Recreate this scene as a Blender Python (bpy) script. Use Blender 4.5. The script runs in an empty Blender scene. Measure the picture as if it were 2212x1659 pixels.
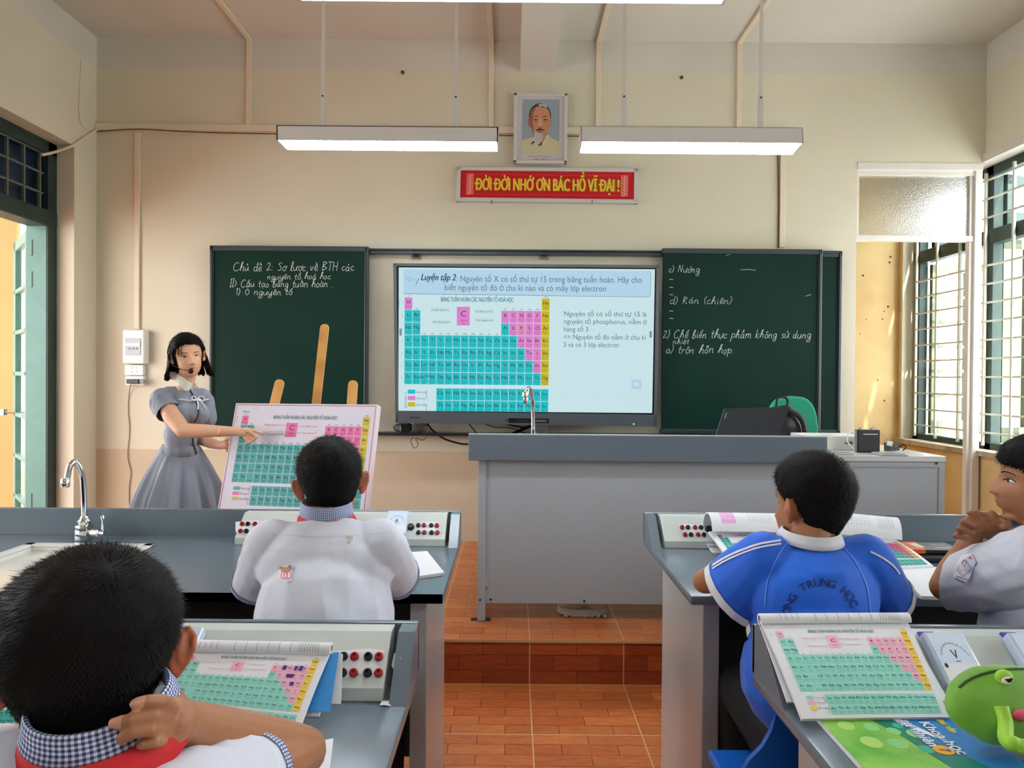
import bpy, bmesh, math, random
import numpy as np
from mathutils import Vector as V, Matrix, noise
from mathutils.bvhtree import BVHTree

# ------------------------------------------------------------------ camera
sc = bpy.context.scene
COL = sc.collection
FW, FH, FPX = 2212.0, 1659.0, 1450.0
CAM = V((0, 0, 1.30))
_p, _r = math.radians(0.49), 0.0078
_F = V((0, math.cos(_p), -math.sin(_p)))
_U0 = V((0, math.sin(_p), math.cos(_p)))
_R0 = V((1, 0, 0))
_R = (_R0 * math.cos(_r) + _U0 * math.sin(_r)).normalized()
_U = (_U0 * math.cos(_r) - _R0 * math.sin(_r)).normalized()
cd = bpy.data.cameras.new('camera'); cam = bpy.data.objects.new('camera', cd); COL.objects.link(cam)
cd.sensor_fit = 'HORIZONTAL'; cd.sensor_width = 36.0; cd.lens = FPX / FW * 36.0
cd.clip_start = 0.02; cd.clip_end = 200
cam.matrix_world = Matrix(((_R.x, _U.x, -_F.x, CAM.x), (_R.y, _U.y, -_F.y, CAM.y), (_R.z, _U.z, -_F.z, CAM.z), (0, 0, 0, 1)))
sc.camera = cam

# ------------------------------------------------------------------ world, sun, exposure
sc.view_settings.view_transform = 'Standard'
sc.view_settings.look = 'None'
sc.view_settings.gamma = 1.0
sc.view_settings.use_curve_mapping = False
sc.view_settings.exposure = 0.0
W = bpy.data.worlds.new('sky'); sc.world = W; W.use_nodes = True
wn = W.node_tree.nodes; wn.clear()
wo = wn.new('ShaderNodeOutputWorld'); wb = wn.new('ShaderNodeBackground')
wg = wn.new('ShaderNodeTexGradient'); wc = wn.new('ShaderNodeTexCoord'); wm = wn.new('ShaderNodeSeparateXYZ'); wr = wn.new('ShaderNodeValToRGB')
wr.color_ramp.elements[0].position = 0.0; wr.color_ramp.elements[0].color = (0.85, 0.86, 0.84, 1)
wr.color_ramp.elements[1].position = 0.25; wr.color_ramp.elements[1].color = (0.90, 0.95, 1.0, 1)
W.node_tree.links.new(wc.outputs['Generated'], wm.inputs[0]); W.node_tree.links.new(wm.outputs['Z'], wr.inputs[0])
W.node_tree.links.new(wr.outputs[0], wb.inputs[0]); W.node_tree.links.new(wb.outputs[0], wo.inputs[0])
wb.inputs[1].default_value = 9.0
sd = bpy.data.lights.new('sun', 'SUN'); sd.energy = 9.0; sd.angle = math.radians(1.2); sd.color = (1.0, 0.93, 0.82)
sun = bpy.data.objects.new('sun', sd); COL.objects.link(sun)
sun.rotation_euler = V((-0.17, 0.62, -0.70)).to_track_quat('-Z', 'Y').to_euler()

def window_light(name, loc, aim, sx, sy, power, col):
    l = bpy.data.lights.new(name, 'AREA'); l.shape = 'RECTANGLE'; l.size = sx; l.size_y = sy; l.energy = power; l.color = col
    o = bpy.data.objects.new(name, l); COL.objects.link(o); o.location = loc
    o.rotation_euler = V(aim).to_track_quat('-Z', 'Z').to_euler()
    return o

# ------------------------------------------------------------------ pixel rays: places measured in the photograph
def ray(px, py):
    return _F * FPX + _R * (px - FW / 2) + _U * (FH / 2 - py)
def atY(px, py, y):
    d = ray(px, py); return CAM + d * ((y - CAM.y) / d.y)
def atZ(px, py, z):
    d = ray(px, py); return CAM + d * ((z - CAM.z) / d.z)
def atX(px, py, x):
    d = ray(px, py); return CAM + d * ((x - CAM.x) / d.x)
def lerp(a, b, t): return a + (b - a) * t
def sstep(a, b, x):
    t = min(1.0, max(0.0, (x - a) / (b - a))) if a != b else float(x > a)
    return t * t * (3 - 2 * t)

# ------------------------------------------------------------------ materials
MATS = {}
def srgb(r, g, b):
    f = lambda c: (c / 255 / 12.92) if c / 255 <= 0.04045 else ((c / 255 + 0.055) / 1.055) ** 2.4
    return (f(r), f(g), f(b), 1)
def mat(name, rgb=(200, 200, 200), rough=0.6, metal=0.0, spec=0.5, emit=None, es=1.0, trans=0.0, ior=1.45,
        var=0.0, vscale=6.0, rgb2=None, bump=0.0, bscale=60.0, alpha=1.0, sub=0.0, coat=0.0, sheen=0.0, bdetail=4.0):
    if name in MATS: return MATS[name]
    m = bpy.data.materials.new(name); m.use_nodes = True; MATS[name] = m
    nt = m.node_tree; n = nt.nodes; b = n['Principled BSDF']; L = nt.links
    c = srgb(*rgb)
    b.inputs['Base Color'].default_value = c
    b.inputs['Roughness'].default_value = rough; b.inputs['Metallic'].default_value = metal
    b.inputs['Specular IOR Level'].default_value = spec
    b.inputs['IOR'].default_value = ior
    if trans: b.inputs['Transmission Weight'].default_value = trans
    if alpha < 1: b.inputs['Alpha'].default_value = alpha
    if sub:
        b.inputs['Subsurface Weight'].default_value = sub; b.inputs['Subsurface Radius'].default_value = (0.012, 0.005, 0.003)
        b.inputs['Subsurface Scale'].default_value = 0.5
    if coat: b.inputs['Coat Weight'].default_value = coat
    if sheen: b.inputs['Sheen Weight'].default_value = sheen
    if emit is not None:
        b.inputs['Emission Color'].default_value = srgb(*emit); b.inputs['Emission Strength'].default_value = es
    tc = n.new('ShaderNodeTexCoord')
    if var or rgb2:
        t = n.new('ShaderNodeTexNoise'); t.inputs['Scale'].default_value = vscale; t.inputs['Detail'].default_value = 6
        L.new(tc.outputs['Object'], t.inputs['Vector'])
        r = n.new('ShaderNodeValToRGB'); r.color_ramp.elements[0].position = 0.35; r.color_ramp.elements[1].position = 0.65
        c2 = srgb(*rgb2) if rgb2 else tuple(min(1, x * (1 - var)) for x in c[:3]) + (1,)
        r.color_ramp.elements[0].color = c2; r.color_ramp.elements[1].color = c
        L.new(t.outputs['Fac'], r.inputs[0]); L.new(r.outputs[0], b.inputs['Base Color'])
    if bump:
        t = n.new('ShaderNodeTexNoise'); t.inputs['Scale'].default_value = bscale; t.inputs['Detail'].default_value = bdetail
        L.new(tc.outputs['Object'], t.inputs['Vector'])
        bp = n.new('ShaderNodeBump'); bp.inputs['Strength'].default_value = bump; bp.inputs['Distance'].default_value = 0.01
        L.new(t.outputs['Fac'], bp.inputs['Height']); L.new(bp.outputs[0], b.inputs['Normal'])
    return m

M_wall = mat('cream_plaster', (221, 216, 194), 0.85, var=0.07, vscale=1.2, bump=0.08, bscale=30)
M_wain = mat('peach_plaster', (208, 190, 162), 0.8, var=0.10, vscale=2.0, bump=0.08, bscale=30)
M_white = mat('white_plaster', (214, 212, 202), 0.88, var=0.06, vscale=1.5, bump=0.05, bscale=30)
M_frame = mat('dark_green_paint', (38, 62, 56), 0.45, var=0.3, vscale=10, bump=0.1, bscale=60)
M_door = mat('teal_green_paint', (78, 122, 112), 0.4, var=0.12, vscale=8, bump=0.06, bscale=40)
M_shut = mat('sage_green_paint', (110, 124, 98), 0.5, var=0.15, vscale=8)
M_alu = mat('white_aluminium', (222, 220, 214), 0.35, var=0.04)
M_grille = mat('grille_paint', (196, 196, 184), 0.4)
M_grille_d = mat('grille_paint_grey', (96, 104, 96), 0.5)
M_yellow = mat('yellow_plaster_aged', (226, 202, 146), 0.85, rgb2=(206, 174, 122), vscale=2.2, bump=0.12, bscale=25)
M_ocre = mat('ochre_plaster', (150, 122, 74), 0.8, var=0.12, vscale=1.5)
M_steel = mat('chrome', (225, 228, 230), 0.08, metal=1.0)
M_steelb = mat('brushed_steel', (170, 174, 176), 0.3, metal=1.0)
M_black = mat('black_plastic', (16, 16, 18), 0.35)
M_blackm = mat('black_matt', (12, 12, 13), 0.7)
M_dark = mat('dark_steel', (30, 33, 36), 0.6)
M_top = mat('blue_grey_worktop', (100, 113, 122), 0.22, var=0.05, vscale=3, spec=0.6, bump=0.02, bscale=14)
M_body = mat('light_grey_steel', (178, 178, 178), 0.22, var=0.03, vscale=3, spec=0.6)
M_box = mat('pale_grey_enamel', (196, 203, 198), 0.4, var=0.05, vscale=12)
M_paper = mat('white_paper', (222, 224, 228), 0.6)
M_paper2 = mat('paper_edge', (222, 222, 220), 0.7, var=0.08, vscale=120)
M_white_pl = mat('white_plastic', (236, 236, 232), 0.35)
M_plug = mat('socket_black', (22, 22, 24), 0.3)
M_plugr = mat('socket_red', (150, 28, 36), 0.3)
M_glass = mat('clear_glass', (255, 255, 255), 0.0, trans=1.0, ior=1.45)
M_board = mat('chalkboard_green', (11, 42, 34), 0.5, rgb2=(14, 48, 40), vscale=1.6, spec=0.15)
M_boardf = mat('board_frame', (62, 72, 76), 0.35, metal=0.4)
M_chalk = mat('chalk', (214, 222, 216), 0.95)
M_wood = mat('pine_wood', (226, 172, 98), 0.5, rgb2=(206, 148, 76), vscale=9)
M_red = mat('sign_red', (196, 22, 34), 0.28)
M_yel = mat('sign_yellow', (240, 206, 60), 0.35)
M_skin = mat('skin_warm', (166, 114, 80), 0.5, var=0.10, vscale=18, sub=0.08, bump=0.05, bscale=300)
M_skinl = mat('skin_fair', (222, 172, 140), 0.48, var=0.05, vscale=14, sub=0.08)
M_ear = mat('skin_ear', (178, 106, 76), 0.5, sub=0.15)
M_hair = mat('black_hair', (12, 10, 10), 0.6, spec=0.15, rgb2=(18, 15, 14), vscale=60)
M_lip = mat('lips', (150, 60, 52), 0.4)
M_lipk = mat('lips_natural', (160, 92, 74), 0.45)
M_eyew = mat('eye_white', (222, 214, 206), 0.25)
M_iris = mat('iris', (24, 14, 10), 0.12)
M_shirt = mat('white_cotton', (208, 212, 224), 0.8, var=0.03, vscale=5, bump=0.32, bscale=11, sheen=0.2, bdetail=3)
M_blue = mat('blue_jersey', (18, 98, 214), 0.7, rgb2=(16, 88, 200), vscale=7, bump=0.10, bscale=10, sheen=0.15)
M_cuff = mat('white_knit', (212, 214, 220), 0.8, bump=0.1, bscale=200)
M_scarf = mat('red_scarf', (196, 24, 30), 0.7, bump=0.06, bscale=40)
M_trous = mat('black_trousers', (16, 17, 22), 0.85)
M_dress = mat('grey_blue_dress', (138, 146, 160), 0.75, var=0.04, vscale=6, bump=0.08, bscale=10, sheen=0.2)
M_collar = mat('cream_collar', (228, 228, 214), 0.7)
M_nail = mat('finger_nail', (206, 152, 128), 0.3)

def gingham():
    m = mat('blue_gingham', (230, 232, 240), 0.8); nt = m.node_tree; n = nt.nodes; L = nt.links; b = n['Principled BSDF']
    uv = n.new('ShaderNodeUVMap')
    sep = n.new('ShaderNodeSeparateXYZ'); L.new(uv.outputs[0], sep.inputs[0])
    outs = []
    for k in (0, 1):
        mu = n.new('ShaderNodeMath'); mu.operation = 'MULTIPLY'; mu.inputs[1].default_value = 1.0; L.new(sep.outputs[k], mu.inputs[0])
        fr = n.new('ShaderNodeMath'); fr.operation = 'FRACT'; L.new(mu.outputs[0], fr.inputs[0])
        gt = n.new('ShaderNodeMath'); gt.operation = 'GREATER_THAN'; gt.inputs[1].default_value = 0.5; L.new(fr.outputs[0], gt.inputs[0])
        outs.append(gt)
    ad = n.new('ShaderNodeMath'); ad.operation = 'ADD'; L.new(outs[0].outputs[0], ad.inputs[0]); L.new(outs[1].outputs[0], ad.inputs[1])
    hf = n.new('ShaderNodeMath'); hf.operation = 'MULTIPLY'; hf.inputs[1].default_value = 0.5; L.new(ad.outputs[0], hf.inputs[0])
    r = n.new('ShaderNodeValToRGB'); r.color_ramp.elements[0].color = srgb(226, 230, 240)
    r.color_ramp.elements[1].color = srgb(44, 56, 96)
    e = r.color_ramp.elements.new(0.5); e.color = srgb(132, 148, 190)
    L.new(hf.outputs[0], r.inputs[0]); L.new(r.outputs[0], b.inputs['Base Color'])
    return m
M_ging = gingham()

def tile_mat(name, vertical=False):
    """wood-block patterned 40 cm ceramic tiles with pale grout"""
    m = mat(name, (180, 90, 40), 0.28, spec=0.45); nt = m.node_tree; n = nt.nodes; L = nt.links; b = n['Principled BSDF']
    geo = n.new('ShaderNodeNewGeometry'); sep = n.new('ShaderNodeSeparateXYZ'); L.new(geo.outputs['Position'], sep.inputs[0])
    comb = n.new('ShaderNodeCombineXYZ')
    ox = n.new('ShaderNodeMath'); ox.operation = 'SUBTRACT'; ox.inputs[1].default_value = 0.084; L.new(sep.outputs['X'], ox.inputs[0])
    oy = n.new('ShaderNodeMath'); oy.operation = 'SUBTRACT'; oy.inputs[1].default_value = 0.19 if vertical else 2.84
    L.new(sep.outputs['Z' if vertical else 'Y'], oy.inputs[0])
    L.new(ox.outputs[0], comb.inputs[0]); L.new(oy.outputs[0], comb.inputs[1])
    br = n.new('ShaderNodeTexBrick'); br.offset = 0.5; br.inputs['Scale'].default_value = 1.0
    br.inputs['Brick Width'].default_value = 0.2; br.inputs['Row Height'].default_value = 0.4 / 6; br.inputs['Mortar Size'].default_value = 0.0016
    br.inputs['Mortar Smooth'].default_value = 0.4
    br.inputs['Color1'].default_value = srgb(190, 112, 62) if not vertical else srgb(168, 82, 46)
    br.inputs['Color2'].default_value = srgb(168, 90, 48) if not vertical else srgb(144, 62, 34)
    br.inputs['Mortar'].default_value = srgb(98, 40, 22)
    L.new(comb.outputs[0], br.inputs['Vector'])
    br2 = n.new('ShaderNodeTexNoise'); br2.inputs['Scale'].default_value = 1.0; br2.inputs['Detail'].default_value = 8; br2.inputs['Roughness'].default_value = 0.65
    mp = n.new('ShaderNodeMapping'); mp.inputs['Scale'].default_value = (14, 70, 1); L.new(comb.outputs[0], mp.inputs[0]); L.new(mp.outputs[0], br2.inputs['Vector'])
    rr = n.new('ShaderNodeValToRGB'); rr.color_ramp.elements[0].position = 0.3; rr.color_ramp.elements[0].color = (0.62, 0.55, 0.5, 1)
    rr.color_ramp.elements[1].position = 0.7; rr.color_ramp.elements[1].color = (1.28, 1.22, 1.15, 1); L.new(br2.outputs['Fac'], rr.inputs[0])
    mx = n.new('ShaderNodeMix'); mx.data_type = 'RGBA'; mx.blend_type = 'MULTIPLY'; mx.inputs[0].default_value = 0.8
    L.new(br.outputs['Color'], mx.inputs[6]); L.new(rr.outputs[0], mx.inputs[7])
    # grout grid
    ds = []
    for k in ((0, 1) if not vertical else (0,)):
        dv = n.new('ShaderNodeMath'); dv.operation = 'DIVIDE'; dv.inputs[1].default_value = 0.4; L.new((ox, oy)[k].outputs[0], dv.inputs[0])
        ad = n.new('ShaderNodeMath'); ad.operation = 'ADD'; ad.inputs[1].default_value = 0.5; L.new(dv.outputs[0], ad.inputs[0])
        fr = n.new('ShaderNodeMath'); fr.operation = 'FRACT'; L.new(ad.outputs[0], fr.inputs[0])
        sb = n.new('ShaderNodeMath'); sb.operation = 'SUBTRACT'; sb.inputs[1].default_value = 0.5; L.new(fr.outputs[0], sb.inputs[0])
        ab = n.new('ShaderNodeMath'); ab.operation = 'ABSOLUTE'; L.new(sb.outputs[0], ab.inputs[0]); ds.append(ab)
    if len(ds) == 2:
        mn = n.new('ShaderNodeMath'); mn.operation = 'MINIMUM'; L.new(ds[0].outputs[0], mn.inputs[0]); L.new(ds[1].outputs[0], mn.inputs[1])
    else: mn = ds[0]
    lt = n.new('ShaderNodeMath'); lt.operation = 'LESS_THAN'; lt.inputs[1].default_value = 0.0062; L.new(mn.outputs[0], lt.inputs[0])
    m2 = n.new('ShaderNodeMix'); m2.data_type = 'RGBA'; L.new(lt.outputs[0], m2.inputs[0]); L.new(mx.outputs[2], m2.inputs[6]); m2.inputs[7].default_value = srgb(196, 160, 112)
    L.new(m2.outputs[2], b.inputs['Base Color'])
    return m
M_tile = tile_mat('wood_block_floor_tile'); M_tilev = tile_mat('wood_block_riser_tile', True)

def frosted():
    m = mat('frosted_glass', (235, 240, 238), 0.42, trans=1.0, ior=1.4); nt = m.node_tree; n = nt.nodes; L = nt.links
    tc = n.new('ShaderNodeTexCoord'); v = n.new('ShaderNodeTexVoronoi'); v.inputs['Scale'].default_value = 110
    L.new(tc.outputs['Object'], v.inputs['Vector'])
    bp = n.new('ShaderNodeBump'); bp.inputs['Strength'].default_value = 0.7; bp.inputs['Distance'].default_value = 0.004
    L.new(v.outputs['Distance'], bp.inputs['Height']); L.new(bp.outputs[0], n['Principled BSDF'].inputs['Normal'])
    return m
M_frost = frosted()

# ------------------------------------------------------------------ object helpers
def tag(o, label=None, cat=None, group=None, kind=None):
    if label: o['label'] = label
    if cat: o['category'] = cat
    if group: o['group'] = group
    if kind: o['kind'] = kind
    return o
def empty(name, loc, label=None, cat=None, group=None):
    o = bpy.data.objects.new(name, None); COL.objects.link(o); o.location = loc; o.empty_display_size = 0.05
    return tag(o, label, cat, group)
def link(name, me, parent=None, smooth=False, mats=None):
    if mats:
        for m in (mats if isinstance(mats, (list, tuple)) else [mats]): me.materials.append(m)
    o = bpy.data.objects.new(name, me); COL.objects.link(o)
    if parent is not None:
        o.parent = parent
        o.matrix_parent_inverse = world_of(parent).inverted()
    if smooth:
        me.polygons.foreach_set('use_smooth', [True] * len(me.polygons)); me.update()
    return o
def world_of(o):
    m = Matrix.LocRotScale(o.location, o.rotation_euler, o.scale)
    if o.parent is not None: m = world_of(o.parent) @ o.matrix_parent_inverse @ m
    return m

class MB:
    """collects shapes into one mesh (world coordinates)"""
    def __init__(s): s.v = []; s.f = []; s.mi = []; s.mats = []; s.uv = None
    def m(s, mt):
        if mt not in s.mats: s.mats.append(mt)
        return s.mats.index(mt)
    def add(s, vs, fs, mt):
        b = len(s.v); k = s.m(mt); s.v += [tuple(x) for x in vs]
        for f in fs: s.f.append(tuple(b + i for i in f)); s.mi.append(k)
    def box(s, a, b, mt, bev=0.0):
        a, b = V(a), V(b); lo = V(map(min, a, b)); hi = V(map(max, a, b))
        if bev <= 0 or min(hi - lo) < bev * 2.2:
            vs = [(x, y, z) for x in (lo.x, hi.x) for y in (lo.y, hi.y) for z in (lo.z, hi.z)]
            s.add(vs, [(0, 1, 3, 2), (4, 6, 7, 5), (0, 4, 5, 1), (2, 3, 7, 6), (0, 2, 6, 4), (1, 5, 7, 3)], mt)
        else:
            bm = bmesh.new(); bmesh.ops.create_cube(bm, size=1)
            for v in bm.verts: v.co = V((lo[i] + (v.co[i] + .5) * (hi[i] - lo[i]) for i in range(3)))
            bmesh.ops.bevel(bm, geom=bm.edges[:], offset=bev, segments=2, affect='EDGES', profile=0.5)
            s.bm(bm, mt)
    def bm(s, bm, mt):
        bm.verts.index_update(); s.add([v.co[:] for v in bm.verts], [[v.index for v in f.verts] for f in bm.faces], mt); bm.free()
    def obox(s, c, ax, ay, az, mt, bev=0.0):
        """oriented box: centre and three half-axis vectors"""
        c, ax, ay, az = V(c), V(ax), V(ay), V(az)
        b0 = len(s.v); s.box((-1, -1, -1), (1, 1, 1), mt) if bev <= 0 else None
        if bev > 0:
            bm = bmesh.new(); bmesh.ops.create_cube(bm, size=2)
            L3 = (ax.length, ay.length, az.length)
            for v in bm.verts: v.co = V((v.co[i] * L3[i] for i in range(3)))
            bmesh.ops.bevel(bm, geom=bm.edges[:], offset=bev, segments=2, affect='EDGES', profile=0.5)
            s.bm(bm, mt)
            n = [ax.normalized(), ay.normalized(), az.normalized()]
        else: n = [ax, ay, az]
        for i in range(b0, len(s.v)):
            x, y, z = s.v[i]; s.v[i] = tuple(c + n[0] * x + n[1] * y + n[2] * z)
    def prism(s, poly, d, mt):
        """polygon of 3-D points extruded by vector d"""
        n = len(poly); d = V(d); vs = [V(p) for p in poly] + [V(p) + d for p in poly]
        s.add(vs, [tuple(range(n))[::-1], tuple(range(n, 2 * n))] + [(i, (i + 1) % n, n + (i + 1) % n, n + i) for i in range(n)], mt)
    def quad(s, a, b, c, d, mt): s.add([a, b, c, d], [(0, 1, 2, 3)], mt)
    def tube(s, pts, r, mt, n=8, caps=True, closed=False):
        pts = [V(p) for p in pts]; m = len(pts); rs = r if isinstance(r, (list, tuple)) else [r] * m
        vs = []; up = None
        for i in range(m):
            if closed: t = (pts[(i + 1) % m] - pts[i - 1]).normalized()
            else: t = (pts[min(i + 1, m - 1)] - pts[max(i - 1, 0)]).normalized()
            if t.length < 1e-6: t = V((0, 0, 1))
            if up is None: up = V((0, 0, 1)) if abs(t.z) < 0.9 else V((1, 0, 0))
            a = t.cross(up); a = a.normalized() if a.length > 1e-6 else V((1, 0, 0)); up = a.cross(t).normalized(); 
            for k in range(n):
                q = 2 * math.pi * k / n; vs.append(pts[i] + (a * math.cos(q) + up * math.sin(q)) * rs[i])
        fs = []
        for i in range(m if closed else m - 1):
            for k in range(n):
                j = (i + 1) % m
                fs.append((i * n + k, i * n + (k + 1) % n, j * n + (k + 1) % n, j * n + k))
        if caps and not closed: fs += [tuple(range(n))[::-1], tuple(range((m - 1) * n, m * n))]
        s.add(vs, fs, mt)
    def cyl(s, a, b, r, mt, n=16, r2=None): s.tube([a, b], [r, r if r2 is None else r2], mt, n)
    def lathe(s, c, prof, mt, axis=(0, 0, 1), n=24):
        """profile of (radius, height) pairs about an axis"""
        q = V((0, 0, 1)).rotation_difference(V(axis)); c = V(c); vs = []
        for r, h in prof:
            for k in range(n):
                a = 2 * math.pi * k / n; vs.append(c + q @ V((r * math.cos(a), r * math.sin(a), h)))
        m = len(prof); fs = [(i * n + k, i * n + (k + 1) % n, (i + 1) * n + (k + 1) % n, (i + 1) * n + k) for i in range(m - 1) for k in range(n)]
        fs += [tuple(range(n))[::-1], tuple(range((m - 1) * n, m * n))]
        s.add(vs, fs, mt)
    def ell(s, c, r, mt, rot=None, n=20):
        bm = bmesh.new(); bmesh.ops.create_uvsphere(bm, u_segments=n, v_segments=max(6, n // 2), radius=1)
        R = rot if rot is not None else Matrix.Identity(3)
        for v in bm.verts: v.co = R @ V((v.co.x * r[0], v.co.y * r[1], v.co.z * r[2])) + V(c)
        s.bm(bm, mt)
    def build(s, name, parent=None, smooth=False, angle=None):
        me = bpy.data.meshes.new(name); me.from_pydata(s.v, [], s.f); me.update()
        for m in s.mats: me.materials.append(m)
        me.polygons.foreach_set('material_index', s.mi)
        if s.uv:
            u = me.uv_layers.new(name='UVMap')
            for lp in me.loops: u.data[lp.index].uv = s.uv[lp.vertex_index]
        bm = bmesh.new(); bm.from_mesh(me); bmesh.ops.recalc_face_normals(bm, faces=bm.faces); bm.to_mesh(me); bm.free()
        o = link(name, me, parent)
        if smooth:
            me.polygons.foreach_set('use_smooth', [True] * len(me.polygons))
            try: me.set_sharp_from_angle(angle=math.radians(angle or 40))
            except Exception: pass
        return o
def struct(o): o['kind'] = 'structure'; return o
def crom(pts, n=6, closed=False):
    """Catmull-Rom through points"""
    P = [V(p) for p in pts]; m = len(P); out = []
    for i in range(m if closed else m - 1):
        p0 = P[i - 1] if (i > 0 or closed) else P[0] * 2 - P[1]
        p1, p2 = P[i], P[(i + 1) % m]; p3 = P[(i + 2) % m] if (i + 2 < m or closed) else p2 * 2 - p1
        for k in range(n):
            t = k / n; out.append(0.5 * ((2 * p1) + (p2 - p0) * t + (2 * p0 - 5 * p1 + 4 * p2 - p3) * t * t + (3 * p1 - p0 - 3 * p2 + p3) * t ** 3))
    if not closed: out.append(P[-1])
    return out
def copy_tree(o, parent=None):
    c = o.copy(); COL.objects.link(c)
    if parent is not None: c.parent = parent
    for ch in list(o.children): copy_tree(ch, c)
    return c

# ------------------------------------------------------------------ flat art: text and shapes in 2-D, then laid on any surface
_fc = {}
def _raw(s, bold, shear, res, sx, space):
    key = (s, bold, shear, res, sx, space)
    if key not in _fc:
        c = bpy.data.curves.new('lettering', 'FONT'); c.body = s; c.size = 1.0; c.offset = bold; c.shear = shear; c.resolution_u = res
        c.space_character = space; c.fill_mode = 'FRONT'
        o = bpy.data.objects.new('lettering', c); COL.objects.link(o)
        dg = bpy.context.evaluated_depsgraph_get(); dg.update()
        me = o.evaluated_get(dg).to_mesh()
        n = len(me.vertices); co = np.empty(n * 3); me.vertices.foreach_get('co', co); co = co.reshape(-1, 3)[:, :2] if n else np.zeros((0, 2))
        co = co * (sx, 1)
        fs = [tuple(p.vertices) for p in me.polygons]
        o.evaluated_get(dg).to_mesh_clear()
        bpy.data.objects.remove(o); bpy.data.curves.remove(c)
        _fc[key] = (co, fs, float(co[:, 0].max()) if n else 0.3)
    return _fc[key]
import unicodedata
def text_geo(s, size=1.0, bold=0.0, shear=0.0, res=3, sx=1.0, space=1.0):
    """horned and barred letters are drawn as the plain letter plus its horn or bar"""
    out = ''; fix = []
    for i, ch in enumerate(s):
        if ch in 'đĐ': out += 'd' if ch == 'đ' else 'D'; fix.append((i, ch)); continue
        d = unicodedata.normalize('NFD', ch)
        if chr(0x31b) in d: fix.append((i, 'h' if d[0].islower() else 'H')); d = d.replace(chr(0x31b), '')
        out += unicodedata.normalize('NFC', d)
    co, fs, w = _raw(out, 0, shear, res, sx, space)
    if fix:
        key = (s, bold, shear, res, sx, space, 'f')
        if key not in _fc:
            co = co.tolist(); fs = list(fs); bar = _raw('|', 0, 0, 1, sx, space)[2]; t = .055 + bold * 1.6
            adv = lambda k: (_raw(out[:k] + '|', 0, 0, 1, sx, space)[2] - bar) if k else 0.0
            def quad(pts):
                b = len(co)
                for x, y in pts: co.append([x + shear * y, y])
                fs.append(tuple(range(b, b + len(pts))))
            for i, k in fix:
                a0, a1 = adv(i), adv(i + 1)
                if k == 'đ': quad([(lerp(a0, a1, .42), .555), (lerp(a0, a1, 1.05), .555), (lerp(a0, a1, 1.05), .555 + t), (lerp(a0, a1, .42), .555 + t)])
                elif k == 'Đ': quad([(lerp(a0, a1, -.08), .33), (lerp(a0, a1, .52), .33), (lerp(a0, a1, .52), .33 + t * 1.1), (lerp(a0, a1, -.08), .33 + t * 1.1)])
                else:
                    y = .50 if k == 'h' else .66; x = lerp(a0, a1, .86)
                    quad([(x - .04, y - t), (x + .06, y - t * .6), (x + .11, y + .04), (x + .11, y + .12), (x + .11 - t, y + .12), (x + .11 - t, y + .05), (x + .02, y), (x - .04, y)])
            _fc[key] = (np.array(co), fs, w)
        co, fs, w = _fc[key]
    return co * size, fs, w * size
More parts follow.
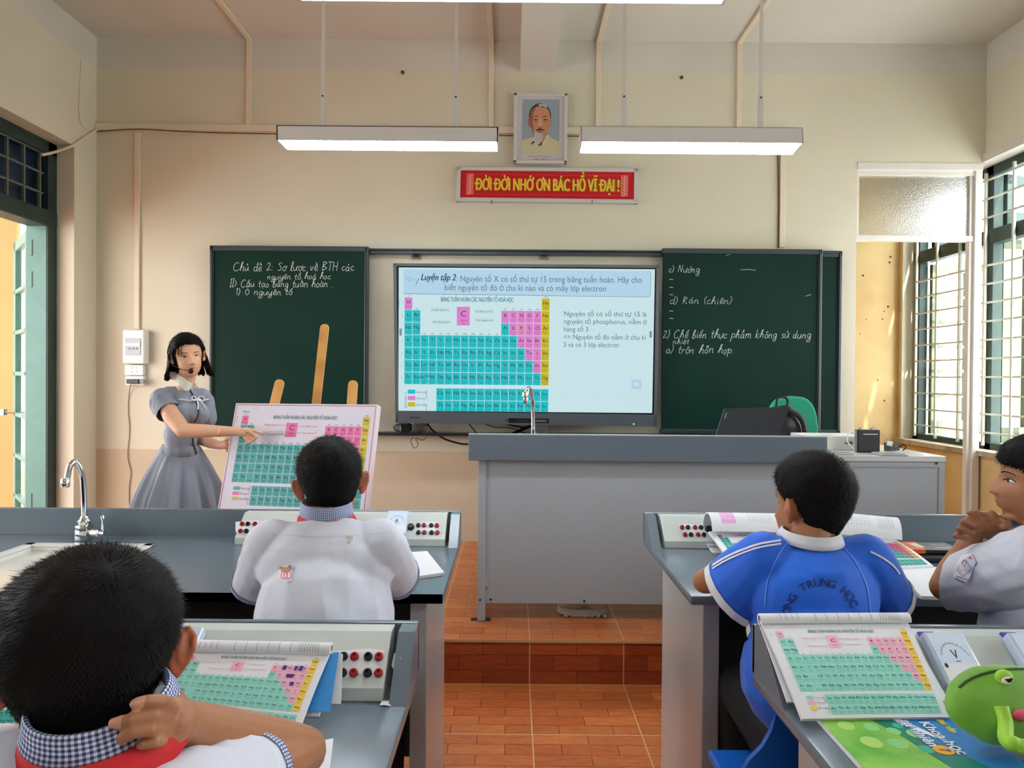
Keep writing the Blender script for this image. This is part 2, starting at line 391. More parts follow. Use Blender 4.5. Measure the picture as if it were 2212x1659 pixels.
class Art:
    def __init__(s): s.items = []   # (verts2d, faces, material, layer)
    def poly(s, pts, mt, layer=1): s.items.append((np.array([tuple(p)[:2] for p in pts], float), [tuple(range(len(pts)))], mt, layer))
    def rect(s, x0, y0, x1, y1, mt, layer=1, nx=1, ny=1):
        if nx == 1 and ny == 1: s.poly([(x0, y0), (x1, y0), (x1, y1), (x0, y1)], mt, layer); return
        vs = [(lerp(x0, x1, i / nx), lerp(y0, y1, j / ny)) for j in range(ny + 1) for i in range(nx + 1)]
        fs = [(j * (nx + 1) + i, j * (nx + 1) + i + 1, (j + 1) * (nx + 1) + i + 1, (j + 1) * (nx + 1) + i) for j in range(ny) for i in range(nx)]
        s.items.append((np.array(vs, float), fs, mt, layer))
    def disc(s, x, y, rx, ry, mt, layer=1, n=20): s.poly([(x + rx * math.cos(2 * math.pi * k / n), y + ry * math.sin(2 * math.pi * k / n)) for k in range(n)], mt, layer)
    def ring(s, x, y, rx, ry, w, mt, layer=1, n=24, a0=0, a1=2 * math.pi):
        P = [(math.cos(lerp(a0, a1, k / n)), math.sin(lerp(a0, a1, k / n))) for k in range(n + 1)]
        s.line([(x + rx * c, y + ry * q) for c, q in P], w, mt, layer)
    def line(s, pts, w, mt, layer=1):
        P = [V((p[0], p[1], 0)) for p in pts]; vs = []
        for i in range(len(P)):
            t = (P[min(i + 1, len(P) - 1)] - P[max(i - 1, 0)]); t = t.normalized() if t.length > 1e-9 else V((1, 0, 0))
            q = V((-t.y, t.x, 0)) * w / 2; vs += [(P[i] + q)[:2], (P[i] - q)[:2]]
        s.items.append((np.array(vs, float), [(2 * i, 2 * i + 1, 2 * i + 3, 2 * i + 2) for i in range(len(P) - 1)], mt, layer))
    def text(s, t, x, y, size, mt, align='L', layer=2, bold=0.0, shear=0.0, sx=1.0, rot=0.0, res=3, width=None, space=1.0):
        co, fs, w = text_geo(t, size, bold, shear, res, sx, space)
        if not len(co): return
        co = co.copy()
        if width: co[:, 0] *= width / w; w = width
        co[:, 0] -= {'L': 0, 'C': w / 2, 'R': w}[align]
        if rot: c, q = math.cos(rot), math.sin(rot); co = np.stack([co[:, 0] * c - co[:, 1] * q, co[:, 0] * q + co[:, 1] * c], 1)
        for k, (dx, dy) in enumerate(((0, 0),) if not bold else ((-bold, 0), (bold, 0), (0, bold * .7))): s.items.append((co + (x + dx * size, y + dy * size), fs, mt, layer + .12 * k))
    def lay(s, name, fn, parent=None, step=0.0004, two=False):
        """fn(u, v) -> (point, normal)"""
        mb = MB()
        for co, fs, mt, ly in s.items:
            vs = []
            for u, v in co:
                p, n = fn(u, v); vs.append(p + n * (step * ly))
            mb.add(vs, fs, mt)
        me = bpy.data.meshes.new(name); me.from_pydata(mb.v, [], mb.f)
        for m in mb.mats: me.materials.append(m)
        me.polygons.foreach_set('material_index', mb.mi); me.update()
        return link(name, me, parent)
def plane_fn(o, ux, uy):
    o, ux, uy = V(o), V(ux), V(uy); n = ux.cross(uy).normalized()
    return lambda u, v: (o + ux * u + uy * v, n)

# ------------------------------------------------------------------ soft bodies: many rounded pieces fused into one skin
def capsule_bm(bm, p0, r0, p1, r1, n=14):
    p0, p1 = V(p0), V(p1); d = p1 - p0; q = V((0, 0, 1)).rotation_difference(d if d.length > 1e-6 else V((0, 0, 1)))
    rings = []; L = d.length
    prof = [(-math.pi / 2 + math.pi / 2 * k / 4, 0) for k in range(1, 5)] + [(math.pi / 2 * k / 4, 1) for k in range(0, 4)]
    bot = bm.verts.new(p0 + q @ V((0, 0, -r0)))
    for a, e in prof:
        r = (r0, r1)[e]; z = (0, L)[e] + r * math.sin(a); rr = r * math.cos(a)
        rings.append([bm.verts.new(p0 + q @ V((rr * math.cos(2 * math.pi * k / n), rr * math.sin(2 * math.pi * k / n), z))) for k in range(n)])
    top = bm.verts.new(p0 + q @ V((0, 0, L + r1)))
    for k in range(n): bm.faces.new((bot, rings[0][(k + 1) % n], rings[0][k])); bm.faces.new((top, rings[-1][k], rings[-1][(k + 1) % n]))
    for a, b in zip(rings, rings[1:]):
        for k in range(n): bm.faces.new((a[k], a[(k + 1) % n], b[(k + 1) % n], b[k]))
def ell_bm(bm, c, r, R=None, n=20):
    g = bmesh.ops.create_uvsphere(bm, u_segments=n, v_segments=n // 2 + 2, radius=1); R = R or Matrix.Identity(3)
    for v in g['verts']: v.co = R @ V((v.co.x * r[0], v.co.y * r[1], v.co.z * r[2])) + V(c)
def rotz(a): return Matrix.Rotation(a, 3, 'Z')
def eul(x, y, z): return (Matrix.Rotation(z, 3, 'Z') @ Matrix.Rotation(y, 3, 'Y') @ Matrix.Rotation(x, 3, 'X'))
def blob(name, prims, voxel, parent=None, mt=None, smooth=6, extra=None, disp=None, factor=0.5):
    """prims: ('c', p0, r0, p1, r1) | ('e', c, r[, R]) | ('chain', [(p, r), ...])"""
    bm = bmesh.new()
    for p in prims:
        if p[0] == 'c': capsule_bm(bm, *p[1:])
        elif p[0] == 'e': ell_bm(bm, *p[1:])
        elif p[0] == 'chain':
            for a, b in zip(p[1], p[1][1:]): capsule_bm(bm, a[0], a[1], b[0], b[1])
    me = bpy.data.meshes.new(name); bm.to_mesh(me); bm.free()
    if extra is not None:
        pass
    o = bpy.data.objects.new('tmp', me); COL.objects.link(o)
    rm = o.modifiers.new('r', 'REMESH'); rm.mode = 'VOXEL'; rm.voxel_size = voxel
    sm = o.modifiers.new('s', 'SMOOTH'); sm.factor = factor; sm.iterations = smooth
    dg = bpy.context.evaluated_depsgraph_get(); dg.update()
    m2 = bpy.data.meshes.new_from_object(o.evaluated_get(dg)); m2.name = name
    bpy.data.objects.remove(o); bpy.data.meshes.remove(me)
    if disp:
        nv = len(m2.vertices); nn = [v.normal.copy() for v in m2.vertices]
        for v, n in zip(m2.vertices, nn): v.co += n * disp(v.co, n)
    m2.materials.clear()
    return link(name, m2, parent, smooth=True, mats=mt)
def folds(scale, amp, stretch=(1, 1, 1), seed=0.0):
    def f(co, n):
        q = V((co.x * stretch[0], co.y * stretch[1], co.z * stretch[2])) * scale + V((seed, seed * 1.7, -seed))
        a = noise.noise(q); b = noise.noise(q * 2.1 + V((7, 3, 1)))
        return amp * ((1 - abs(a) * 2.2) * 0.7 + b * 0.5)
    return f

# ================================================================== THE ROOM
XL, XR, YF, YB, ZC, ZB, PLZ = -2.82, 3.19, 4.55, -2.6, 3.58, 3.37, 0.19
PX0 = -0.716                                   # left end of the teacher's platform
DY0, DY1, DH = 2.85, 4.32, 2.77               # door opening in the left wall
def wallbox(name, boxes, mt):
    b = MB()
    for a, c, m in boxes: b.box(a, c, m or mt)
    return struct(b.build(name))
# floor and platform
b = MB(); b.box((XL - .15, YB, -.1), (XR + .17, 5.6, 0), M_tile); struct(b.build('floor'))
b = MB()
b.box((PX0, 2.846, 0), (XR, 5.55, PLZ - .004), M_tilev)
b.box((PX0 - .004, 2.84, PLZ - .012), (XR, 5.55, PLZ), M_tile)
struct(b.build('floor_platform'))
# front wall (ends where the glazed partition starts), wall behind the camera
PXE = atY(1848, 700, YF).x
wallbox('wall_front', [((XL, YF, .80), (PXE, YF + .13, ZB), None), ((XL, YF, 0), (PXE, YF + .13, .80), M_wain),
        ((XL, YF, ZB), (PXE, YF + .13, ZC), M_white), ((PXE, YF, 2.765), (XR, YF + .13, ZB), None), ((PXE, YF, ZB), (XR, YF + .13, ZC), M_white)], M_wall)
wallbox('wall_back', [((XL, YB - .15, 0), (XR, YB, ZB), None), ((XL, YB - .15, ZB), (XR, YB, ZC), M_white)], M_wall)
# left wall with the door opening and an opening for the added unseen window
wallbox('wall_left', [((XL - .15, DY1, 0), (XL, YF + .13, ZB), None), ((XL - .15, DY0, DH), (XL, DY1, ZB), None),
        ((XL - .15, 2.1, 0), (XL, DY0, ZB), None), ((XL - .15, .2, 0), (XL, 2.1, .85), None), ((XL - .15, .2, DH), (XL, 2.1, ZB), None),
        ((XL - .15, YB - .15, 0), (XL, .2, ZB), None), ((XL - .15, YB - .15, ZB), (XL, YF + .13, ZC), M_white)], M_wall)
WY0, WY1, WZ0, WZ1 = 2.95, 5.50, .83, 2.79
wallbox('wall_right', [((XR, WY0, 0), (XR + .17, 5.7, WZ0), M_yellow), ((XR, WY1, WZ0), (XR + .17, 5.7, WZ1), M_yellow),
        ((XR, YF + .07, WZ1), (XR + .17, 5.7, ZC), M_yellow), ((XR, WY0, WZ1), (XR + .17, YF + .07, ZB), None), ((XR, WY0, ZB), (XR + .17, YF + .07, ZC), M_white),
        ((XR, 1.9, 0), (XR + .17, WY0, ZB), None), ((XR, -.4, 0), (XR + .17, 1.9, .85), None), ((XR, -.4, WZ1), (XR + .17, 1.9, ZB), None),
        ((XR, YB - .15, 0), (XR + .17, -.4, ZB), None), ((XR, YB - .15, ZB), (XR + .17, WY0, ZC), M_white)], M_wall)
# the room beyond the partition
wallbox('wall_alcove', [((PXE - .9, 5.55, 0), (XR + .17, 5.7, ZC), M_yellow), ((PXE - .95, YF + .13, 0), (PXE - .9, 5.7, ZC), M_yellow)], M_yellow)
b = MB(); b.box((XL - .15, YB - .15, ZC), (XR + .17, 5.7, ZC + .12), M_white); struct(b.build('ceiling'))
bx0, bx1 = atY(1124, 150, YF).x, atY(1197, 150, YF).x
b = MB(); b.box((bx0, YB, ZB), (bx1, YF, ZC), M_white); struct(b.build('trim_1'))     # the ceiling beam
# rusty patches on the alcove wall
b = MB(); rnd = random.Random(4)
M_stain = mat('brown_spots', (120, 84, 52), 0.9)
for k in range(16):
    x = rnd.uniform(PXE + .1, XR - .02); z = rnd.uniform(1.0, 2.6); r = rnd.uniform(.004, .012)
    b.lathe((x, 5.55, z), [(r, 0), (r * .6, .002)], M_stain, axis=(0, -1, 0), n=7)
struct(b.build('trim_2'))
# window reveal and sill
M_sill = mat('worn_cement', (206, 198, 178), 0.9, rgb2=(160, 150, 128), vscale=9, bump=0.2, bscale=40)
b = MB(); b.box((XR - .035, WY0, WZ0 - .03), (XR + .17, WY1 + .02, WZ0 + .004), M_sill); struct(b.build('trim_3'))
b = MB(); b.box((XR - .02, WY0, WZ1 - .006), (XR + .10, WY1, WZ1 + .05), M_white); struct(b.build('trim_4'))
b = MB(); b.box((XR - .001, WY1 - .004, WZ0), (XR + .105, WY1 + .02, WZ1), M_wall); struct(b.build('trim_5'))  # cream panel over the yellow reveal: sunlight put into its colour
# eave outside over the windows

# ---- window in the right wall: frame, transom, leaves folded outwards, iron grille
FX = XR + .095
tz = atX(1975, 560, FX).z
def window_frame(name, y0, y1, n, zt):
    b = MB()
    b.box((FX, y0, WZ0), (FX + .07, y1, WZ0 + .05), M_frame, .004); b.box((FX, y0, WZ1 - .07), (FX + .07, y1, WZ1), M_frame, .004)
    b.box((FX - .005, y0, zt - .05), (FX + .075, y1, zt + .05), M_frame, .006)
    for k in range(n + 1):
        y = lerp(y0 + .035, y1 - .035, k / n); b.box((FX, y - .035, WZ0), (FX + .07, y + .035, WZ1), M_frame, .004)
    o = struct(b.build(name)); return o
w1 = window_frame('window_1', WY0, WY1, 3, tz)
w2 = window_frame('window_2', -.4, 1.9, 3, tz)
def grille(parent, y0, y1):
    b = MB()
    for z in np.arange(WZ0 + .12, tz - .08, .128): b.box((FX - .022, y0, z - .006), (FX - .010, y1, z + .006), M_grille)
    for z in np.arange(tz + .13, WZ1 - .08, .13): b.box((FX - .022, y0, z - .006), (FX - .010, y1, z + .006), M_grille)
    for y in np.arange(y0 + .10, y1, .262): b.box((FX - .026, y - .008, WZ0 + .03), (FX - .010, y + .008, WZ1 - .05), M_grille)
    return b.build('window_grille', parent)
grille(w1, WY0 + .03, WY1 - .05); grille(w2, -.38, 1.88)
def leaf(parent, hinge, ang, w, z0, z1, cols, rows, mt, name='window_leaf', t=.035, stile=.06, handle=False):
    d = V((math.cos(ang), math.sin(ang), 0)); n = V((-d.y, d.x, 0)); h = V(hinge); b = MB()
    def bar(u0, u1, a, c, m=mt, tt=t):
        b.obox(h + d * ((u0 + u1) / 2) + V((0, 0, (a + c) / 2 - h.z)), d * (u1 - u0) / 2, n * tt / 2, V((0, 0, (c - a) / 2)), m, .003)
    bar(0, stile, z0, z1); bar(w - stile, w, z0, z1); bar(0, w, z1 - .07, z1); bar(0, w, z0, z0 + .11)
    for c in range(1, cols): u = lerp(0, w, c / cols); bar(u - .012, u + .012, z0, z1)
    for r in range(1, rows): z = lerp(z0 + .11, z1 - .07, r / rows); bar(0, w, z - .014, z + .014)
    o = b.build(name, parent)
    g = MB(); g.obox(h + d * (w / 2) + V((0, 0, (z0 + z1) / 2 - h.z)), d * (w / 2 - .03), n * .002, V((0, 0, (z1 - z0) / 2 - .06)), M_glass)
    g.build('pane', o)
    return o
leaf(w1, (FX + .075, 5.40, 1), math.radians(4), .34, WZ0 + .05, tz - .06, 1, 6, M_shut)
leaf(w1, (FX + .43, 5.38, 1), math.radians(-6), .36, WZ0 + .05, tz - .06, 1, 6, M_shut)
leaf(w1, (FX + .075, 4.63, 1), math.radians(2), .30, WZ0 + .05, tz - .02, 1, 1, M_shut, t=.05, stile=.13)
leaf(w1, (FX + .075, 5.38, 1), math.radians(12), .3, tz + .06, WZ1 - .07, 1, 1, M_frame)
leaf(w1, (FX + .075, 4.6, 1), math.radians(20), .3, tz + .06, WZ1 - .07, 1, 1, M_frame)

# ---- glazed aluminium partition standing in line with the front wall
pt = empty('glazed_partition', (2.75, 4.6, PLZ), 'white aluminium partition frame with frosted glass above an open lower bay', 'partition')
PY = YF + .03
hz0, hz1 = atY(1900, 380, PY).z, atY(1900, 354, PY).z
mz0, mz1 = atY(1900, 521, PY).z, atY(1900, 509, PY).z
px0, px1 = atY(2089, 700, PY).x, atY(2112, 700, PY).x
b = MB(); b.box((PXE, PY - .035, hz1 - .05), (px1, PY + .045, hz1), M_alu, .003); b.box((PXE, PY - .02, hz0), (px1, PY + .03, hz1 - .03), M_alu, .003); b.build('top_rail', pt)
b = MB(); b.box((PXE, PY - .02, mz0), (px1, PY + .03, mz1), M_alu, .003); b.build('middle_rail', pt)
b = MB(); b.box((px0 + .025, PY - .03, PLZ), (px1, PY + .05, hz1 - .02), M_alu, .003); b.box((px0, PY - .01, PLZ), (px0 + .04, PY + .03, hz1 - .03), M_alu, .002); b.build('post', pt)
b = MB(); b.box((PXE, PY - .015, mz1), (PXE + .022, PY + .03, hz0), M_alu, .002); b.build('side_rail', pt)
b = MB(); b.box((PXE + .02, PY, mz1 - .005), (px0 + .01, PY + .005, hz0 + .005), M_frost); b.build('frosted_pane', pt)

# ---- door in the left wall: frame, transom with grille, leaf opened outwards
FXL = XL - .11
dz = atX(115, 478, FXL).z
b = MB()
b.box((FXL - .14, DY1 - .08, 0), (FXL, DY1, DH), M_frame, .004)
b.box((FXL - .14, DY1 - .083, 0), (FXL - .012, DY1 - .08, dz - .02), M_door)  # paler sheet on the jamb: light from outside put into its colour
b.box((FXL - .14, DY0, 0), (FXL, DY0 + .08, DH), M_frame, .004)
b.box((FXL - .14, DY0, DH - .08), (FXL, DY1, DH), M_frame, .004)
b.box((FXL - .14, DY0, dz - .04), (FXL + .004, DY1, dz + .06), M_frame, .006)
for k in range(1, 3): y = lerp(DY0, DY1, k / 3); b.box((FXL - .10, y - .02, dz), (FXL - .04, y + .02, DH), M_frame)
d1 = struct(b.build('door_1'))
b = MB()
for z in np.arange(dz + .16, DH - .08, .125): b.box((FXL - .03, DY0 + .05, z - .006), (FXL - .018, DY1 - .1, z + .006), M_grille_d)
for y in np.arange(DY1 - .13, DY0, -.135): b.box((FXL - .032, y - .007, dz), (FXL - .016, y + .007, DH - .05), M_grille_d)
b.build('transom_grille', d1)
M_tpane = mat('dusty_dark_glass', (44, 66, 92), 0.12, rgb2=(20, 30, 38), vscale=3)
b = MB()
for k in range(3): b.box((FXL - .09, lerp(DY0, DY1, k / 3) + .03, dz + .05), (FXL - .085, lerp(DY0, DY1, (k + 1) / 3) - .03, DH - .07), M_tpane)
b.build('transom_pane', d1)
# leaf of the door
lf = leaf(d1, (FXL - .155, DY1 - .02, 1), math.radians(133), .62, .06, dz - .05, 1, 7, M_door, name='door_leaf', t=.04, stile=.09)
hx = V((FXL - .155, DY1 - .02, 0)) + V((math.cos(math.radians(133)), math.sin(math.radians(133)), 0)) * .54
b = MB(); hz = atY(48, 890, 4.7).z
b.tube([hx + V((-.10, -.03, hz)), hx + V((.08, .03, hz))], .011, M_steelb); b.box(hx + V((-.11, -.045, hz - .02)), hx + V((-.07, -.01, hz + .02)), M_steelb); b.build('door_handle', d1)
b = MB()
for z in (1.9, 2.1, .5): b.box((FXL - .125, DY1 - .087, z - .05), (FXL - .10, DY1 - .083, z + .05), M_door)
b.build('hinge', d1)
# unseen window added in the left wall to let more daylight in
struct_b = MB()
for z in (.85, 1.8, DH - .05): struct_b.box((XL - .1, .2, z), (XL - .04, 2.1, z + .05), M_frame)
for k in range(5): y = lerp(.2, 2.05, k / 4); struct_b.box((XL - .1, y, .85), (XL - .04, y + .05, DH), M_frame)
struct(struct_b.build('window_3'))
# corridor outside the door
M_cfl = mat('corridor_tiles', (200, 120, 84), 0.5, var=0.15)
b = MB(); b.box((-6.5, -3, -.1), (XL - .15, 12, 0.02), M_cfl); struct(b.build('floor_corridor'))
cx = atY(36, 700, 5.6).x
b = MB(); b.box((-7.5, 5.6, 0), (cx, 5.64, 3.2), M_ocre); struct(b.build('wall_corridor'))
b = MB(); b.box((-4.9, -3, 2.95), (XL - .15, 7.0, 3.05), M_white); struct(b.build('ceiling_corridor'))

# ---- cable trunking on the walls and ceiling
M_trunk = mat('trunking_plastic', (226, 214, 190), 0.5)
grp = 'white cable trunking on the walls and ceiling'
def trunk(a, c, label, w=.035, t=.018):
    o = MB(); o.box(a, c, M_trunk, .003); return tag(o.build('cable_trunking'), label, 'cable trunking', grp)
def wallv(px, y0, y1, label, w=.034):
    a, c = atY(px, y0, YF), atY(px, y1, YF); return trunk((a.x - w / 2, YF - .018, c.z), (a.x + w / 2, YF, a.z), label)
ht = atY(650, 272, YF).z
trunk((XL, YF - .02, ht - .045), (PXE - .47, YF, ht), 'long horizontal white cable trunking above the lamps on front wall')
wallv(299, 288, 712, 'white trunking running down to the breaker box')
wallv(539, 88, 272, 'white trunking above the left lamp, leftmost one rising to the ceiling')
wallv(1062, 92, 280, 'white trunking rising just left of the portrait')
wallv(1293, 92, 288, 'white trunking rising just right of the portrait')
wallv(1597, 96, 290, 'white trunking rising behind the right lamp near its outer rod')
wallv(1690, 318, 535, 'white trunking between right lamp and the right chalkboard')
for px, lab in ((539, 'white trunking on the ceiling, leftmost of the four'), (1062, 'white trunking on the ceiling left of the beam'), (1293, 'white trunking on the ceiling right of the beam'), (1597, 'white trunking on the ceiling, rightmost of the four')):
    x = atY(px, 90, YF).x; trunk((x - .017, 1.2, ZC - .018), (x + .017, YF, ZC), lab)
cbl = MB(); cbl.tube(crom([atX(176, 128, XL + .004), atX(173, 260, XL + .004), atX(206, 284, XL + .006)], 4), .0035, M_trunk); 
tag(cbl.build('cable'), 'thin pale cable hanging on left wall up by the ceiling', 'cable')
cbl = MB(); cbl.tube(crom([atY(208, 281, YF - .02), atX(176, 302, XL + .012), atX(158, 314, XL + .004), atX(120, 328, FXL + .03), atX(90, 335, FXL + .012)], 6), .009, M_trunk)
tag(cbl.build('flexible_conduit'), 'white flexible conduit sagging from the wall corner to the door transom', 'conduit')
M_wire = mat('grey_wire', (96, 78, 62), 0.6)
cbl = MB(); cbl.tube(crom([atY(208, 284, YF - .022), atY(300, 279, YF - .024), atY(420, 285, YF - .022), atY(597, 289, YF - .022), atY(900, 290, YF - .022), atY(1110, 293, YF - .022), atY(1255, 294, YF - .022)], 5), .004, M_wire)
tag(cbl.build('cable'), 'thin brown cable running along the long horizontal trunking', 'cable')
cbl = MB(); cbl.tube(crom([atY(1680, 322, YF - .006), atY(1682, 420, YF - .006), atY(1681, 508, YF - .006), atY(1681, 536, YF - .006)], 4), .004, M_wire)
tag(cbl.build('cable'), 'dark cable dropping from right lamp to the right chalkboard', 'cable')
# old fixings on the wall
for px, py, r, lab in ((870, 157, .012, 'round black fixing on the wall left of the portrait'), (1472, 168, .011, 'round black fixing on the wall right of the portrait')):
    p = atY(px, py, YF); o = MB(); o.lathe(p, [(r, 0), (r, .01), (r * .5, .012)], M_wire, axis=(0, -1, 0), n=12); o.lathe(p + V((0, -.011, 0)), [(r * .4, 0), (r * .3, .006)], M_black, axis=(0, -1, 0), n=8)
    tag(o.build('wall_fixing'), lab, 'fixing', 'old fixings on the front wall')

# ================================================================== CEILING LAMPS
M_lamp = mat('lamp_housing', (200, 200, 196), 0.4)
M_tube = mat('lit_tube', (255, 255, 255), 0.5, emit=(236, 246, 255), es=56.0)
M_refl = mat('lamp_reflector', (236, 238, 238), 0.25, emit=(240, 246, 255), es=2.8)
M_louv = mat('lamp_louvre', (228, 230, 230), 0.4)
def lamp(x0, x1, yn, yf, zb, label, rods, tilt=0.0, h=.075):
    cx, cy = (x0 + x1) / 2, (yn + yf) / 2
    t = empty('ceiling_lamp', (cx, cy, zb), label, 'lamp', 'hanging fluorescent lamps')
    w = (x1 - x0) / 2; d = (yf - yn) / 2
    T = Matrix.Rotation(tilt, 3, 'X'); tr = lambda x, y, z: V((cx, cy, zb)) + T @ V((x, y, z))
    def bx(b, a, c, m):
        k = len(b.v); b.box(a, c, m)
        for i in range(k, len(b.v)): b.v[i] = tuple(tr(*b.v[i]))
    b = MB(); bx(b, (-w, -d, 0), (w, -d + .004, h), M_lamp); bx(b, (-w, d - .004, 0), (w, d, h), M_lamp)
    bx(b, (-w, -d, 0), (-w + .006, d, h), M_lamp); bx(b, (w - .006, -d, 0), (w, d, h), M_lamp); bx(b, (-w, -d, h - .004), (w, d, h), M_lamp); b.build('housing', t)
    b = MB(); bx(b, (-w + .008, -d + .006, h - .035), (w - .008, d - .006, h - .03), M_refl); b.build('reflector', t)
    b = MB()
    for yy in (-.03, .03):
        k = len(b.v); b.tube([(-w + .02, yy, .028), (w - .02, yy, .028)], .013, M_tube, 8)
        for i in range(k, len(b.v)): b.v[i] = tuple(tr(*b.v[i]))
    b.build('fluorescent_tube', t)
    b = MB(); n = 18
    for k in range(1, n): x = lerp(-w, w, k / n); bx(b, (x - .001, -d + .005, .001), (x + .001, d - .005, .014), M_louv)
    bx(b, (-w, -.002, .001), (w, .002, .014), M_louv); b.build('louvre', t)
    for rx in rods:
        b = MB(); b.box((rx - .009, cy - .002, zb + h + .17), (rx + .009, cy + .002, ZC), M_lamp)
        b.box((rx - .013, cy - .006, zb + h - .002), (rx + .013, cy + .003, zb + h + .20), M_lamp); b.lathe((rx, cy - .006, zb + h + .18), [(.005, 0), (.004, .005)], M_black, axis=(0, -1, 0), n=8)
        b.build('rod', t)
    return t
def place_lamp(pxl, pxr, yn_px, yf_px, y0, label, rods, **k):
    a, c = atY(pxl, yn_px, y0), atY(pxr, yn_px, y0); zb = (a.z + c.z) / 2
    yf = atZ((pxl + pxr) / 2, yf_px, zb).y
    return lamp(a.x, c.x, y0, max(yf, y0 + .13), zb, label, [atY(r, 150, y0 + .07).x for r in rods], **k)
place_lamp(597, 1076, 304, 326, 3.44, 'long white fluorescent lamp hanging left of the portrait', (697, 985))
place_lamp(1255, 1736, 311, 322, 3.46, 'long white fluorescent lamp hanging right of the portrait', (1348, 1643), tilt=math.radians(-9), h=.085)
lamp(-.64, .62, 1.86, 2.01, 2.418, 'nearest lit fluorescent lamp cut off by the top edge of the photo', (-.5, .5))
lamp(-.62, .62, -.9, -.75, 2.5, 'added unseen fluorescent lamp behind the camera for fill light', (-.5, .5))  # unseen lamp, added to fill the room with light

# ================================================================== PERIODIC TABLE ARTWORK
EL = '''H Hydrogen 1,He Helium 4,Li Lithium 7,Be Beryllium 9,B Boron 11,C Carbon 12,N Nitrogen 14,O Oxygen 16,F Fluorine 19,Ne Neon 20,Na Sodium 23,Mg Magnesium 24,Al Aluminium 27,Si Silicon 28,P Phosphorus 31,S Sulfur 32,Cl Chlorine 35.5,Ar Argon 40,K Potassium 39,Ca Calcium 40,Sc Scandium 45,Ti Titanium 48,V Vanadium 51,Cr Chromium 52,Mn Manganese 55,Fe Iron 56,Co Cobalt 59,Ni Nickel 59,Cu Copper 64,Zn Zinc 65,Ga Gallium 70,Ge Germanium 73,As Arsenic 75,Se Selenium 79,Br Bromine 80,Kr Krypton 84,Rb Rubidium 85,Sr Strontium 88,Y Yttrium 89,Zr Zirconium 91,Nb Niobium 93,Mo Molybdenum 96,Tc Technetium 98,Ru Ruthenium 101,Rh Rhodium 103,Pd Palladium 106,Ag Silver 108,Cd Cadmium 112,In Indium 115,Sn Tin 119,Sb Antimony 122,Te Tellurium 128,I Iodine 127,Xe Xenon 131,Cs Caesium 133,Ba Barium 137,La Lanthanum 139,Ce Cerium 140,Pr Praseodymium 141,Nd Neodymium 144,Pm Promethium 145,Sm Samarium 150,Eu Europium 152,Gd Gadolinium 157,Tb Terbium 159,Dy Dysprosium 163,Ho Holmium 165,Er Erbium 167,Tm Thulium 169,Yb Ytterbium 173,Lu Lutetium 175,Hf Hafnium 178,Ta Tantalum 181,W Tungsten 184,Re Rhenium 186,Os Osmium 190,Ir Iridium 192,Pt Platinum 195,Au Gold 197,Hg Mercury 201,Tl Thallium 204,Pb Lead 207,Bi Bismuth 209,Po Polonium 209,At Astatine 210,Rn Radon 222,Fr Francium 223,Ra Radium 226,Ac Actinium 227,Th Thorium 232,Pa Protactinium 231,U Uranium 238,Np Neptunium 237,Pu Plutonium 244,Am Americium 243,Cm Curium 247,Bk Berkelium 247,Cf Californium 251,Es Einsteinium 252,Fm Fermium 257,Md Mendelevium 258,No Nobelium 259,Lr Lawrencium 262,Rf Rutherfordium 267,Db Dubnium 268,Sg Seaborgium 269,Bh Bohrium 270,Hs Hassium 269,Mt Meitnerium 278,Ds Darmstadtium 281,Rg Roentgenium 281,Cn Copernicium 285,Nh Nihonium 286,Fl Flerovium 289,Mc Moscovium 289,Lv Livermorium 293,Ts Tennessine 294,Og Oganesson 294'''
EL = [tuple(x.split()) for x in EL.replace('\n', '').split(',')]
def el_pos(z):
    """column, row (0-based) in the 18-column table; f-block in rows 7.3, 8.3"""
    if z == 1: return 0, 0
    if z == 2: return 17, 0
    if 57 <= z <= 71: return 3 + z - 57, 7.28
    if 89 <= z <= 103: return 3 + z - 89, 8.28
    for r, (a, b) in enumerate(((3, 10), (11, 18), (19, 36), (37, 54), (55, 86), (87, 118)), 1):
        if a <= z <= b:
            k = z - a
            if r <= 2: return (k if k < 2 else k + 10), r
            if r <= 4: return k, r
            return (k if k < 3 else k - 14), r
NONM = {1, 5, 6, 7, 8, 9, 14, 15, 16, 17, 33, 34, 35, 52, 53, 85}
NOBLE = {2, 10, 18, 36, 54, 86, 118}
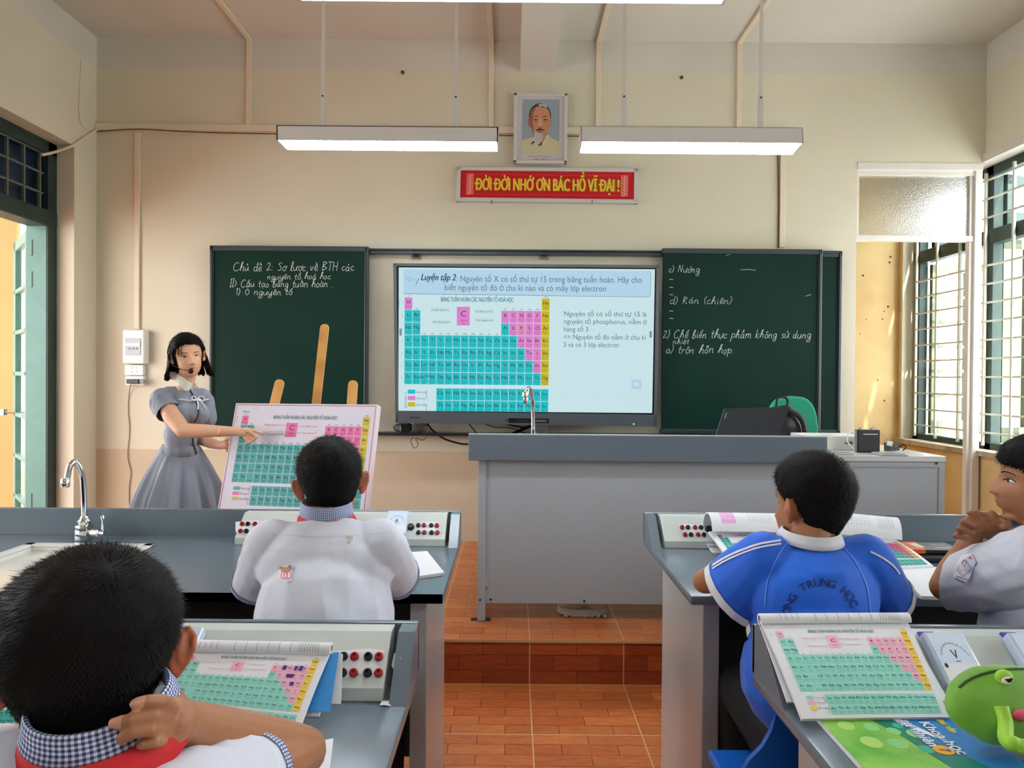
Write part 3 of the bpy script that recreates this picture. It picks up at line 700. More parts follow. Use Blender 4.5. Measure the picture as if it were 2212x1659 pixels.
def chart(A, x, y, cw, ch, P, screen=False, names=True, skip=()):
    """periodic table whose top-left cell corner is (x, y); P = dict of materials"""
    ink, teal, pink, yel = P['ink'], P['teal'], P['pink'], P['yel']
    def cell(z, c, r, w=1.0, h=1.0):
        m = yel if z in NOBLE else pink if z in NONM else teal
        x0, y1 = x + c * cw, y - r * ch
        A.rect(x0 + .025 * cw, y1 - (h - .02) * ch, x0 + (w - .025) * cw, y1 - .02 * ch, m, 1)
        return x0, y1
    for z, (s, nm, ms) in enumerate(EL, 1):
        c, r = el_pos(z)
        if r > 7 and screen:
            if s in ('La', 'Ac'): c, r = 2, (5 if s == 'La' else 6)
        x0, y1 = cell(z, c, r)
        if screen and s in ('La', 'Ac'): s = s + ('*' if s == 'La' else '**')
        A.text(s, x0 + .5 * cw, y1 - .52 * ch, .62 * min(cw, ch * .7), ink, 'C', 2, bold=.012, res=2)
        if names:
            A.text(nm, x0 + .5 * cw, y1 - .76 * ch, .17 * cw, ink, 'C', 2, res=1, width=min(.86, .12 * len(nm)) * cw)
            A.text(ms, x0 + .5 * cw, y1 - .93 * ch, .17 * cw, ink, 'C', 2, res=1)
            A.text(str(z), x0 + .06 * cw, y1 - .17 * ch, .17 * cw, ink, 'L', 2, res=1)
        else:
            A.rect(x0 + .2 * cw, y1 - .76 * ch, x0 + .8 * cw, y1 - .72 * ch, P['faint'], 2)
            A.rect(x0 + .4 * cw, y1 - .90 * ch, x0 + .6 * cw, y1 - .86 * ch, P['faint'], 2)
    if not screen:
        for r in (5, 6): cell(60, 2, r); A.rect(x + 2.15 * cw, y - (r + .8) * ch, x + 2.85 * cw, y - (r + .75) * ch, P['faint'] if not names else ink, 2)
    # example cell, captions, heading, legend
    cx0, cy1 = x + 6.5 * cw, y - .72 * ch
    A.rect(cx0, cy1 - 1.5 * ch, cx0 + 1.6 * cw, cy1, pink, 1)
    A.text('C', cx0 + .8 * cw, cy1 - .78 * ch, 1.0 * cw, ink, 'C', 2, bold=.01)
    A.text('Carbon', cx0 + .8 * cw, cy1 - 1.16 * ch, .33 * cw, ink, 'C', 2, res=1); A.text('12', cx0 + .8 * cw, cy1 - 1.4 * ch, .33 * cw, ink, 'C', 2, res=1)
    A.text('6', cx0 + .08 * cw, cy1 - .25 * ch, .3 * cw, ink, 'L', 2, res=1)
    tw = 9.0 * cw
    A.text('BẢNG TUẦN HOÀN CÁC NGUYÊN TỐ HOÁ HỌC', x + 9.0 * cw, y - .5 * ch + .18 * ch, .52 * ch, P['title'], 'C', 2, bold=.014, shear=.0 if screen else .12, width=tw)
    for t, tx, ty in (('Số hiệu nguyên tử', 4.4, 1.05), ('Kí hiệu hoá học', 9.9, 1.15), ('Khối lượng nguyên tử', 4.6, 2.02), ('Tên nguyên tố', 9.9, 1.85)):
        wbg = 1.15 * cw
        A.rect(x + tx * cw - wbg, y - ty * ch - .08 * ch, x + tx * cw + wbg, y - ty * ch + .24 * ch, P['tint'], 1)
        A.text(t, x + tx * cw, y - ty * ch, .30 * cw, ink, 'C', 2, res=1, width=2.1 * cw)
    if not screen:
        for x0_, x1_, yy in ((5.6, 6.5, .98), (8.1, 8.75, 1.08), (5.8, 6.5, 1.95), (8.1, 8.75, 1.78)): A.line([(x + x0_ * cw, y - yy * ch), (x + x1_ * cw, y - yy * ch)], .03 * cw, ink, 2)
    GL = [('IA', 0, 0), ('IIA', 1, 1), ('VIIIA', 17, 0)] + [(g, 12 + i, 1) for i, g in enumerate(('IIIA', 'IVA', 'VA', 'VIA', 'VIIA'))] + [(g, 2 + i, 3) for i, g in enumerate(('IIIB', 'IVB', 'VB', 'VIB', 'VIIB', 'VIIIB', 'VIIIB', 'VIIIB', 'IB', 'IIB'))]
    for g, c, r in GL: A.text(g, x + (c + .5) * cw, y - r * ch + .05 * ch, .26 * cw, ink, 'C', 2, res=1)
    for r in range(7): A.text(str(r + 1), x - .28 * cw, y - (r + .55) * ch, .26 * cw, ink, 'C', 2, res=1)
    A.text('Chu kì', x - .62 * cw, y - .75 * ch, .3 * cw, ink, 'L', 2, rot=math.pi / 2, res=1)
    for i, (nm, m) in enumerate((('Kim loại', teal), ('Phi kim', pink), ('Khí hiếm', yel))):
        yy = y - (7.42 + i * .52) * ch; xx = x + .55 * cw
        A.rect(xx - .1 * cw, yy - .34 * ch, xx + .85 * cw, yy, m, 1); A.text(nm, xx + 1.0 * cw, yy - .28 * ch, .36 * cw, ink, 'L', 2, res=1)
    A.text('Lanthanide', x + 2.85 * cw, y - 8.2 * ch, .26 * cw, ink, 'L', 2, rot=math.pi / 2, res=1)
    A.text('Actinide', x + 2.85 * cw, y - 9.2 * ch, .26 * cw, ink, 'L', 2, rot=math.pi / 2, res=1)
def pal(pre, teal, pink, yel, ink, title, tint, faint, emis=0.0):
    k = {}
    for n, c in (('teal', teal), ('pink', pink), ('yel', yel), ('ink', ink), ('title', title), ('tint', tint), ('faint', faint)):
        if emis: k[n] = mat(pre + '_' + n, (0, 0, 0), 0.25, emit=c, es=emis)
        else: k[n] = mat(pre + '_' + n, c, 0.45)
    return k
P_scr = pal('screen', (28, 196, 204), (226, 132, 208), (206, 186, 24), (52, 78, 84), (44, 132, 138), (200, 226, 232), (90, 150, 150), 0.92)
P_post = pal('poster', (72, 172, 170), (232, 118, 172), (216, 190, 66), (24, 34, 40), (36, 104, 120), (240, 216, 228), (50, 120, 120))
P_book = pal('book', (140, 214, 198), (240, 174, 196), (244, 200, 72), (50, 84, 88), (96, 124, 140), (246, 226, 230), (96, 168, 152))
P_bookd = pal('book_dark', (48, 164, 152), (214, 72, 132), (236, 160, 60), (30, 64, 70), (60, 90, 110), (240, 200, 214), (40, 130, 120))
def bil(TL, TR, BR, BL, x0, x1, y0, y1, bulge=None, n=None):
    """art window x0..x1, y0(top)..y1(bottom) laid on four corners"""
    TL, TR, BR, BL = map(V, (TL, TR, BR, BL)); nn = (TR - TL).cross(TL - BL).normalized() if n is None else V(n)
    def f(u, v):
        s, t = (u - x0) / (x1 - x0), (v - y0) / (y1 - y0)
        p = lerp(lerp(TL, TR, s), lerp(BL, BR, s), t)
        if bulge: p = p + nn * bulge(s, t)
        return p, nn
    return f

# ================================================================== CHALKBOARDS
HS = {'C': (.62, [[(.52, .86), (.35, 1), (.1, .75), (.05, .3), (.25, 0), (.56, .15)]]),
 'h': (.50, [[(.02, .1), (.2, .6), (.28, 1), (.16, .9), (.1, 0)], [(.1, .25), (.25, .5), (.38, .4), (.38, .08), (.5, 0)]]),
 'u': (.47, [[(.02, .48), (.04, .1), (.15, 0), (.3, .15), (.36, .5)], [(.36, .5), (.37, .1), (.47, 0)]]),
 'n': (.45, [[(.04, .5), (.06, 0)], [(.06, .3), (.2, .5), (.32, .42), (.33, .06), (.45, 0)]]),
 'm': (.66, [[(.04, .5), (.06, 0)], [(.06, .3), (.18, .5), (.28, .42), (.29, 0)], [(.29, .3), (.42, .5), (.52, .42), (.54, .06), (.66, 0)]]),
 'g': (.45, [[(.36, .42), (.2, .5), (.05, .3), (.12, .04), (.3, .15), (.36, .45)], [(.36, .45), (.36, -.3), (.2, -.45), (.06, -.3), (.4, .02)]]),
 'y': (.45, [[(.02, .48), (.05, .12), (.16, .02), (.3, .15), (.36, .5)], [(.36, .5), (.34, -.3), (.2, -.45), (.08, -.3), (.42, .02)]]),
 'e': (.38, [[(.03, .2), (.3, .3), (.26, .48), (.12, .46), (.04, .2), (.18, 0), (.38, .1)]]),
 'c': (.36, [[(.33, .42), (.18, .5), (.04, .25), (.16, 0), (.36, .1)]]),
 'a': (.47, [[(.34, .42), (.18, .5), (.04, .25), (.14, 0), (.32, .18), (.36, .48)], [(.36, .48), (.36, .08), (.47, 0)]]),
 'o': (.39, [[(.2, .5), (.04, .3), (.12, 0), (.3, .06), (.34, .34), (.18, .5)]]),
 't': (.32, [[(.17, .85), (.13, .12), (.3, 0)], [(0, .52), (.3, .52)]]),
 'b': (.42, [[(.04, .05), (.18, .6), (.22, 1), (.1, .85), (.08, .05), (.25, 0), (.36, .25), (.24, .44)]]),
 'l': (.28, [[(.04, .05), (.2, .6), (.24, 1), (.12, .9), (.1, .1), (.26, 0)]]),
 'i': (.2, [[(.06, .5), (.07, .08), (.2, 0)], [(.07, .68), (.085, .70)]]),
 'v': (.38, [[(.02, .5), (.15, 0), (.32, .5)]]), 's': (.32, [[(.28, .46), (.14, .5), (.08, .36), (.26, .2), (.22, .02), (.04, .04)]]),
 'r': (.32, [[(.05, .5), (.06, 0)], [(.06, .3), (.18, .5), (.3, .46)]]),
 'p': (.42, [[(.08, .5), (.02, -.45)], [(.06, .35), (.2, .5), (.36, .36), (.3, .06), (.08, .08)]]),
 'k': (.42, [[(.1, 1), (.06, 0)], [(.34, .5), (.1, .25), (.4, 0)]]),
 'd': (.47, [[(.34, .42), (.16, .48), (.04, .22), (.16, 0), (.34, .2)], [(.38, .98), (.36, .08), (.47, 0)]]),
 'S': (.46, [[(.44, .85), (.25, 1), (.1, .8), (.36, .45), (.3, .05), (.04, .08)]]), 'B': (.5, [[(.08, 1), (.06, 0)], [(.06, 1), (.4, .85), (.1, .52), (.44, .3), (.06, 0)]]),
 'T': (.5, [[(.0, 1), (.5, 1)], [(.25, 1), (.24, 0)]]), 'H': (.52, [[(.06, 1), (.06, 0)], [(.42, 1), (.42, 0)], [(.06, .5), (.42, .5)]]),
 'I': (.22, [[(.1, 1), (.1, 0)], [(0, 1), (.2, 1)], [(0, 0), (.2, 0)]]), 'N': (.58, [[(.02, 0), (.12, 1)], [(.12, 1), (.4, 0)], [(.4, 0), (.5, 1)]]),
 'R': (.52, [[(.08, 1), (.06, 0)], [(.06, 1), (.38, .85), (.1, .5)], [(.1, .5), (.46, 0)]]), 'O': (.55, [[(.26, .9), (.05, .5), (.24, .05), (.45, .45), (.24, .9)]]),
 '(': (.25, [[(.2, 1), (.05, .5), (.2, -.1)]]), ')': (.25, [[(.02, 1), (.16, .5), (.02, -.1)]]), '>': (.35, [[(.02, .8), (.24, .4)], [(.24, .4), (.04, .05)]]),
 ':': (.2, [[(.06, .4), (.08, .42)], [(.06, .05), (.08, .07)]]), '-': (.4, [[(.0, .3), (.35, .34)]]), '.': (.2, [[(.05, 0), (.07, .02)]]),
 '1': (.26, [[(.02, .7), (.16, .9)], [(.16, .9), (.14, 0)]]), '2': (.5, [[(.06, .7), (.22, .9), (.36, .66), (.1, .08), (.12, .02), (.46, .12)]]), 'P': (.5, [[(.08, 1), (.06, 0)], [(.06, 1), (.4, .8), (.08, .5)]])}
import unicodedata
def chalk(A, s, x, y, size, mt, width=None, w=.0016, seed=1, slant=.12):
    r = random.Random(seed); cx = 0; strokes = []
    for chh in s:
        if chh == ' ': cx += .38; continue
        bar = chh == 'đ'; d = unicodedata.normalize('NFD', 'd' if bar else chh); k = HS.get(d[0])
        if k is None: continue
        jy = r.uniform(-.05, .05); sc_ = r.uniform(.92, 1.08)
        for st in k[1]: strokes.append([(cx + p[0] * sc_, p[1] * sc_ + jy) for p in st])
        tall = .45 if d[0].isupper() else 0; mx = cx + .2
        if bar: strokes.append([(cx + .24, .78), (cx + .48, .8)])
        hgt = .62 + tall
        for mk in d[1:]:
            c = ord(mk)
            if c == 0x302: strokes.append([(mx - .12, hgt), (mx, hgt + .14), (mx + .12, hgt)]); hgt += .16
            elif c == 0x306: strokes.append([(mx - .1, hgt + .1), (mx, hgt), (mx + .1, hgt + .1)]); hgt += .14
            elif c == 0x31b: strokes.append([(cx + .34, .42), (cx + .44, .48), (cx + .4, .6)])
            elif c == 0x301: strokes.append([(mx, hgt + .02), (mx + .14, hgt + .2)])
            elif c == 0x300: strokes.append([(mx - .1, hgt + .18), (mx + .04, hgt + .02)])
            elif c == 0x309: strokes.append([(mx - .05, hgt + .16), (mx + .06, hgt + .18), (mx, hgt)])
            elif c == 0x303: strokes.append([(mx - .12, hgt + .03), (mx - .03, hgt + .12), (mx + .05, hgt + .03), (mx + .14, hgt + .12)])
            elif c == 0x323: strokes.append([(mx, -.16), (mx + .02, -.14)])
        cx += k[0] + .04
    sx = (width / (cx * size)) if width else 1.0
    for st in strokes:
        P = [((px_ * size + py_ * size * slant) * sx + x, py_ * size + y) for px_, py_ in st]
        if len(P) == 2: P = [P[0], ((P[0][0] + P[1][0]) / 2, (P[0][1] + P[1][1]) / 2), P[1]]
        Q = [(q.x, q.y) for q in crom([V((a, c, 0)) for a, c in P], 5)]
        if max(a for a, _ in Q) - min(a for a, _ in Q) + max(c for _, c in Q) - min(c for _, c in Q) < .08 * size: Q = [(Q[0][0] - .04 * size, Q[0][1]), Q[0], (Q[0][0] + .04 * size, Q[0][1])]
        A.line(Q, w, mt, 1)
BY = YF - .10      # front face of the sliding boards
def board(pxl, pxr, pyt, pyb, y, th, label, sides='LRTB'):
    a, c = atY(pxl, pyt, y), atY(pxr, pyt, y); zt = (a.z + c.z) / 2; zb = atY((pxl + pxr) / 2, pyb, y).z
    t = empty('chalkboard', ((a.x + c.x) / 2, y + th, zb), label, 'chalkboard')
    b = MB(); b.box((a.x + .01, y + .008, zb + .01), (c.x - .01, y + th, zt - .01), M_board); wsurf = b.build('writing_surface', t)
    b = MB(); fw = .028
    b.box((a.x, y, zt - .036), (c.x, y + th, zt), M_boardf, .006); b.box((a.x, y, zb), (c.x, y + th, zb + .03), M_boardf, .006)
    if 'L' in sides: b.box((a.x, y, zb), (a.x + fw, y + th, zt), M_boardf, .008); b.tube([(a.x + fw * .72, y - .002, zb), (a.x + fw * .72, y - .002, zt - .01)], .004, M_black, 6)
    if 'R' in sides: b.box((c.x - fw, y, zb), (c.x, y + th, zt), M_boardf, .008); b.tube([(c.x - fw * .72, y - .002, zb), (c.x - fw * .72, y - .002, zt - .01)], .004, M_black, 6)
    b.build('frame', t)
    return t, y + .008
tb, ys = board(452, 796, 531, 938, BY, .035, 'left green sliding chalkboard with four lines of chalk writing')
pf = lambda y: (lambda u, v: (atY(u, -v, y), V((0, -1, 0))))
def chalkline(*a, **k): A = Art(); chalk(A, *a, **k); A.lay('chalk_writing', pf(ys), tb, .0006)
chalkline('Chủ đề 2: Sơ lược về BTH các', 503, -585, 18.5, M_chalk, 262, .95, 3); chalkline('nguyên tố hoá học', 577, -603, 14, M_chalk, 138, .85, 4)
chalkline('II> Cấu tạo bảng tuần hoàn .', 496, -620, 16.5, M_chalk, 224, .9, 5); chalkline('1) Ô nguyên tố', 508, -637, 15, M_chalk, 124, .9, 6)
tb, ys = board(1431, 1778, 537, 938, BY, .035, 'right green sliding chalkboard with slanting chalk writing', 'R')
chalk_ = chalkline
chalkline('c) Nướng', 1444, -588, 16, M_chalk, 68, .9, 7); chalkline('d) Rán (chiên)', 1446, -656, 16, M_chalk, 136, .8, 8)
for y in (604, 621, 637, 672, 688): A = Art(); A.line([(1446, -y), (1450, -y + .5), (1454, -y)], 1.1, M_chalk, 1); A.lay('chalk_dash', pf(ys), tb, .0006)
chalkline('2) Chế biến thực phẩm không sử dụng', 1430, -730, 18, M_chalk, 322, .9, 9, slant=.2); chalkline('nhiệt', 1453, -743, 12, M_chalk, 36, .8, 10)
chalkline('a) trộn hỗn hợp.', 1437, -763, 18, M_chalk, 150, .9, 11, slant=.2)
for q in ([(1600, -583), (1617, -582), (1632, -584)], [(1568, -552), (1578, -549)], [(1740, -640), (1752, -636)]): A = Art(); A.line(q, .9, M_chalk, 1); A.lay('chalk_smear', pf(ys), tb, .0006)
board(1690, 1821, 541, 938, BY + .045, .035, 'rear green sliding chalkboard showing past the right one', 'R')
# rails the boards slide in
rt = empty('chalkboard_rail', (0, BY + .04, 1.0), 'long dark double rail along the tops and bottoms of the sliding chalkboards', 'rail')
b = MB(); xa, xb = atY(452, 700, BY).x, atY(1822, 700, BY).x
zt = atY(1110, 536, BY).z
b.box((xa + .01, BY + .038, zt - .010), (xb - .02, BY + .095, zt - .001), M_boardf); b.box((xa + .01, BY + .038, zt - .034), (xb - .02, BY + .095, zt - .018), M_boardf)
b.box((xa + .01, BY + .075, zt - .036), (xb - .02, BY + .095, zt), M_steelb); b.build('top_rail', rt)
zb_ = atY(910, 935, BY).z
b = MB(); b.box((xa + .01, BY + .02, zb_ - .022), (xb - .02, BY + .097, zb_ - .004), M_dark); b.box((xa + .01, BY + .06, zb_ - .004), (xb - .02, BY + .098, zb_ + .002), M_steelb); b.build('bottom_rail', rt)
for px in (899, 1175):
    p = atY(px, 552, YF); o = MB(); o.box((p.x - .034, YF - .006, p.z - .03), (p.x + .034, YF, p.z + .03), M_steelb, .002); o.box((p.x - .018, YF - .05, p.z - .008), (p.x + .018, YF - .006, p.z + .03), M_black, .003)
    o.build('bracket', rt)

# ================================================================== INTERACTIVE SCREEN
sy0, sy1 = 4.27, 4.345
C4 = [atY(850, 569, sy0), atY(1424, 573, sy0), atY(1418, 921, sy1), atY(855, 913, sy1)]
S4 = [atY(862, 578, sy0 + .004), atY(1414, 582, sy0 + .004), atY(1408, 892, sy1 - .006), atY(861, 887, sy1 - .006)]
nrm = (C4[1] - C4[0]).cross(C4[0] - C4[3]).normalized()
ts = empty('interactive_screen', (C4[2] + C4[3]) / 2 + V((0, .05, 0)), 'large interactive screen showing a periodic table slide in front of the chalkboards', 'screen')
M_bez = mat('screen_bezel', (104, 112, 118), 0.3, metal=0.5)
fb = bil(*C4, 0, 1, 0, 1, n=nrm)
def fr(u, v, d=0.0): p, n = fb(u, v); return p + n * d
b = MB()
for u0, v0, u1, v1 in ((0, 0, 1, .018), (0, .925, 1, 1), (0, 0, .012, 1), (.988, 0, 1, 1)):
    P4 = [fr(u0, v0, .012), fr(u1, v0, .012), fr(u1, v1, .012), fr(u0, v1, .012)]; b.prism(P4, -nrm * .06, M_bez)
b.prism([fr(.01, .02, -.02), fr(.99, .02, -.02), fr(.99, .98, -.02), fr(.01, .98, -.02)], -nrm * .05, M_dark); b.build('housing', ts)
b = MB(); b.prism([fr(.008, .012, .004), fr(.992, .012, .004), fr(.992, .93, .004), fr(.008, .93, .004)], -nrm * .02, M_black); b.build('black_border', ts)
M_scr = mat('screen_white', (0, 0, 0), 0.15, emit=(206, 234, 240), es=0.92)
M_scrh = mat('screen_heading_blue', (0, 0, 0), 0.15, emit=(182, 218, 240), es=0.92)
M_scrt = mat('screen_text', (0, 0, 0), 0.15, emit=(96, 122, 134), es=0.9)
M_scrd = mat('screen_text_dark', (0, 0, 0), 0.15, emit=(44, 72, 100), es=0.9)
M_scrg = mat('screen_rule', (0, 0, 0), 0.15, emit=(120, 150, 172), es=0.9)
A = Art(); A.rect(862, -889, 1413, -579, M_scr, 0)
A.rect(872, -636, 1402, -583, M_scrh, 1)
rr = [(1400 + 4 * math.cos(a), -(588 - 4 * math.sin(a))) for a in (math.pi / 2, math.pi / 4, 0)] + [(1404, -630)] + [(1398 + 6 * math.cos(a), -(632 - 6 * math.sin(a))) for a in (0, -math.pi / 4, -math.pi / 2)] + [(873, -635)]
A.line(rr, 1.2, M_scrg, 2)
for k in range(5): A.line([(876 + k * 5, -(596 + k * 2)), (884 + k * 4, -(610 - k))], .7, M_scrg, 2)
A.line([(899, -616), (905, -602)], 1.6, mat('screen_pen', (0, 0, 0), .2, emit=(150, 140, 110), es=.9), 2)
A.text('Luyện tập 2', 909, -606, 19.5, M_scrd, 'L', 2, bold=.02, shear=.28, width=76); A.text(': Nguyên tố X có số thứ tự 15 trong bảng tuần hoàn. Hãy cho', 986, -608, 18.5, M_scrt, 'L', 2, width=399)
A.text('biết nguyên tố đó ở chu kì nào và có mấy lớp electron', 960, -627, 18.5, M_scrt, 'L', 2, width=348)
for k, (t, w) in enumerate((('Nguyên tố có số thứ tự 15 là', 179), ('nguyên tố phosphorus, nằm ở', 179), ('hàng số 3', 53), ('=> Nguyên tố đó nằm ở chu kì', 178), ('3 và có 3 lớp electron', 120))):
    A.text(t, 1218, -(680 + k * 16.6), 15, M_scrt, 'L', 2, width=w)
chart(A, 874.5, -642.5, 17.4, 26.9, P_scr, screen=True)
A.ring(1127.5, -710, 8.6, 13.4, 1.2, mat('screen_mark', (0, 0, 0), .2, emit=(190, 200, 60), es=.9), 3, n=4, a0=math.pi / 4, a1=math.pi * 2.25)
A.rect(1367, -837, 1389, -816, M_scrh, 1); A.disc(1378, -826, 5, 5, M_scr, 2); A.rect(864, -725, 869, -710, M_scrg, 1); A.rect(1404, -725, 1409, -711, M_scrg, 1)
A.text('GKHTN 7 NHÓM 1  35', 880, -884, 6, P_scr['ink'], 'L', 2, rot=math.pi / 2, res=1, width=36)
# crop what falls under the lower border, then lay
S4m = bil(*S4, 862, 1413, -579, -889, n=nrm)
keep = []
for co, fs, mt_, ly in A.items:
    co = co.copy(); co[:, 1] = np.maximum(co[:, 1], -888.8); keep.append((co, fs, mt_, ly))
A.items = keep
A.lay('screen_image', lambda u, v: (lambda p: (p[0] + p[1] * .011, p[1]))(S4m(u, v)), ts, .0006)
A = Art(); M_ink = mat('dark_print', (28, 30, 34), 0.5); M_grey = mat('grey_print', (140, 144, 148), 0.5)
A.text('Avetouch', 881, -906.5, 7.5, M_ink, 'L', 2, shear=.25, bold=.02, width=24)
bb = bil(*C4, 850, 1424, -571, -917, n=nrm); _bl = lambda u, v: (lambda p: (p[0] + p[1] * .0125, p[1]))(bb(u, v))
A.lay('brand_lettering', _bl, ts, .0005); A = Art()
A.rect(1098, -913, 1187, -903, M_black, 1); A.disc(1094, -908, 2, 2.4, M_ink, 2, 10)
for k in range(8): A.rect(1151 + k * 4, -910, 1153.4 + k * 4, -906, M_grey, 2)
for k in range(4): A.rect(1117 + k * 7, -909, 1120 + k * 7, -908, M_grey, 2)
A.lay('control_panel', _bl, ts, .0005); A = Art(); A.disc(1373, -912, 1.6, 1.6, mat('green_light', (20, 60, 20), .3, emit=(60, 255, 120), es=4), 2, 10)
A.lay('power_light', _bl, ts, .0005)
b = MB(); p = atY(1165, 925, 4.45); b.box((p.x - .05, 4.38, p.z - .05), (p.x + .05, YF, p.z + .10), M_steelb, .003); b.box((p.x - .3, 4.42, p.z + .05), (p.x + .3, YF, p.z + .3), M_dark, .003); b.build('wall_mount', ts)
# cables under the screen
cg = 'black cables hanging under the interactive screen'
def cab(pts, r, label, y=YF - .06, mt=M_black):
    b = MB(); b.tube(crom([atY(a, c, y) for a, c in pts], 6), r, mt, 6); return tag(b.build('cable'), label, 'cable', cg)
cab([(918, 905), (930, 925), (945, 938), (965, 950), (1000, 959), (1030, 958)], .007, 'thickest black cable curving from screen to the desk')
cab([(1005, 905), (1018, 922), (1032, 938), (1045, 950)], .004, 'thin black cable slanting down from screen middle')
cab([(1040, 913), (1070, 923), (1100, 924), (1125, 932), (1150, 945)], .003, 'thin brown cable waving under screen right half')
cab([(1084, 913), (1115, 921), (1145, 922), (1190, 908)], .006, 'black cable hanging in a shallow arc left of screen mount')
cab([(1105, 938), (1135, 925), (1168, 912)], .011, 'thick black strap rising to the screen mount')
b = MB()
for k in range(5):
    w = 22 - k * 1.5; cx = 872 + k * 1.5; b.tube([atY(cx + w * math.cos(a), 924 + (10 + k * .7) * math.sin(a) + k * .5, YF - .07 - k * .008) for a in np.linspace(0, 2 * math.pi, 24, endpoint=False)], .0032, mat('cable_dark_blue', (34, 38, 58), .4), 6, closed=True)
for k in range(6): b.tube(crom([atY(895 + k * 4, 914, YF - .07), atY(903 + k * 5, 924, YF - .07), atY(900 + k * 5, 937, YF - .07)], 5), .003, M_black, 6)
b.tube(crom([atY(893, 945, YF - .06), atY(887, 952, YF - .06), atY(895, 968, YF - .06), atY(903, 960, YF - .06), atY(898, 946, YF - .06), atY(912, 951, YF - .06), atY(922, 944, YF - .06)], 6), .0022, M_black, 6)
tag(b.build('coiled_cable'), 'coiled bundle of thin cables resting on the rail under screen', 'cable')
b = MB(); p = atY(878, 925, YF - .05); b.box(p + V((-.035, -.02, -.03)), p + V((.035, .02, .028)), M_dark, .006); tag(b.build('power_adapter'), 'dark power adapter inside the cable coil under screen', 'adapter')

# ================================================================== PORTRAIT AND SLOGAN
def framed(name, corners, fw, y, th, label, cat, tilt=0.0, mt=None):
    (l, t_, r, bt) = corners; a, c = atY(l, t_, y), atY(r, bt, y); zt, zb = a.z, c.z
    return a.x, c.x, zt, zb
x0, x1, zt, zb = framed('portrait', (1110, 204, 1224, 356), 0, YF - .03, 0, '', '')
y = YF - .062
tp = empty('framed_portrait', ((x0 + x1) / 2, YF, zb), 'white framed portrait of an elderly man with a white goatee above the red slogan', 'picture')
b = MB()
M_pf = mat('portrait_frame', (206, 206, 204), 0.25)
fw = .022
for a, c in (((x0, y, zt - fw), (x1, YF - .03, zt)), ((x0, y, zb), (x1, YF - .03, zb + fw)), ((x0, y, zb), (x0 + fw, YF - .03, zt)), ((x1 - fw, y, zb), (x1, YF - .03, zt))): b.box(a, c, M_pf, .005)
b.build('frame', tp)
A = Art(); Wd, Hd = x1 - x0, zt - zb
A.rect(0, -1, 1, 0, mat('portrait_mount', (204, 202, 206), .4), 0)
q = lambda px, py: ((px - 1110) / 114, -(py - 204) / 152)
def pp(pts, rgb, ly, nm): A.poly([q(1090 + a * 150 / 1382, 190 + c * 180 / 1659) for a, c in pts], mat('portrait_' + nm, rgb, .5), ly)
pp([(330, 230), (1110, 225), (1110, 1335), (315, 1335)], (150, 168, 178), 1, 'sky')
def elp(cx, cy, rx, ry, rgb, ly, nm, n=28, rot=0): pp([(cx + rx * math.cos(a) * math.cos(rot) - ry * math.sin(a) * math.sin(rot), cy + rx * math.cos(a) * math.sin(rot) + ry * math.sin(a) * math.cos(rot)) for a in np.linspace(0, 2 * math.pi, n, endpoint=False)], rgb, ly, nm)
pp([(315, 1335), (315, 1080), (430, 1040), (560, 1000), (620, 960), (860, 940), (980, 1040), (1110, 1090), (1110, 1335)], (206, 200, 164), 2, 'tunic')
pp([(580, 990), (600, 900), (820, 900), (880, 960), (740, 1190)], (196, 150, 118), 3, 'neck')
pp([(565, 1000), (590, 1000), (700, 1180), (640, 1200)], (222, 216, 184), 4, 'collar_a'); pp([(860, 950), (900, 980), (800, 1130), (720, 1190)], (216, 210, 178), 4, 'collar_b')
elp(700, 560, 232, 250, (58, 62, 64), 4, 'hair'); elp(760, 360, 100, 36, (176, 178, 172), 5, 'grey_hair', rot=.15)
elp(478, 700, 34, 92, (176, 112, 88), 4, 'ear_left'); elp(915, 690, 32, 86, (196, 138, 108), 4, 'ear_right')
pp([(500, 470), (560, 410), (650, 378), (760, 376), (850, 410), (895, 480), (915, 600), (905, 740), (880, 850), (830, 950), (760, 1010), (680, 1020), (600, 960), (540, 860), (510, 760), (490, 620)], (198, 142, 108), 5, 'face')
pp([(500, 470), (560, 410), (620, 385), (560, 520), (545, 700), (570, 880), (600, 960), (540, 860), (510, 760), (490, 620)], (158, 92, 72), 6, 'face_side')
for cx, s in ((610, 1), (815, -1)):
    pp([(cx - 62, 600), (cx - 30, 572), (cx + 20, 568), (cx + 55, 590), (cx + 20, 584), (cx - 30, 588)], (90, 58, 46), 7, 'brow')
    pp([(cx - 44, 650), (cx, 630), (cx + 46, 650), (cx, 664)], (70, 40, 32), 7, 'eye'); elp(cx, 690, 42, 12, (176, 116, 90), 7, 'bag')
pp([(690, 600), (720, 600), (760, 760), (735, 800), (670, 800), (645, 770)], (212, 160, 124), 7, 'nose'); pp([(655, 785), (700, 800), (765, 785), (740, 805), (670, 806)], (120, 70, 56), 8, 'nostrils')
pp([(600, 890), (640, 845), (700, 822), (780, 850), (806, 885), (750, 862), (660, 866)], (62, 52, 46), 8, 'moustache'); elp(700, 892, 46, 14, (150, 80, 70), 8, 'mouth')
pp([(590, 880), (630, 900), (700, 925), (760, 930), (750, 1060), (735, 1150), (670, 1190), (610, 1080), (580, 980)], (186, 188, 182), 8, 'goatee')
pp([(500, 1165), (560, 1090), (600, 1100), (545, 1150)], (48, 50, 40), 9, 'fold_left'); pp([(640, 1160), (680, 1190), (750, 1160), (730, 1090), (700, 1150), (670, 1170)], (58, 60, 52), 9, 'fold_mid')
M_cap = mat('portrait_caption', (150, 84, 84), .6)
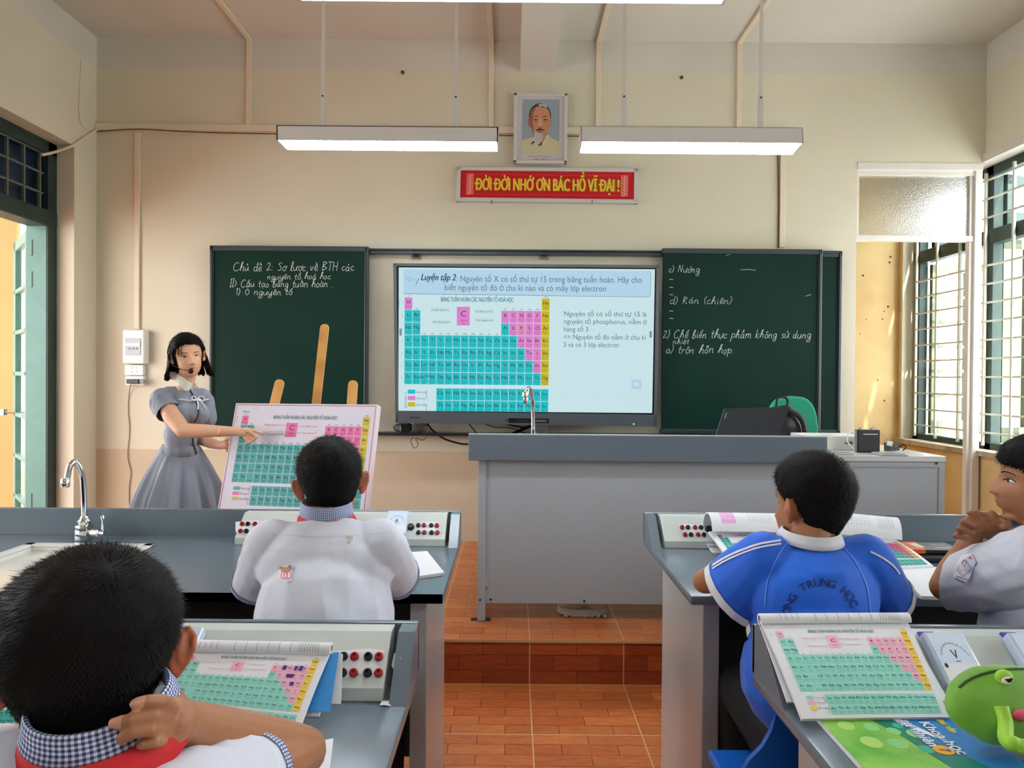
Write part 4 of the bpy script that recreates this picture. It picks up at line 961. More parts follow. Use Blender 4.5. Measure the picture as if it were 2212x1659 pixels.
A.text('Chủ tịch HỒ CHÍ MINH', q(1166, 343)[0], q(1166, 343)[1], .026, M_cap, 'C', 6, sx=1, width=.46); A.text('(1890 - 1969)', q(1166, 349)[0], q(1166, 349)[1], .024, M_cap, 'C', 6, width=.24)
A.lay('portrait_print', lambda u, v: (V((x0 + .012 + u * (Wd - .024), YF - .046, zt - .006 + v * (Hd - .012))), V((0, -1, 0))), tp, .0005)
# slogan banner
SC = [atY(987, 360, YF - .04), atY(1379, 364, YF - .04), atY(1378, 440, YF - .03), atY(985, 435, YF - .03)]
tsn = empty('slogan_banner', (SC[2] + SC[3]) / 2, 'red slogan banner with yellow letters in a white frame under the portrait', 'sign')
b = MB(); fs_ = bil(*SC, 0, 1, 0, 1, n=(0, -1, 0))
g = lambda u, v: fs_(u, v)[0]
for u0, v0, u1, v1 in ((0, 0, 1, .10), (0, .88, 1, 1), (0, 0, .022, 1), (.978, 0, 1, 1)): b.prism([g(u0, v0), g(u1, v0), g(u1, v1), g(u0, v1)], (0, .03, 0), M_pf)
b.prism([g(0, .94) + V((0, -.012, 0)), g(1, .94) + V((0, -.012, 0)), g(1, 1) + V((0, -.012, 0)), g(0, 1) + V((0, -.012, 0))], (0, .02, 0), M_pf)
b.build('frame', tsn)
A = Art(); A.rect(0, 0, 1000, 190, M_red, 0)
M_redb = mat('sign_border', (226, 84, 60), .3); M_wh = mat('sign_white', (238, 216, 210), .4)
for yy in (26, 164): A.line([(70, yy), (930, yy)], 2.5, M_redb, 1)
for xx in (55, 945):
    A.rect(xx - 18, 22, xx + 18, 168, M_redb, 0.5)
    for k in range(7):
        for s in (-1, 1): A.ring(xx + s * 7, 34 + k * 20, 6, 8, 2.2, M_wh, 1, n=12, a0=0 if s > 0 else math.pi, a1=(0 if s > 0 else math.pi) + 4.6)
    A.line([(xx - 18, 22), (xx - 18, 168), (xx + 18, 168), (xx + 18, 22), (xx - 18, 22)], 1.5, M_wh, 1)
M_yels = mat('sign_letter_edge', (150, 110, 20), .4)
A.text('ĐỜI ĐỜI NHỚ ƠN BÁC HỒ VĨ ĐẠI !', 503, 50, 122, M_yels, 'C', 1.6, bold=.03, width=836); A.text('ĐỜI ĐỜI NHỚ ƠN BÁC HỒ VĨ ĐẠI !', 500, 54, 120, M_yel, 'C', 2.6, bold=.022, width=824)
A.lay('lettering', lambda u, v: (g(.022 + .956 * u / 1000, .10 + .78 * (1 - v / 190)) + V((0, .004, 0)), V((0, -1, 0))), tsn, .0006)
for px in (1062, 1279):
    b = MB(); p = atY(px, 437, YF - .045); b.tube([p + V((0, .04, 0)), p, p + V((0, -.006, .012))], .0025, M_dark, 6)
    b.build('hook', tsn)

# ================================================================== BREAKER BOX, SOCKETS ON THE FRONT WALL
p0, p1 = atY(264, 712, YF - .07), atY(311, 786, YF - .07)
tk = empty('breaker_box', ((p0.x + p1.x) / 2, YF, p1.z), 'white breaker box on the front wall near left corner', 'electrical box')
b = MB(); b.box((p0.x, YF - .07, p1.z), (p1.x, YF, p0.z), M_white_pl, .01); b.build('cover', tk)
M_clr = mat('smoked_window', (168, 174, 180), 0.15)
b = MB(); wz0, wz1 = lerp(p0.z, p1.z, .25), lerp(p0.z, p1.z, .75); b.box((lerp(p0.x, p1.x, .14), YF - .074, wz1), (lerp(p0.x, p1.x, .86), YF - .068, wz0), M_clr, .002)
b.box((lerp(p0.x, p1.x, .14), YF - .079, lerp(wz0, wz1, .28)), (lerp(p0.x, p1.x, .84), YF - .07, lerp(wz0, wz1, .48)), M_white_pl, .003)
for k in range(3): b.box((lerp(p0.x, p1.x, .3 + k * .17), YF - .078, lerp(wz0, wz1, .66)), (lerp(p0.x, p1.x, .38 + k * .17), YF - .07, lerp(wz0, wz1, .56)), M_grey, .001)
b.build('window', tk)
def socket(px0_, py0_, px1_, py1_, label, holes):
    a, c = atY(px0_, py0_, YF - .035), atY(px1_, py1_, YF - .035); t = empty('wall_socket', ((a.x + c.x) / 2, YF, c.z), label, 'socket')
    b = MB(); b.box((a.x, YF - .035, c.z), (c.x, YF, a.z), M_white_pl, .004); b.build('cover_plate', t)
    b = MB()
    for i in range(2):
        for j in range(2): b.lathe((lerp(a.x, c.x, .4 + i * .25), YF - .035, lerp(a.z, c.z, .3 + j * .35)), [(.004, 0), (.004, .0008)], M_grey, axis=(0, -1, 0), n=10)
    if holes: b.build('socket_hole', t)
    return a, c
socket(269, 788, 309, 811, 'white wall socket just under the breaker box', True)
a, c = socket(270, 812, 310, 833, 'white wall socket with a black charger, lowest under the breaker box', False)
b = MB(); q0, q1 = atY(277, 819, YF - .05), atY(304, 829, YF - .05); b.box((q0.x, YF - .075, q1.z), (q1.x, YF - .035, q0.z), M_black, .004); b.box((q1.x, YF - .07, q1.z + .003), (q1.x + .03, YF - .04, q0.z), M_grey, .003)
tag(b.build('phone_charger'), 'black charger plugged into the lower wall socket', 'charger')
cbl = MB(); cbl.tube(crom([atY(283, 828, YF - .055), atY(279, 850, YF - .01), atY(277, 885, YF - .006), atY(280, 930, YF - .006), atY(276, 985, YF - .006), atY(283, 1020, YF - .006), atY(279, 1060, YF - .006), atY(281, 1130, YF - .006)], 6), .0022, M_wire, 6)
tag(cbl.build('cable'), 'thin charger cable hanging down the front wall to the floor', 'cable')

# ================================================================== STUDENT BENCHES
TZ = 0.75
def bench(side, yb, label, xfar, hole=None):
    """lab bench: folded worktop with back upstand and end cheek; yb = back edge"""
    s = side                                   # +1: aisle end on the left (x small), -1: aisle end on the right
    xe = {-1: -.172, 1: .458}[s]; lo, hi = (xe, xfar) if s > 0 else (xfar, xe)
    yf = yb - .615; t = empty('lab_bench', ((lo + hi) / 2, yb - .3, 0), label, 'bench', 'grey laboratory benches of the pupils')
    b = MB(); th = .024
    if hole:
        hx0, hx1, hy0, hy1 = hole
        for a_, c_ in (((lo, yf), (hi, hy0)), ((lo, hy1), (hi, yb)), ((lo, hy0), (hx0, hy1)), ((hx1, hy0), (hi, hy1))): b.box((a_[0], a_[1], TZ - th), (c_[0], c_[1], TZ), M_top)
    else: b.box((lo, yf, TZ - th), (hi, yb, TZ), M_top, .005)
    b.build('worktop', t, smooth=True)
    b = MB(); b.box((lo, yb - .014, TZ - .002), (hi, yb, TZ + .092), M_top, .003); b.build('upstand', t)
    e = xe; w = .03 * s
    b = MB(); b.prism([(e, yb, TZ - .001), (e, yb - .150, TZ - .001), (e, yb - .055, TZ + .090), (e, yb, TZ + .090)], (w, 0, 0), M_top); b.build('end_cheek', t)
    xi = e + .045 * s; b = MB(); b.box((xi, yf + .05, .0), (xi + .045 * s, yb - .1, TZ - th), M_body, .004); b.build('side_panel', t)
    b = MB(); x2 = xfar - .06 * s; b.box((x2, yf + .05, 0), (x2 - .04 * s, yb - .1, TZ - th), M_body, .004); b.build('side_panel', t)
    b = MB(); b.box((xi + .045 * s, yb - .20, .10), (x2 - .04 * s, yb - .18, TZ - th), M_dark); b.build('back_panel', t)  # grey panel coloured dark: shade of the knee space put into it
    b = MB(); b.box((xi + .045 * s, yf + .16, TZ - th - .10), (x2 - .04 * s, yf + .18, TZ - th), M_dark); b.box((xi + .045 * s, yf + .18, TZ - th - .10), (x2 - .04 * s, yb - .2, TZ - th - .09), M_dark); b.build('book_shelf', t)
    xm = xi + .045 * s; b = MB(); b.prism([(xm - .0 * s, yf + .055, .0), (xm, yf + .30, 0), (xm, yf + .055, .17)], (.004 * s, 0, 0), M_body)
    b.build('foot_gusset', t)
    return t, yf
YBA, YBB = 2.315, 1.265
_s0, _s1 = atZ(62, 1177, TZ), atZ(330, 1182, TZ); _yn = atZ(0, 1280, TZ).y
bench(-1, YBA, 'front left grey lab bench with sink and tap', -2.45, (_s0.x + .012, _s1.x - .012, _yn + .012, _s0.y - .012))
bench(-1, YBB, 'nearest left grey lab bench behind the boy with his back turned', -2.45)
bench(1, YBA, 'front right grey lab bench where the boy in blue sits', 2.75)
bench(1, YBB, 'nearest right grey lab bench carrying the frog pencil case', 2.75)

def console(x0, x1, yb, label, meters, jacks, end):
    """sloping electric supply box; meters: list of (x, letter), jacks: list of (x, colour order)"""
    z0, z1 = TZ + .001, TZ + .089
    yt0, yt1, ybt = yb - .016, yb - .050, yb - .132        # back, top front, bottom front
    t = empty('power_console', ((x0 + x1) / 2, yb - .08, TZ), label, 'power supply box', 'sloping supply boxes on the benches')
    b = MB(); prof = [(yt0, z0), (ybt, z0), (ybt, z0 + .022), (yt1, z1), (yt0, z1)]
    b.prism([(x0, y, z) for y, z in prof], (x1 - x0, 0, 0), M_box); b.build('casing', t)
    xe = x1 if end < 0 else x0
    b = MB(); b.box((xe, ybt - .002, TZ), (xe - .026 * end, ybt + .05, TZ + .003), M_steelb); b.lathe((xe - .014 * end, ybt + .012, TZ + .003), [(.006, 0), (.004, .003)], M_dark, n=8); b.build('bracket', t)
    o = V((x0, ybt, z0 + .022)); uy = V((0, yt1 - ybt, z1 - z0 - .022)); L = uy.length; uy.normalize(); n = V((1, 0, 0)).cross(uy)
    P = lambda x, h, d=0: V((x, ybt, z0 + .022)) + uy * (h * L) + n * d
    for jx, cols, kn in jacks:
        A = Art(); xs = [jx, jx + .019, jx + .043, jx + .062]
        pts = [(jx - .014, .26), (jx - .026, .62), (jx + .019, .66), (jx + .043, .68), (jx + .072, .64), (jx + .052, .5), (jx + .066, .34), (jx + .050, .2), (jx + .03, .24), (jx + .01, .16), (jx - .008, .18)]
        if kn > 0: pts = [(2 * jx + .062 - a, c) for a, c in pts]
        A.poly(pts, M_paper, 1); A.lay('torn_label', lambda u, v: (P(u, v, 0), n), t, .0006)
        for hrow in (.52, .24):
            for k, x in enumerate(xs):
                m = M_plugr if (k % 2 == (1 if cols == 'BR' else 0)) else M_plug
                b = MB(); b.lathe(P(x + (0.004 if hrow < .4 else 0), hrow), [(.0075, 0), (.0075, .006), (.0055, .009), (.0030, .009), (.0028, .004)], m, axis=n, n=14); b.build('socket', t, smooth=True)
        if not kn: continue
        kx = jx - .024 if kn < 0 else jx + .086
        b = MB(); b.lathe(P(kx, .45), [(.012, 0), (.012, .006), (.009, .012), (.004, .012)], M_plug, axis=n, n=16); b.build('knob', t, smooth=True)
    for mx, s in meters:
        w, h = .072, .92; b = MB(); c = P(mx + w / 2, .48, .012)
        b.obox(c, (w / 2, 0, 0), uy * L * h / 2, n * .012, mat('meter_case', (196, 210, 228), .12, coat=.5), .004); mo = b.build('meter', t)
        A = Art(); mf = mat('meter_face', (206, 220, 240), .3); A.rect(.06, .06, .94, .95, mat('meter_white', (226, 230, 234), .3), 1); A.rect(.06, .38, .94, .95, mf, 1.5)
        A.ring(.5, .42, .34, .34, .016, M_grey, 2, a0=.35, a1=math.pi - .35)
        for k in range(11): a = lerp(.35, math.pi - .35, k / 10); A.line([(.5 + .34 * math.cos(a), .42 + .34 * math.sin(a)), (.5 + .38 * math.cos(a), .42 + .38 * math.sin(a))], .012, M_grey, 2)
        A.text(s, .5, .47, .24, M_ink, 'C', 2, bold=.01); A.line([(.44, .42), (.56, .42)], .014, M_ink, 2); A.disc(.16, .34, .04, .045, M_ink, 2, 8)
        A.lay('dial', lambda u, v: (P(mx + u * w, .48 + (v - .5) * h, .0245), n), mo, .0003)
        b = MB(); b.obox(P(mx + .02, .99, .0), (.014, 0, 0), uy * .007, n * .0025, mat('purple_tape', (88, 52, 168), .5)); b.build('tape', mo)
    return t, P, n
xa0 = atZ(497, 1183, TZ).x
tA, PA, nA = console(xa0, -.215, YBA, 'supply box on the front left bench behind the boy in white', [(atY(832, 1145, 2.2).x, 'A'), (xa0 + .30, 'V')], [(atY(903, 1150, 2.22).x, 'BR', -1), (atY(522, 1150, 2.22).x, 'RB', 0)], -1)
xb0 = -1.05
tB, PB, nB = console(xb0, -.215, YBB, 'supply box on the nearest left bench behind the open textbook', [(-.62, 'A')], [(atY(741, 1440, 1.17).x, 'BR', -1)], -1)
tC, PC, nC = console(.502, 1.20, YBA, 'supply box on the front right bench under the open textbooks', [], [(atY(1474, 1160, 2.22).x, 'RB', 1)], 1)
mx = atY(2010, 1440, 1.17).x
tD, PD, nD = console(.502, 1.60, YBB, 'supply box with voltmeter on the nearest right bench', [(mx, 'V'), (atY(2196, 1440, 1.17).x, 'A')], [(1.25, 'RB', 1)], 1)
# scraps of paper
M_scrap = mat('torn_paper', (226, 226, 230), .7)
def scrap(pts, label):
    A = Art(); A.poly(pts, M_scrap, 1); return tag(A.lay('paper_scrap', lambda u, v: (atZ(u, v, TZ + .002), V((0, 0, 1))), None, .0006), label, 'paper scrap')
scrap([(820, 1524), (826, 1513), (842, 1511), (840, 1518), (845, 1526), (832, 1524)], 'tiny torn white paper scrap lying on nearest left bench')
b = MB(); p = atY(862, 1455, 1.165)
b.add([p + V((-.012, .02, .028)), p + V((.002, .01, .024)), p + V((.010, .0, .004)), p + V((.012, -.01, -.022)), p + V((-.004, .0, -.006)), p + V((-.015, .01, .01)), p + V((-.006, .012, .016))], [(0, 1, 6), (1, 2, 6), (2, 3, 4), (2, 4, 6), (4, 5, 6), (5, 0, 6)], M_scrap)
tag(b.build('paper_scrap'), 'crumpled paper scrap stuck beside the supply box on nearest left bench', 'paper scrap')

# ---- sink and tap on the front left bench
M_cer = mat('white_ceramic', (226, 228, 222), 0.12)
s0, s1 = atZ(62, 1177, TZ), atZ(330, 1182, TZ); yn = atZ(0, 1280, TZ).y
ts_ = empty('sink', ((s0.x + s1.x) / 2, (s0.y + yn) / 2, TZ), 'white ceramic sink let into front left bench', 'sink')
b = MB(); x0, x1, y0, y1 = s0.x - .0, s1.x, yn, s0.y; r = .03
for a, c in (((x0, y0, TZ), (x1, y0 + r, TZ + .008)), ((x0, y1 - r, TZ), (x1, y1, TZ + .008)), ((x0, y0, TZ), (x0 + r, y1, TZ + .008)), ((x1 - r, y0, TZ), (x1, y1, TZ + .008))): b.box(a, c, M_cer, .003)
b.build('rim', ts_)
b = MB(); q = .014; zb3 = TZ - .021
b.box((x0 + q, y0 + q, zb3), (x1 - q, y1 - q, zb3 + .008), M_cer)
for a, c in (((x0 + q, y0 + q, zb3), (x1 - q, y0 + r, TZ)), ((x0 + q, y1 - r, zb3), (x1 - q, y1 - q, TZ)), ((x0 + q, y0 + q, zb3), (x0 + r, y1 - q, TZ)), ((x1 - r, y0 + q, zb3), (x1 - q, y1 - q, TZ))): b.box(a, c, M_cer)
b.build('basin', ts_)
b = MB(); b.lathe(((x0 + x1) / 2, (y0 + y1) / 2, zb3 + .008), [(.028, 0), (.026, .002), (.016, .002)], M_steelb, n=20); b.build('drain', ts_)
def tap(base, spout, top_z, label, hdir, blabel):
    """gooseneck tap"""
    base = V(base); spout = V(spout); t = empty('tap', base, label, 'tap')
    b = MB(); b.box(base + V((-.020, -.020, 0)), base + V((.020, .020, .052)), M_steel, .004); b.lathe(base + V((0, 0, .052)), [(.019, 0), (.021, .012), (.014, .022), (.013, .028)], M_steel, n=20); b.build('body', t, smooth=True)
    d = V((spout.x - base.x, spout.y - base.y, 0)); s0_ = base + V((0, 0, .075)); H = top_z - base.z
    pts = [s0_, s0_ + V((0, 0, (H - .075) * .55)) + d * .05, base + d * .16 + V((0, 0, H * .86)), base + d * .45 + V((0, 0, H * .995)), base + d * .76 + V((0, 0, H * .96)), base + d * .94 + V((0, 0, H * .78)), spout + V((0, 0, .02))]
    b = MB(); b.tube(crom(pts, 6), .0095, M_steel, 14); b.lathe(spout, [(.013, 0), (.014, .004), (.014, .024), (.010, .030)], M_steel, n=18); b.lathe(spout + V((0, 0, -.001)), [(.010, 0), (.010, .002)], M_black, n=14)
    b.build('spout', t, smooth=True)
    h = V(hdir).normalized(); c = base + V((0, 0, .026)); b = MB(); b.tube([c + h * .018, c + h * .030, c + h * .032, c + h * .055, c + h * .057, c + h * .075], [.009, .009, .015, .015, .008, .008], M_steel, 16)
    b.tube([c + h * .070 + V((0, 0, -.005)), c + h * .070 + V((0, 0, .04)), c + h * .066 + V((0, 0, .058))], [.006, .004, .005], M_steel, 8); b.build('handle', t, smooth=True)
    return t
bp = atZ(182, 1167, TZ); sp = atY(141, 1052, bp.y - .05)
tap((bp.x, bp.y, TZ), sp, atY(165, 996, bp.y).z, 'chrome gooseneck tap over sink on the front left bench', (1, -.15, 0), '')

# ================================================================== TEACHER'S DESK, SIDE CABINET AND WHAT STANDS ON THEM
M_desk = mat('desk_grey_steel', (162, 168, 174), 0.4, var=0.03, vscale=2)
M_fasc = mat('desk_blue_grey', (96, 108, 120), 0.3, var=0.06, vscale=4, bump=.03)
yd = 3.0
f0, f1 = atY(1012, 939, yd), atY(1788, 942, yd); fz1 = (f0.z + f1.z) / 2; fz0 = atY(1400, 998, yd).z
td = empty('teacher_desk', ((f0.x + f1.x) / 2, yd + .35, PLZ), 'long grey teacher desk with blue grey front edge on the tiled platform', 'desk')
b = MB(); b.box((f0.x, yd, fz0), (f1.x, yd + .03, fz1), M_fasc, .004); b.box((f0.x, yd, fz1 - .004), (f1.x, yd + .034, fz1 + .001), M_desk, .001); b.build('front_upstand', td)
b = MB(); b.box((f0.x, yd + .03, fz0), (f1.x, yd + .75, fz0 + .03), M_fasc, .003); b.build('worktop', td)
pz0 = atY(1200, 1304, yd + .06).z; xp0 = atY(1049, 1200, yd + .06).x; xp1 = atY(1812, 1200, yd + .06).x
b = MB(); b.box((xp0, yd + .06, pz0), (xp1, yd + .075, fz0), M_desk, .001); b.build('front_panel', td)
xl0 = atY(1032, 1200, yd + .05).x
b = MB(); b.box((xl0, yd + .05, PLZ + .002), (xp0, yd + .10, fz0), M_desk, .002); b.box((xl0 - .03, yd + .06, PLZ), (xl0 + .06, yd + .09, PLZ + .004), M_dark); b.build('leg', td)
b = MB(); b.box((xl0, yd + .68, PLZ), (xl0 + .05, yd + .73, fz0), M_desk, .002); b.build('leg', td)
b = MB(); b.box((xp1 - .04, yd + .10, PLZ), (xp1, yd + .73, fz0), M_desk, .002); b.build('side_panel', td)
b = MB(); b.box((xl0, yd + .1, PLZ + .12), (xl0 + .02, yd + .70, fz0), M_desk); b.build('side_panel', td)
for px, py in ((1037, 1296), (1060, 1295), (1262, 1299)):
    b = MB(); b.lathe(atY(px, py, yd + (.05 if px < 1049 else .06)), [(.0055, 0), (.004, .003)], M_dark, axis=(0, -1, 0), n=10); b.build('screw', td)
b = MB(); p = atY(1051, 1256, yd + .055); b.box(p + V((-.006, -.004, -.022)), p + V((.006, .004, .022)), M_desk, .001); b.build('hinge', td)
# side cabinet
yc = 3.08; c1 = atY(2044, 998, yc); cz = atY(2044, 986, yc).z
M_cab = mat('cabinet_pale_grey', (202, 204, 202), 0.25, var=.03)
tc_ = empty('side_cabinet', ((xp1 + c1.x) / 2, yc + .3, PLZ), 'pale grey steel cabinet beside the right end of teacher desk', 'cabinet')
cy1 = yc + .62
b = MB(); b.box((f1.x + .01, yc, cz - .026), (c1.x, cy1, cz), M_cab, .003); b.build('top', tc_)
b = MB(); b.box((xp1 + .012, yc + .008, PLZ), (c1.x - .004, cy1 - .004, cz - .026), M_desk, .002); b.box((xp1 + .012, yc + .002, PLZ + .04), (xp1 + .035, yc + .01, cz - .03), M_desk); b.box((c1.x - .03, yc + .002, PLZ + .02), (c1.x - .004, yc + .01, cz - .03), M_desk)
b.box((xp1 + .035, yc + .002, cz - .05), (c1.x - .03, yc + .01, cz - .03), M_desk); b.build('body', tc_)
for px, py in ((1821, 997), (2023, 1001)):
    b = MB(); b.lathe(atY(px, py, yc), [(.0065, 0), (.004, .003)], M_dark, axis=(0, -1, 0), n=10); b.build('screw', tc_)
DT = fz0 + .03
# laptop
b = MB(); yl = 3.28; L4 = [atY(1565, 883, yl + .02), atY(1706, 879, yl + .02), atY(1684, 940, yl - .05), atY(1546, 941, yl - .05)]
M_lap = mat('laptop_lid', (56, 60, 66), 0.28, metal=.6)
tl = empty('laptop', (L4[2] + L4[3]) / 2 + V((0, 0, DT - L4[2].z)), 'open dark laptop seen from behind on the teacher desk', 'laptop')
dn = (L4[3] - L4[0]); k = (DT + .012 - L4[0].z) / dn.z
B0, B1 = L4[0] + (L4[3] - L4[0]) * k, L4[1] + (L4[2] - L4[1]) * ((DT + .012 - L4[1].z) / (L4[2].z - L4[1].z))
b.prism([L4[0], L4[1], B1, B0], (0, .008, 0), M_lap); b.build('lid', tl)
A = Art(); ff = bil(L4[0], L4[1], L4[2], L4[3], 0, 1, 0, 1, n=(0, -1, 0)); A.rect(.045, .15, .06, .38, M_grey, 1); A.lay('lid_badge', ff, tl, .0006)
b = MB(); b.prism([B0 + V((0, .008, -.012)), B1 + V((0, .008, -.012)), B1 + V((.02, .24, -.012)), B0 + V((-.02, .24, -.012))], (0, 0, .014), M_lap); b.build('keyboard_base', tl)
# white printer box with writing
g0, g1 = atY(1789, 948, 3.32), atY(1851, 978, 3.32); bxl = g0.x - .10
tb_ = empty('cardboard_box', (bxl + .18, 3.45, cz), 'flat white cardboard box lying on side cabinet behind the speaker', 'box')
M_card = mat('white_carton', (226, 226, 218), .5)
b = MB(); zt_ = atY(1800, 946, 3.32).z; b.box((bxl, 3.32, cz), (g1.x + .04, 3.52, cz + .058), M_card, .003); b.build('tray', tb_)
b = MB(); b.box((bxl - .003, 3.317, cz + .052), (g1.x + .043, 3.523, max(zt_, cz + .07)), M_card, .003); b.build('lid', tb_)
A = Art(); A.text('SAMSUNG', 0, 0, .018, M_ink, 'L', 1, bold=.02, width=.040); q0 = atY(1825, 957, 3.315); A.lay('lettering', plane_fn((q0.x, 3.3155, q0.z - .006), (1, 0, 0), (0, 0, 1)), tb_, .0004)
A = Art(); A.rect(0, 0, .05, .025, M_grey, 1); q0 = (g0.x - .01, 3.36, max(zt_, cz + .07)); A.lay('picture', plane_fn(q0, (1, 0, 0), (0, 1, 0)), tb_, .0006)
# amplifier speaker
s0, s1 = atY(1854, 928, 3.22), atY(1899, 980, 3.22)
tsp = empty('voice_amplifier', ((s0.x + s1.x) / 2, 3.25, cz), 'small black portable speaker standing on the side cabinet', 'speaker')
b = MB(); b.box((s0.x - .004, 3.225, cz), (s1.x, 3.245, s0.z), mat('speaker_grey', (120, 122, 124), .35), .012); b.box((s0.x, 3.215, cz + .002), (s1.x, 3.235, s0.z - .002), M_black, .010); b.build('case', tsp, smooth=True)
b = MB()
for k in range(6): b.box((lerp(s0.x, s1.x, .22 + k * .115), 3.2125, s0.z - .024), (lerp(s0.x, s1.x, .30 + k * .115), 3.2155, s0.z - .019), M_paper)
b.build('buttons', tsp)
for f in (.2, .75):
    b = MB(); b.lathe((lerp(s0.x, s1.x, f), 3.245, s0.z - .002), [(.006, 0), (.006, .008), (.004, .010)], M_grey, n=10); b.build('knob', tsp)
b = MB(); b.tube(crom([(s0.x - .003, 3.24, s0.z - .015), (s0.x - .035, 3.24, s0.z - .02), (s0.x - .04, 3.24, cz + .05), (s0.x - .008, 3.235, cz + .012)], 6), .0028, M_white_pl, 6); b.build('lead', tsp)
# belt with name card
b = MB(); p = atY(1900, 978, 3.3)
for k in range(3): b.prism([(p.x + .01 + k * .012, 3.27 + k * .015, cz + .004), (p.x + .10 - k * .01, 3.30 + k * .012, cz + .004), (p.x + .105, 3.32, cz + .030 - k * .006), (p.x + .02, 3.29, cz + .042 - k * .005)], (0, .008, 0), M_blackm)
b.tube(crom([(p.x + .095, 3.27, cz + .006), (p.x + .108, 3.265, cz + .02), (p.x + .10, 3.27, cz + .034), (p.x + .085, 3.285, cz + .02)], 5), .003, M_blackm, 6)
tag(b.build('waist_belt'), 'folded black webbing belt lying right of the small speaker', 'belt')
b = MB(); p = atY(1922, 958, 3.262); b.obox(p, (.013, 0, -.003), (0, .002, 0), (.003, 0, .011), M_white_pl, .001); b.tube(crom([p + V((-.004, 0, .011)), p + V((-.01, .01, .022)), (s1.x - .012, 3.245, s0.z + .012), (s1.x - .02, 3.245, s0.z + .003)], 6), .0012, M_grey, 5)
b.tube(crom([p + V((.008, 0, -.011)), p + V((.014, .0, -.03)), p + V((.02, .0, cz - p.z + .003))], 5), .0012, M_grey, 5)
tag(b.build('plug_adapter'), 'small white plug hanging on a wire beside the speaker', 'plug')
def booklet(px0_, px1_, py, label, n=3):
    a, c = atZ(px0_, py, cz), atZ(px1_, py, cz); b = MB()
    for k in range(n): b.box((a.x + k * .004, a.y + k * .003, cz + .0005 + k * .0035), (c.x - k * .006, a.y + .10 - k * .004, cz + .0035 + k * .0035), M_paper if k % 2 else M_grey, .001)
    return tag(b.build('booklet'), label, 'booklet')
booklet(1904, 1960, 985, 'thin stack of white cards right of the small speaker')
booklet(1797, 1843, 983, 'thin stack of white cards left of the small speaker')
b = MB(); p = atZ(1836, 972, cz); b.box(p + V((-.012, 0, 0)), p + V((.013, .02, .020)), M_black, .004); tag(b.build('binder_clip'), 'tiny black clip lying in front of the white cardboard box', 'clip')
# tap on the teacher's desk, green chair and rucksack behind
p = atY(1152, 936, yd + .10)
tap((p.x, yd + .12, DT), (atY(1134, 850, yd - .02).x, yd - .03, atY(1135, 858, yd - .02).z), atY(1138, 838, yd + .03).z, 'chrome gooseneck tap at the teacher desk in front of screen', (.2, 1, 0), '')
M_gch = mat('green_chair_fabric', (22, 146, 112), 0.7, bump=.08, bscale=200)
yg = 3.86
tg = empty('swivel_chair', (1.62, yg + .25, PLZ), 'green upholstered office chair behind the teacher desk', 'chair')
def rounded(xa_, xb_, za, zb2, y, th, top, mt, n=28):
    pts = []; cx = (xa_ + xb_) / 2; w = (xb_ - xa_) / 2; H = zb2 - za
    for k in range(n):
        a = 2 * math.pi * k / n; cc, ss = math.cos(a), math.sin(a); e = .62
        pts.append((cx + w * math.copysign(abs(cc) ** e, cc), y, za + H / 2 + H / 2 * math.copysign(abs(ss) ** (.75 if ss > 0 else .55), ss)))
    return pts
ga, gb = atY(1657, 860, yg).x, atY(1770, 860, yg).x; gz1 = atY(1712, 856, yg).z; gz0 = gz1 - .50
b = MB(); P = rounded(ga, gb, gz0, gz1, yg, .05, 0, M_gch); b.prism(P, (0, .05, 0), M_gch); bo = b.build('backrest', tg); mo = bo.modifiers.new('b', 'BEVEL'); mo.width = .012; mo.segments = 3
b = MB(); P = rounded(ga + .006, gb + .012, gz0, gz1 + .004, yg + .05, .012, 0, M_black); b.prism(P, (0, .018, 0), M_black); b.build('back_shell', tg)
b = MB(); b.box((1.36, yg + .02, .60), (1.86, yg + .47, .67), M_gch, .03); b.build('seat', tg)
b = MB(); b.box((1.57, yg + .05, .60), (1.65, yg + .075, 1.0), M_black, .004); b.build('back_stem', tg)
b = MB(); b.cyl((1.62, yg + .25, .28), (1.62, yg + .25, .60), .025, M_steelb); b.build('column', tg)
for k in range(5):
    a = k * 2 * math.pi / 5 + .3; d = V((math.cos(a), math.sin(a), 0)); b = MB(); b.tube([V((1.62, yg + .25, .30)), V((1.62, yg + .25, .262)) + d * .25], [.024, .014], M_black, 8); b.lathe(V((1.62, yg + .25, .217)) + d * .25 - V((0, .012, 0)), [(.026, 0), (.026, .024)], M_black, axis=(0, 1, 0), n=14); b.build('leg', tg)
# rucksack on the chair
M_bag = mat('black_leatherette', (24, 24, 26), 0.35, bump=.1, bscale=60)
tr_ = empty('rucksack', (1.55, 3.75, .67), 'black rucksack with a top loop hanging in front of green chair', 'bag')
cb = atY(1702, 905, 3.75)
bg = blob('body', [('e', (cb.x - .02, 3.75, cb.z - .14), (.13, .075, .22)), ('e', (cb.x - .01, 3.71, cb.z - .18), (.10, .06, .15))], .012, tr_, M_bag, smooth=3)
b = MB(); lp = [atY(1677, 880, 3.72), atY(1679, 862, 3.72), atY(1690, 857, 3.72), atY(1701, 863, 3.72), atY(1700, 882, 3.72)]; b.tube(crom(lp, 5), .007, M_bag, 8); b.build('carry_loop', tr_)
b = MB(); b.tube(crom([atY(1702, 884, 3.68), atY(1727, 900, 3.68), atY(1738, 925, 3.68), atY(1738, 960, 3.68)], 6), .016, M_bag, 8); b.build('shoulder_strap', tr_)
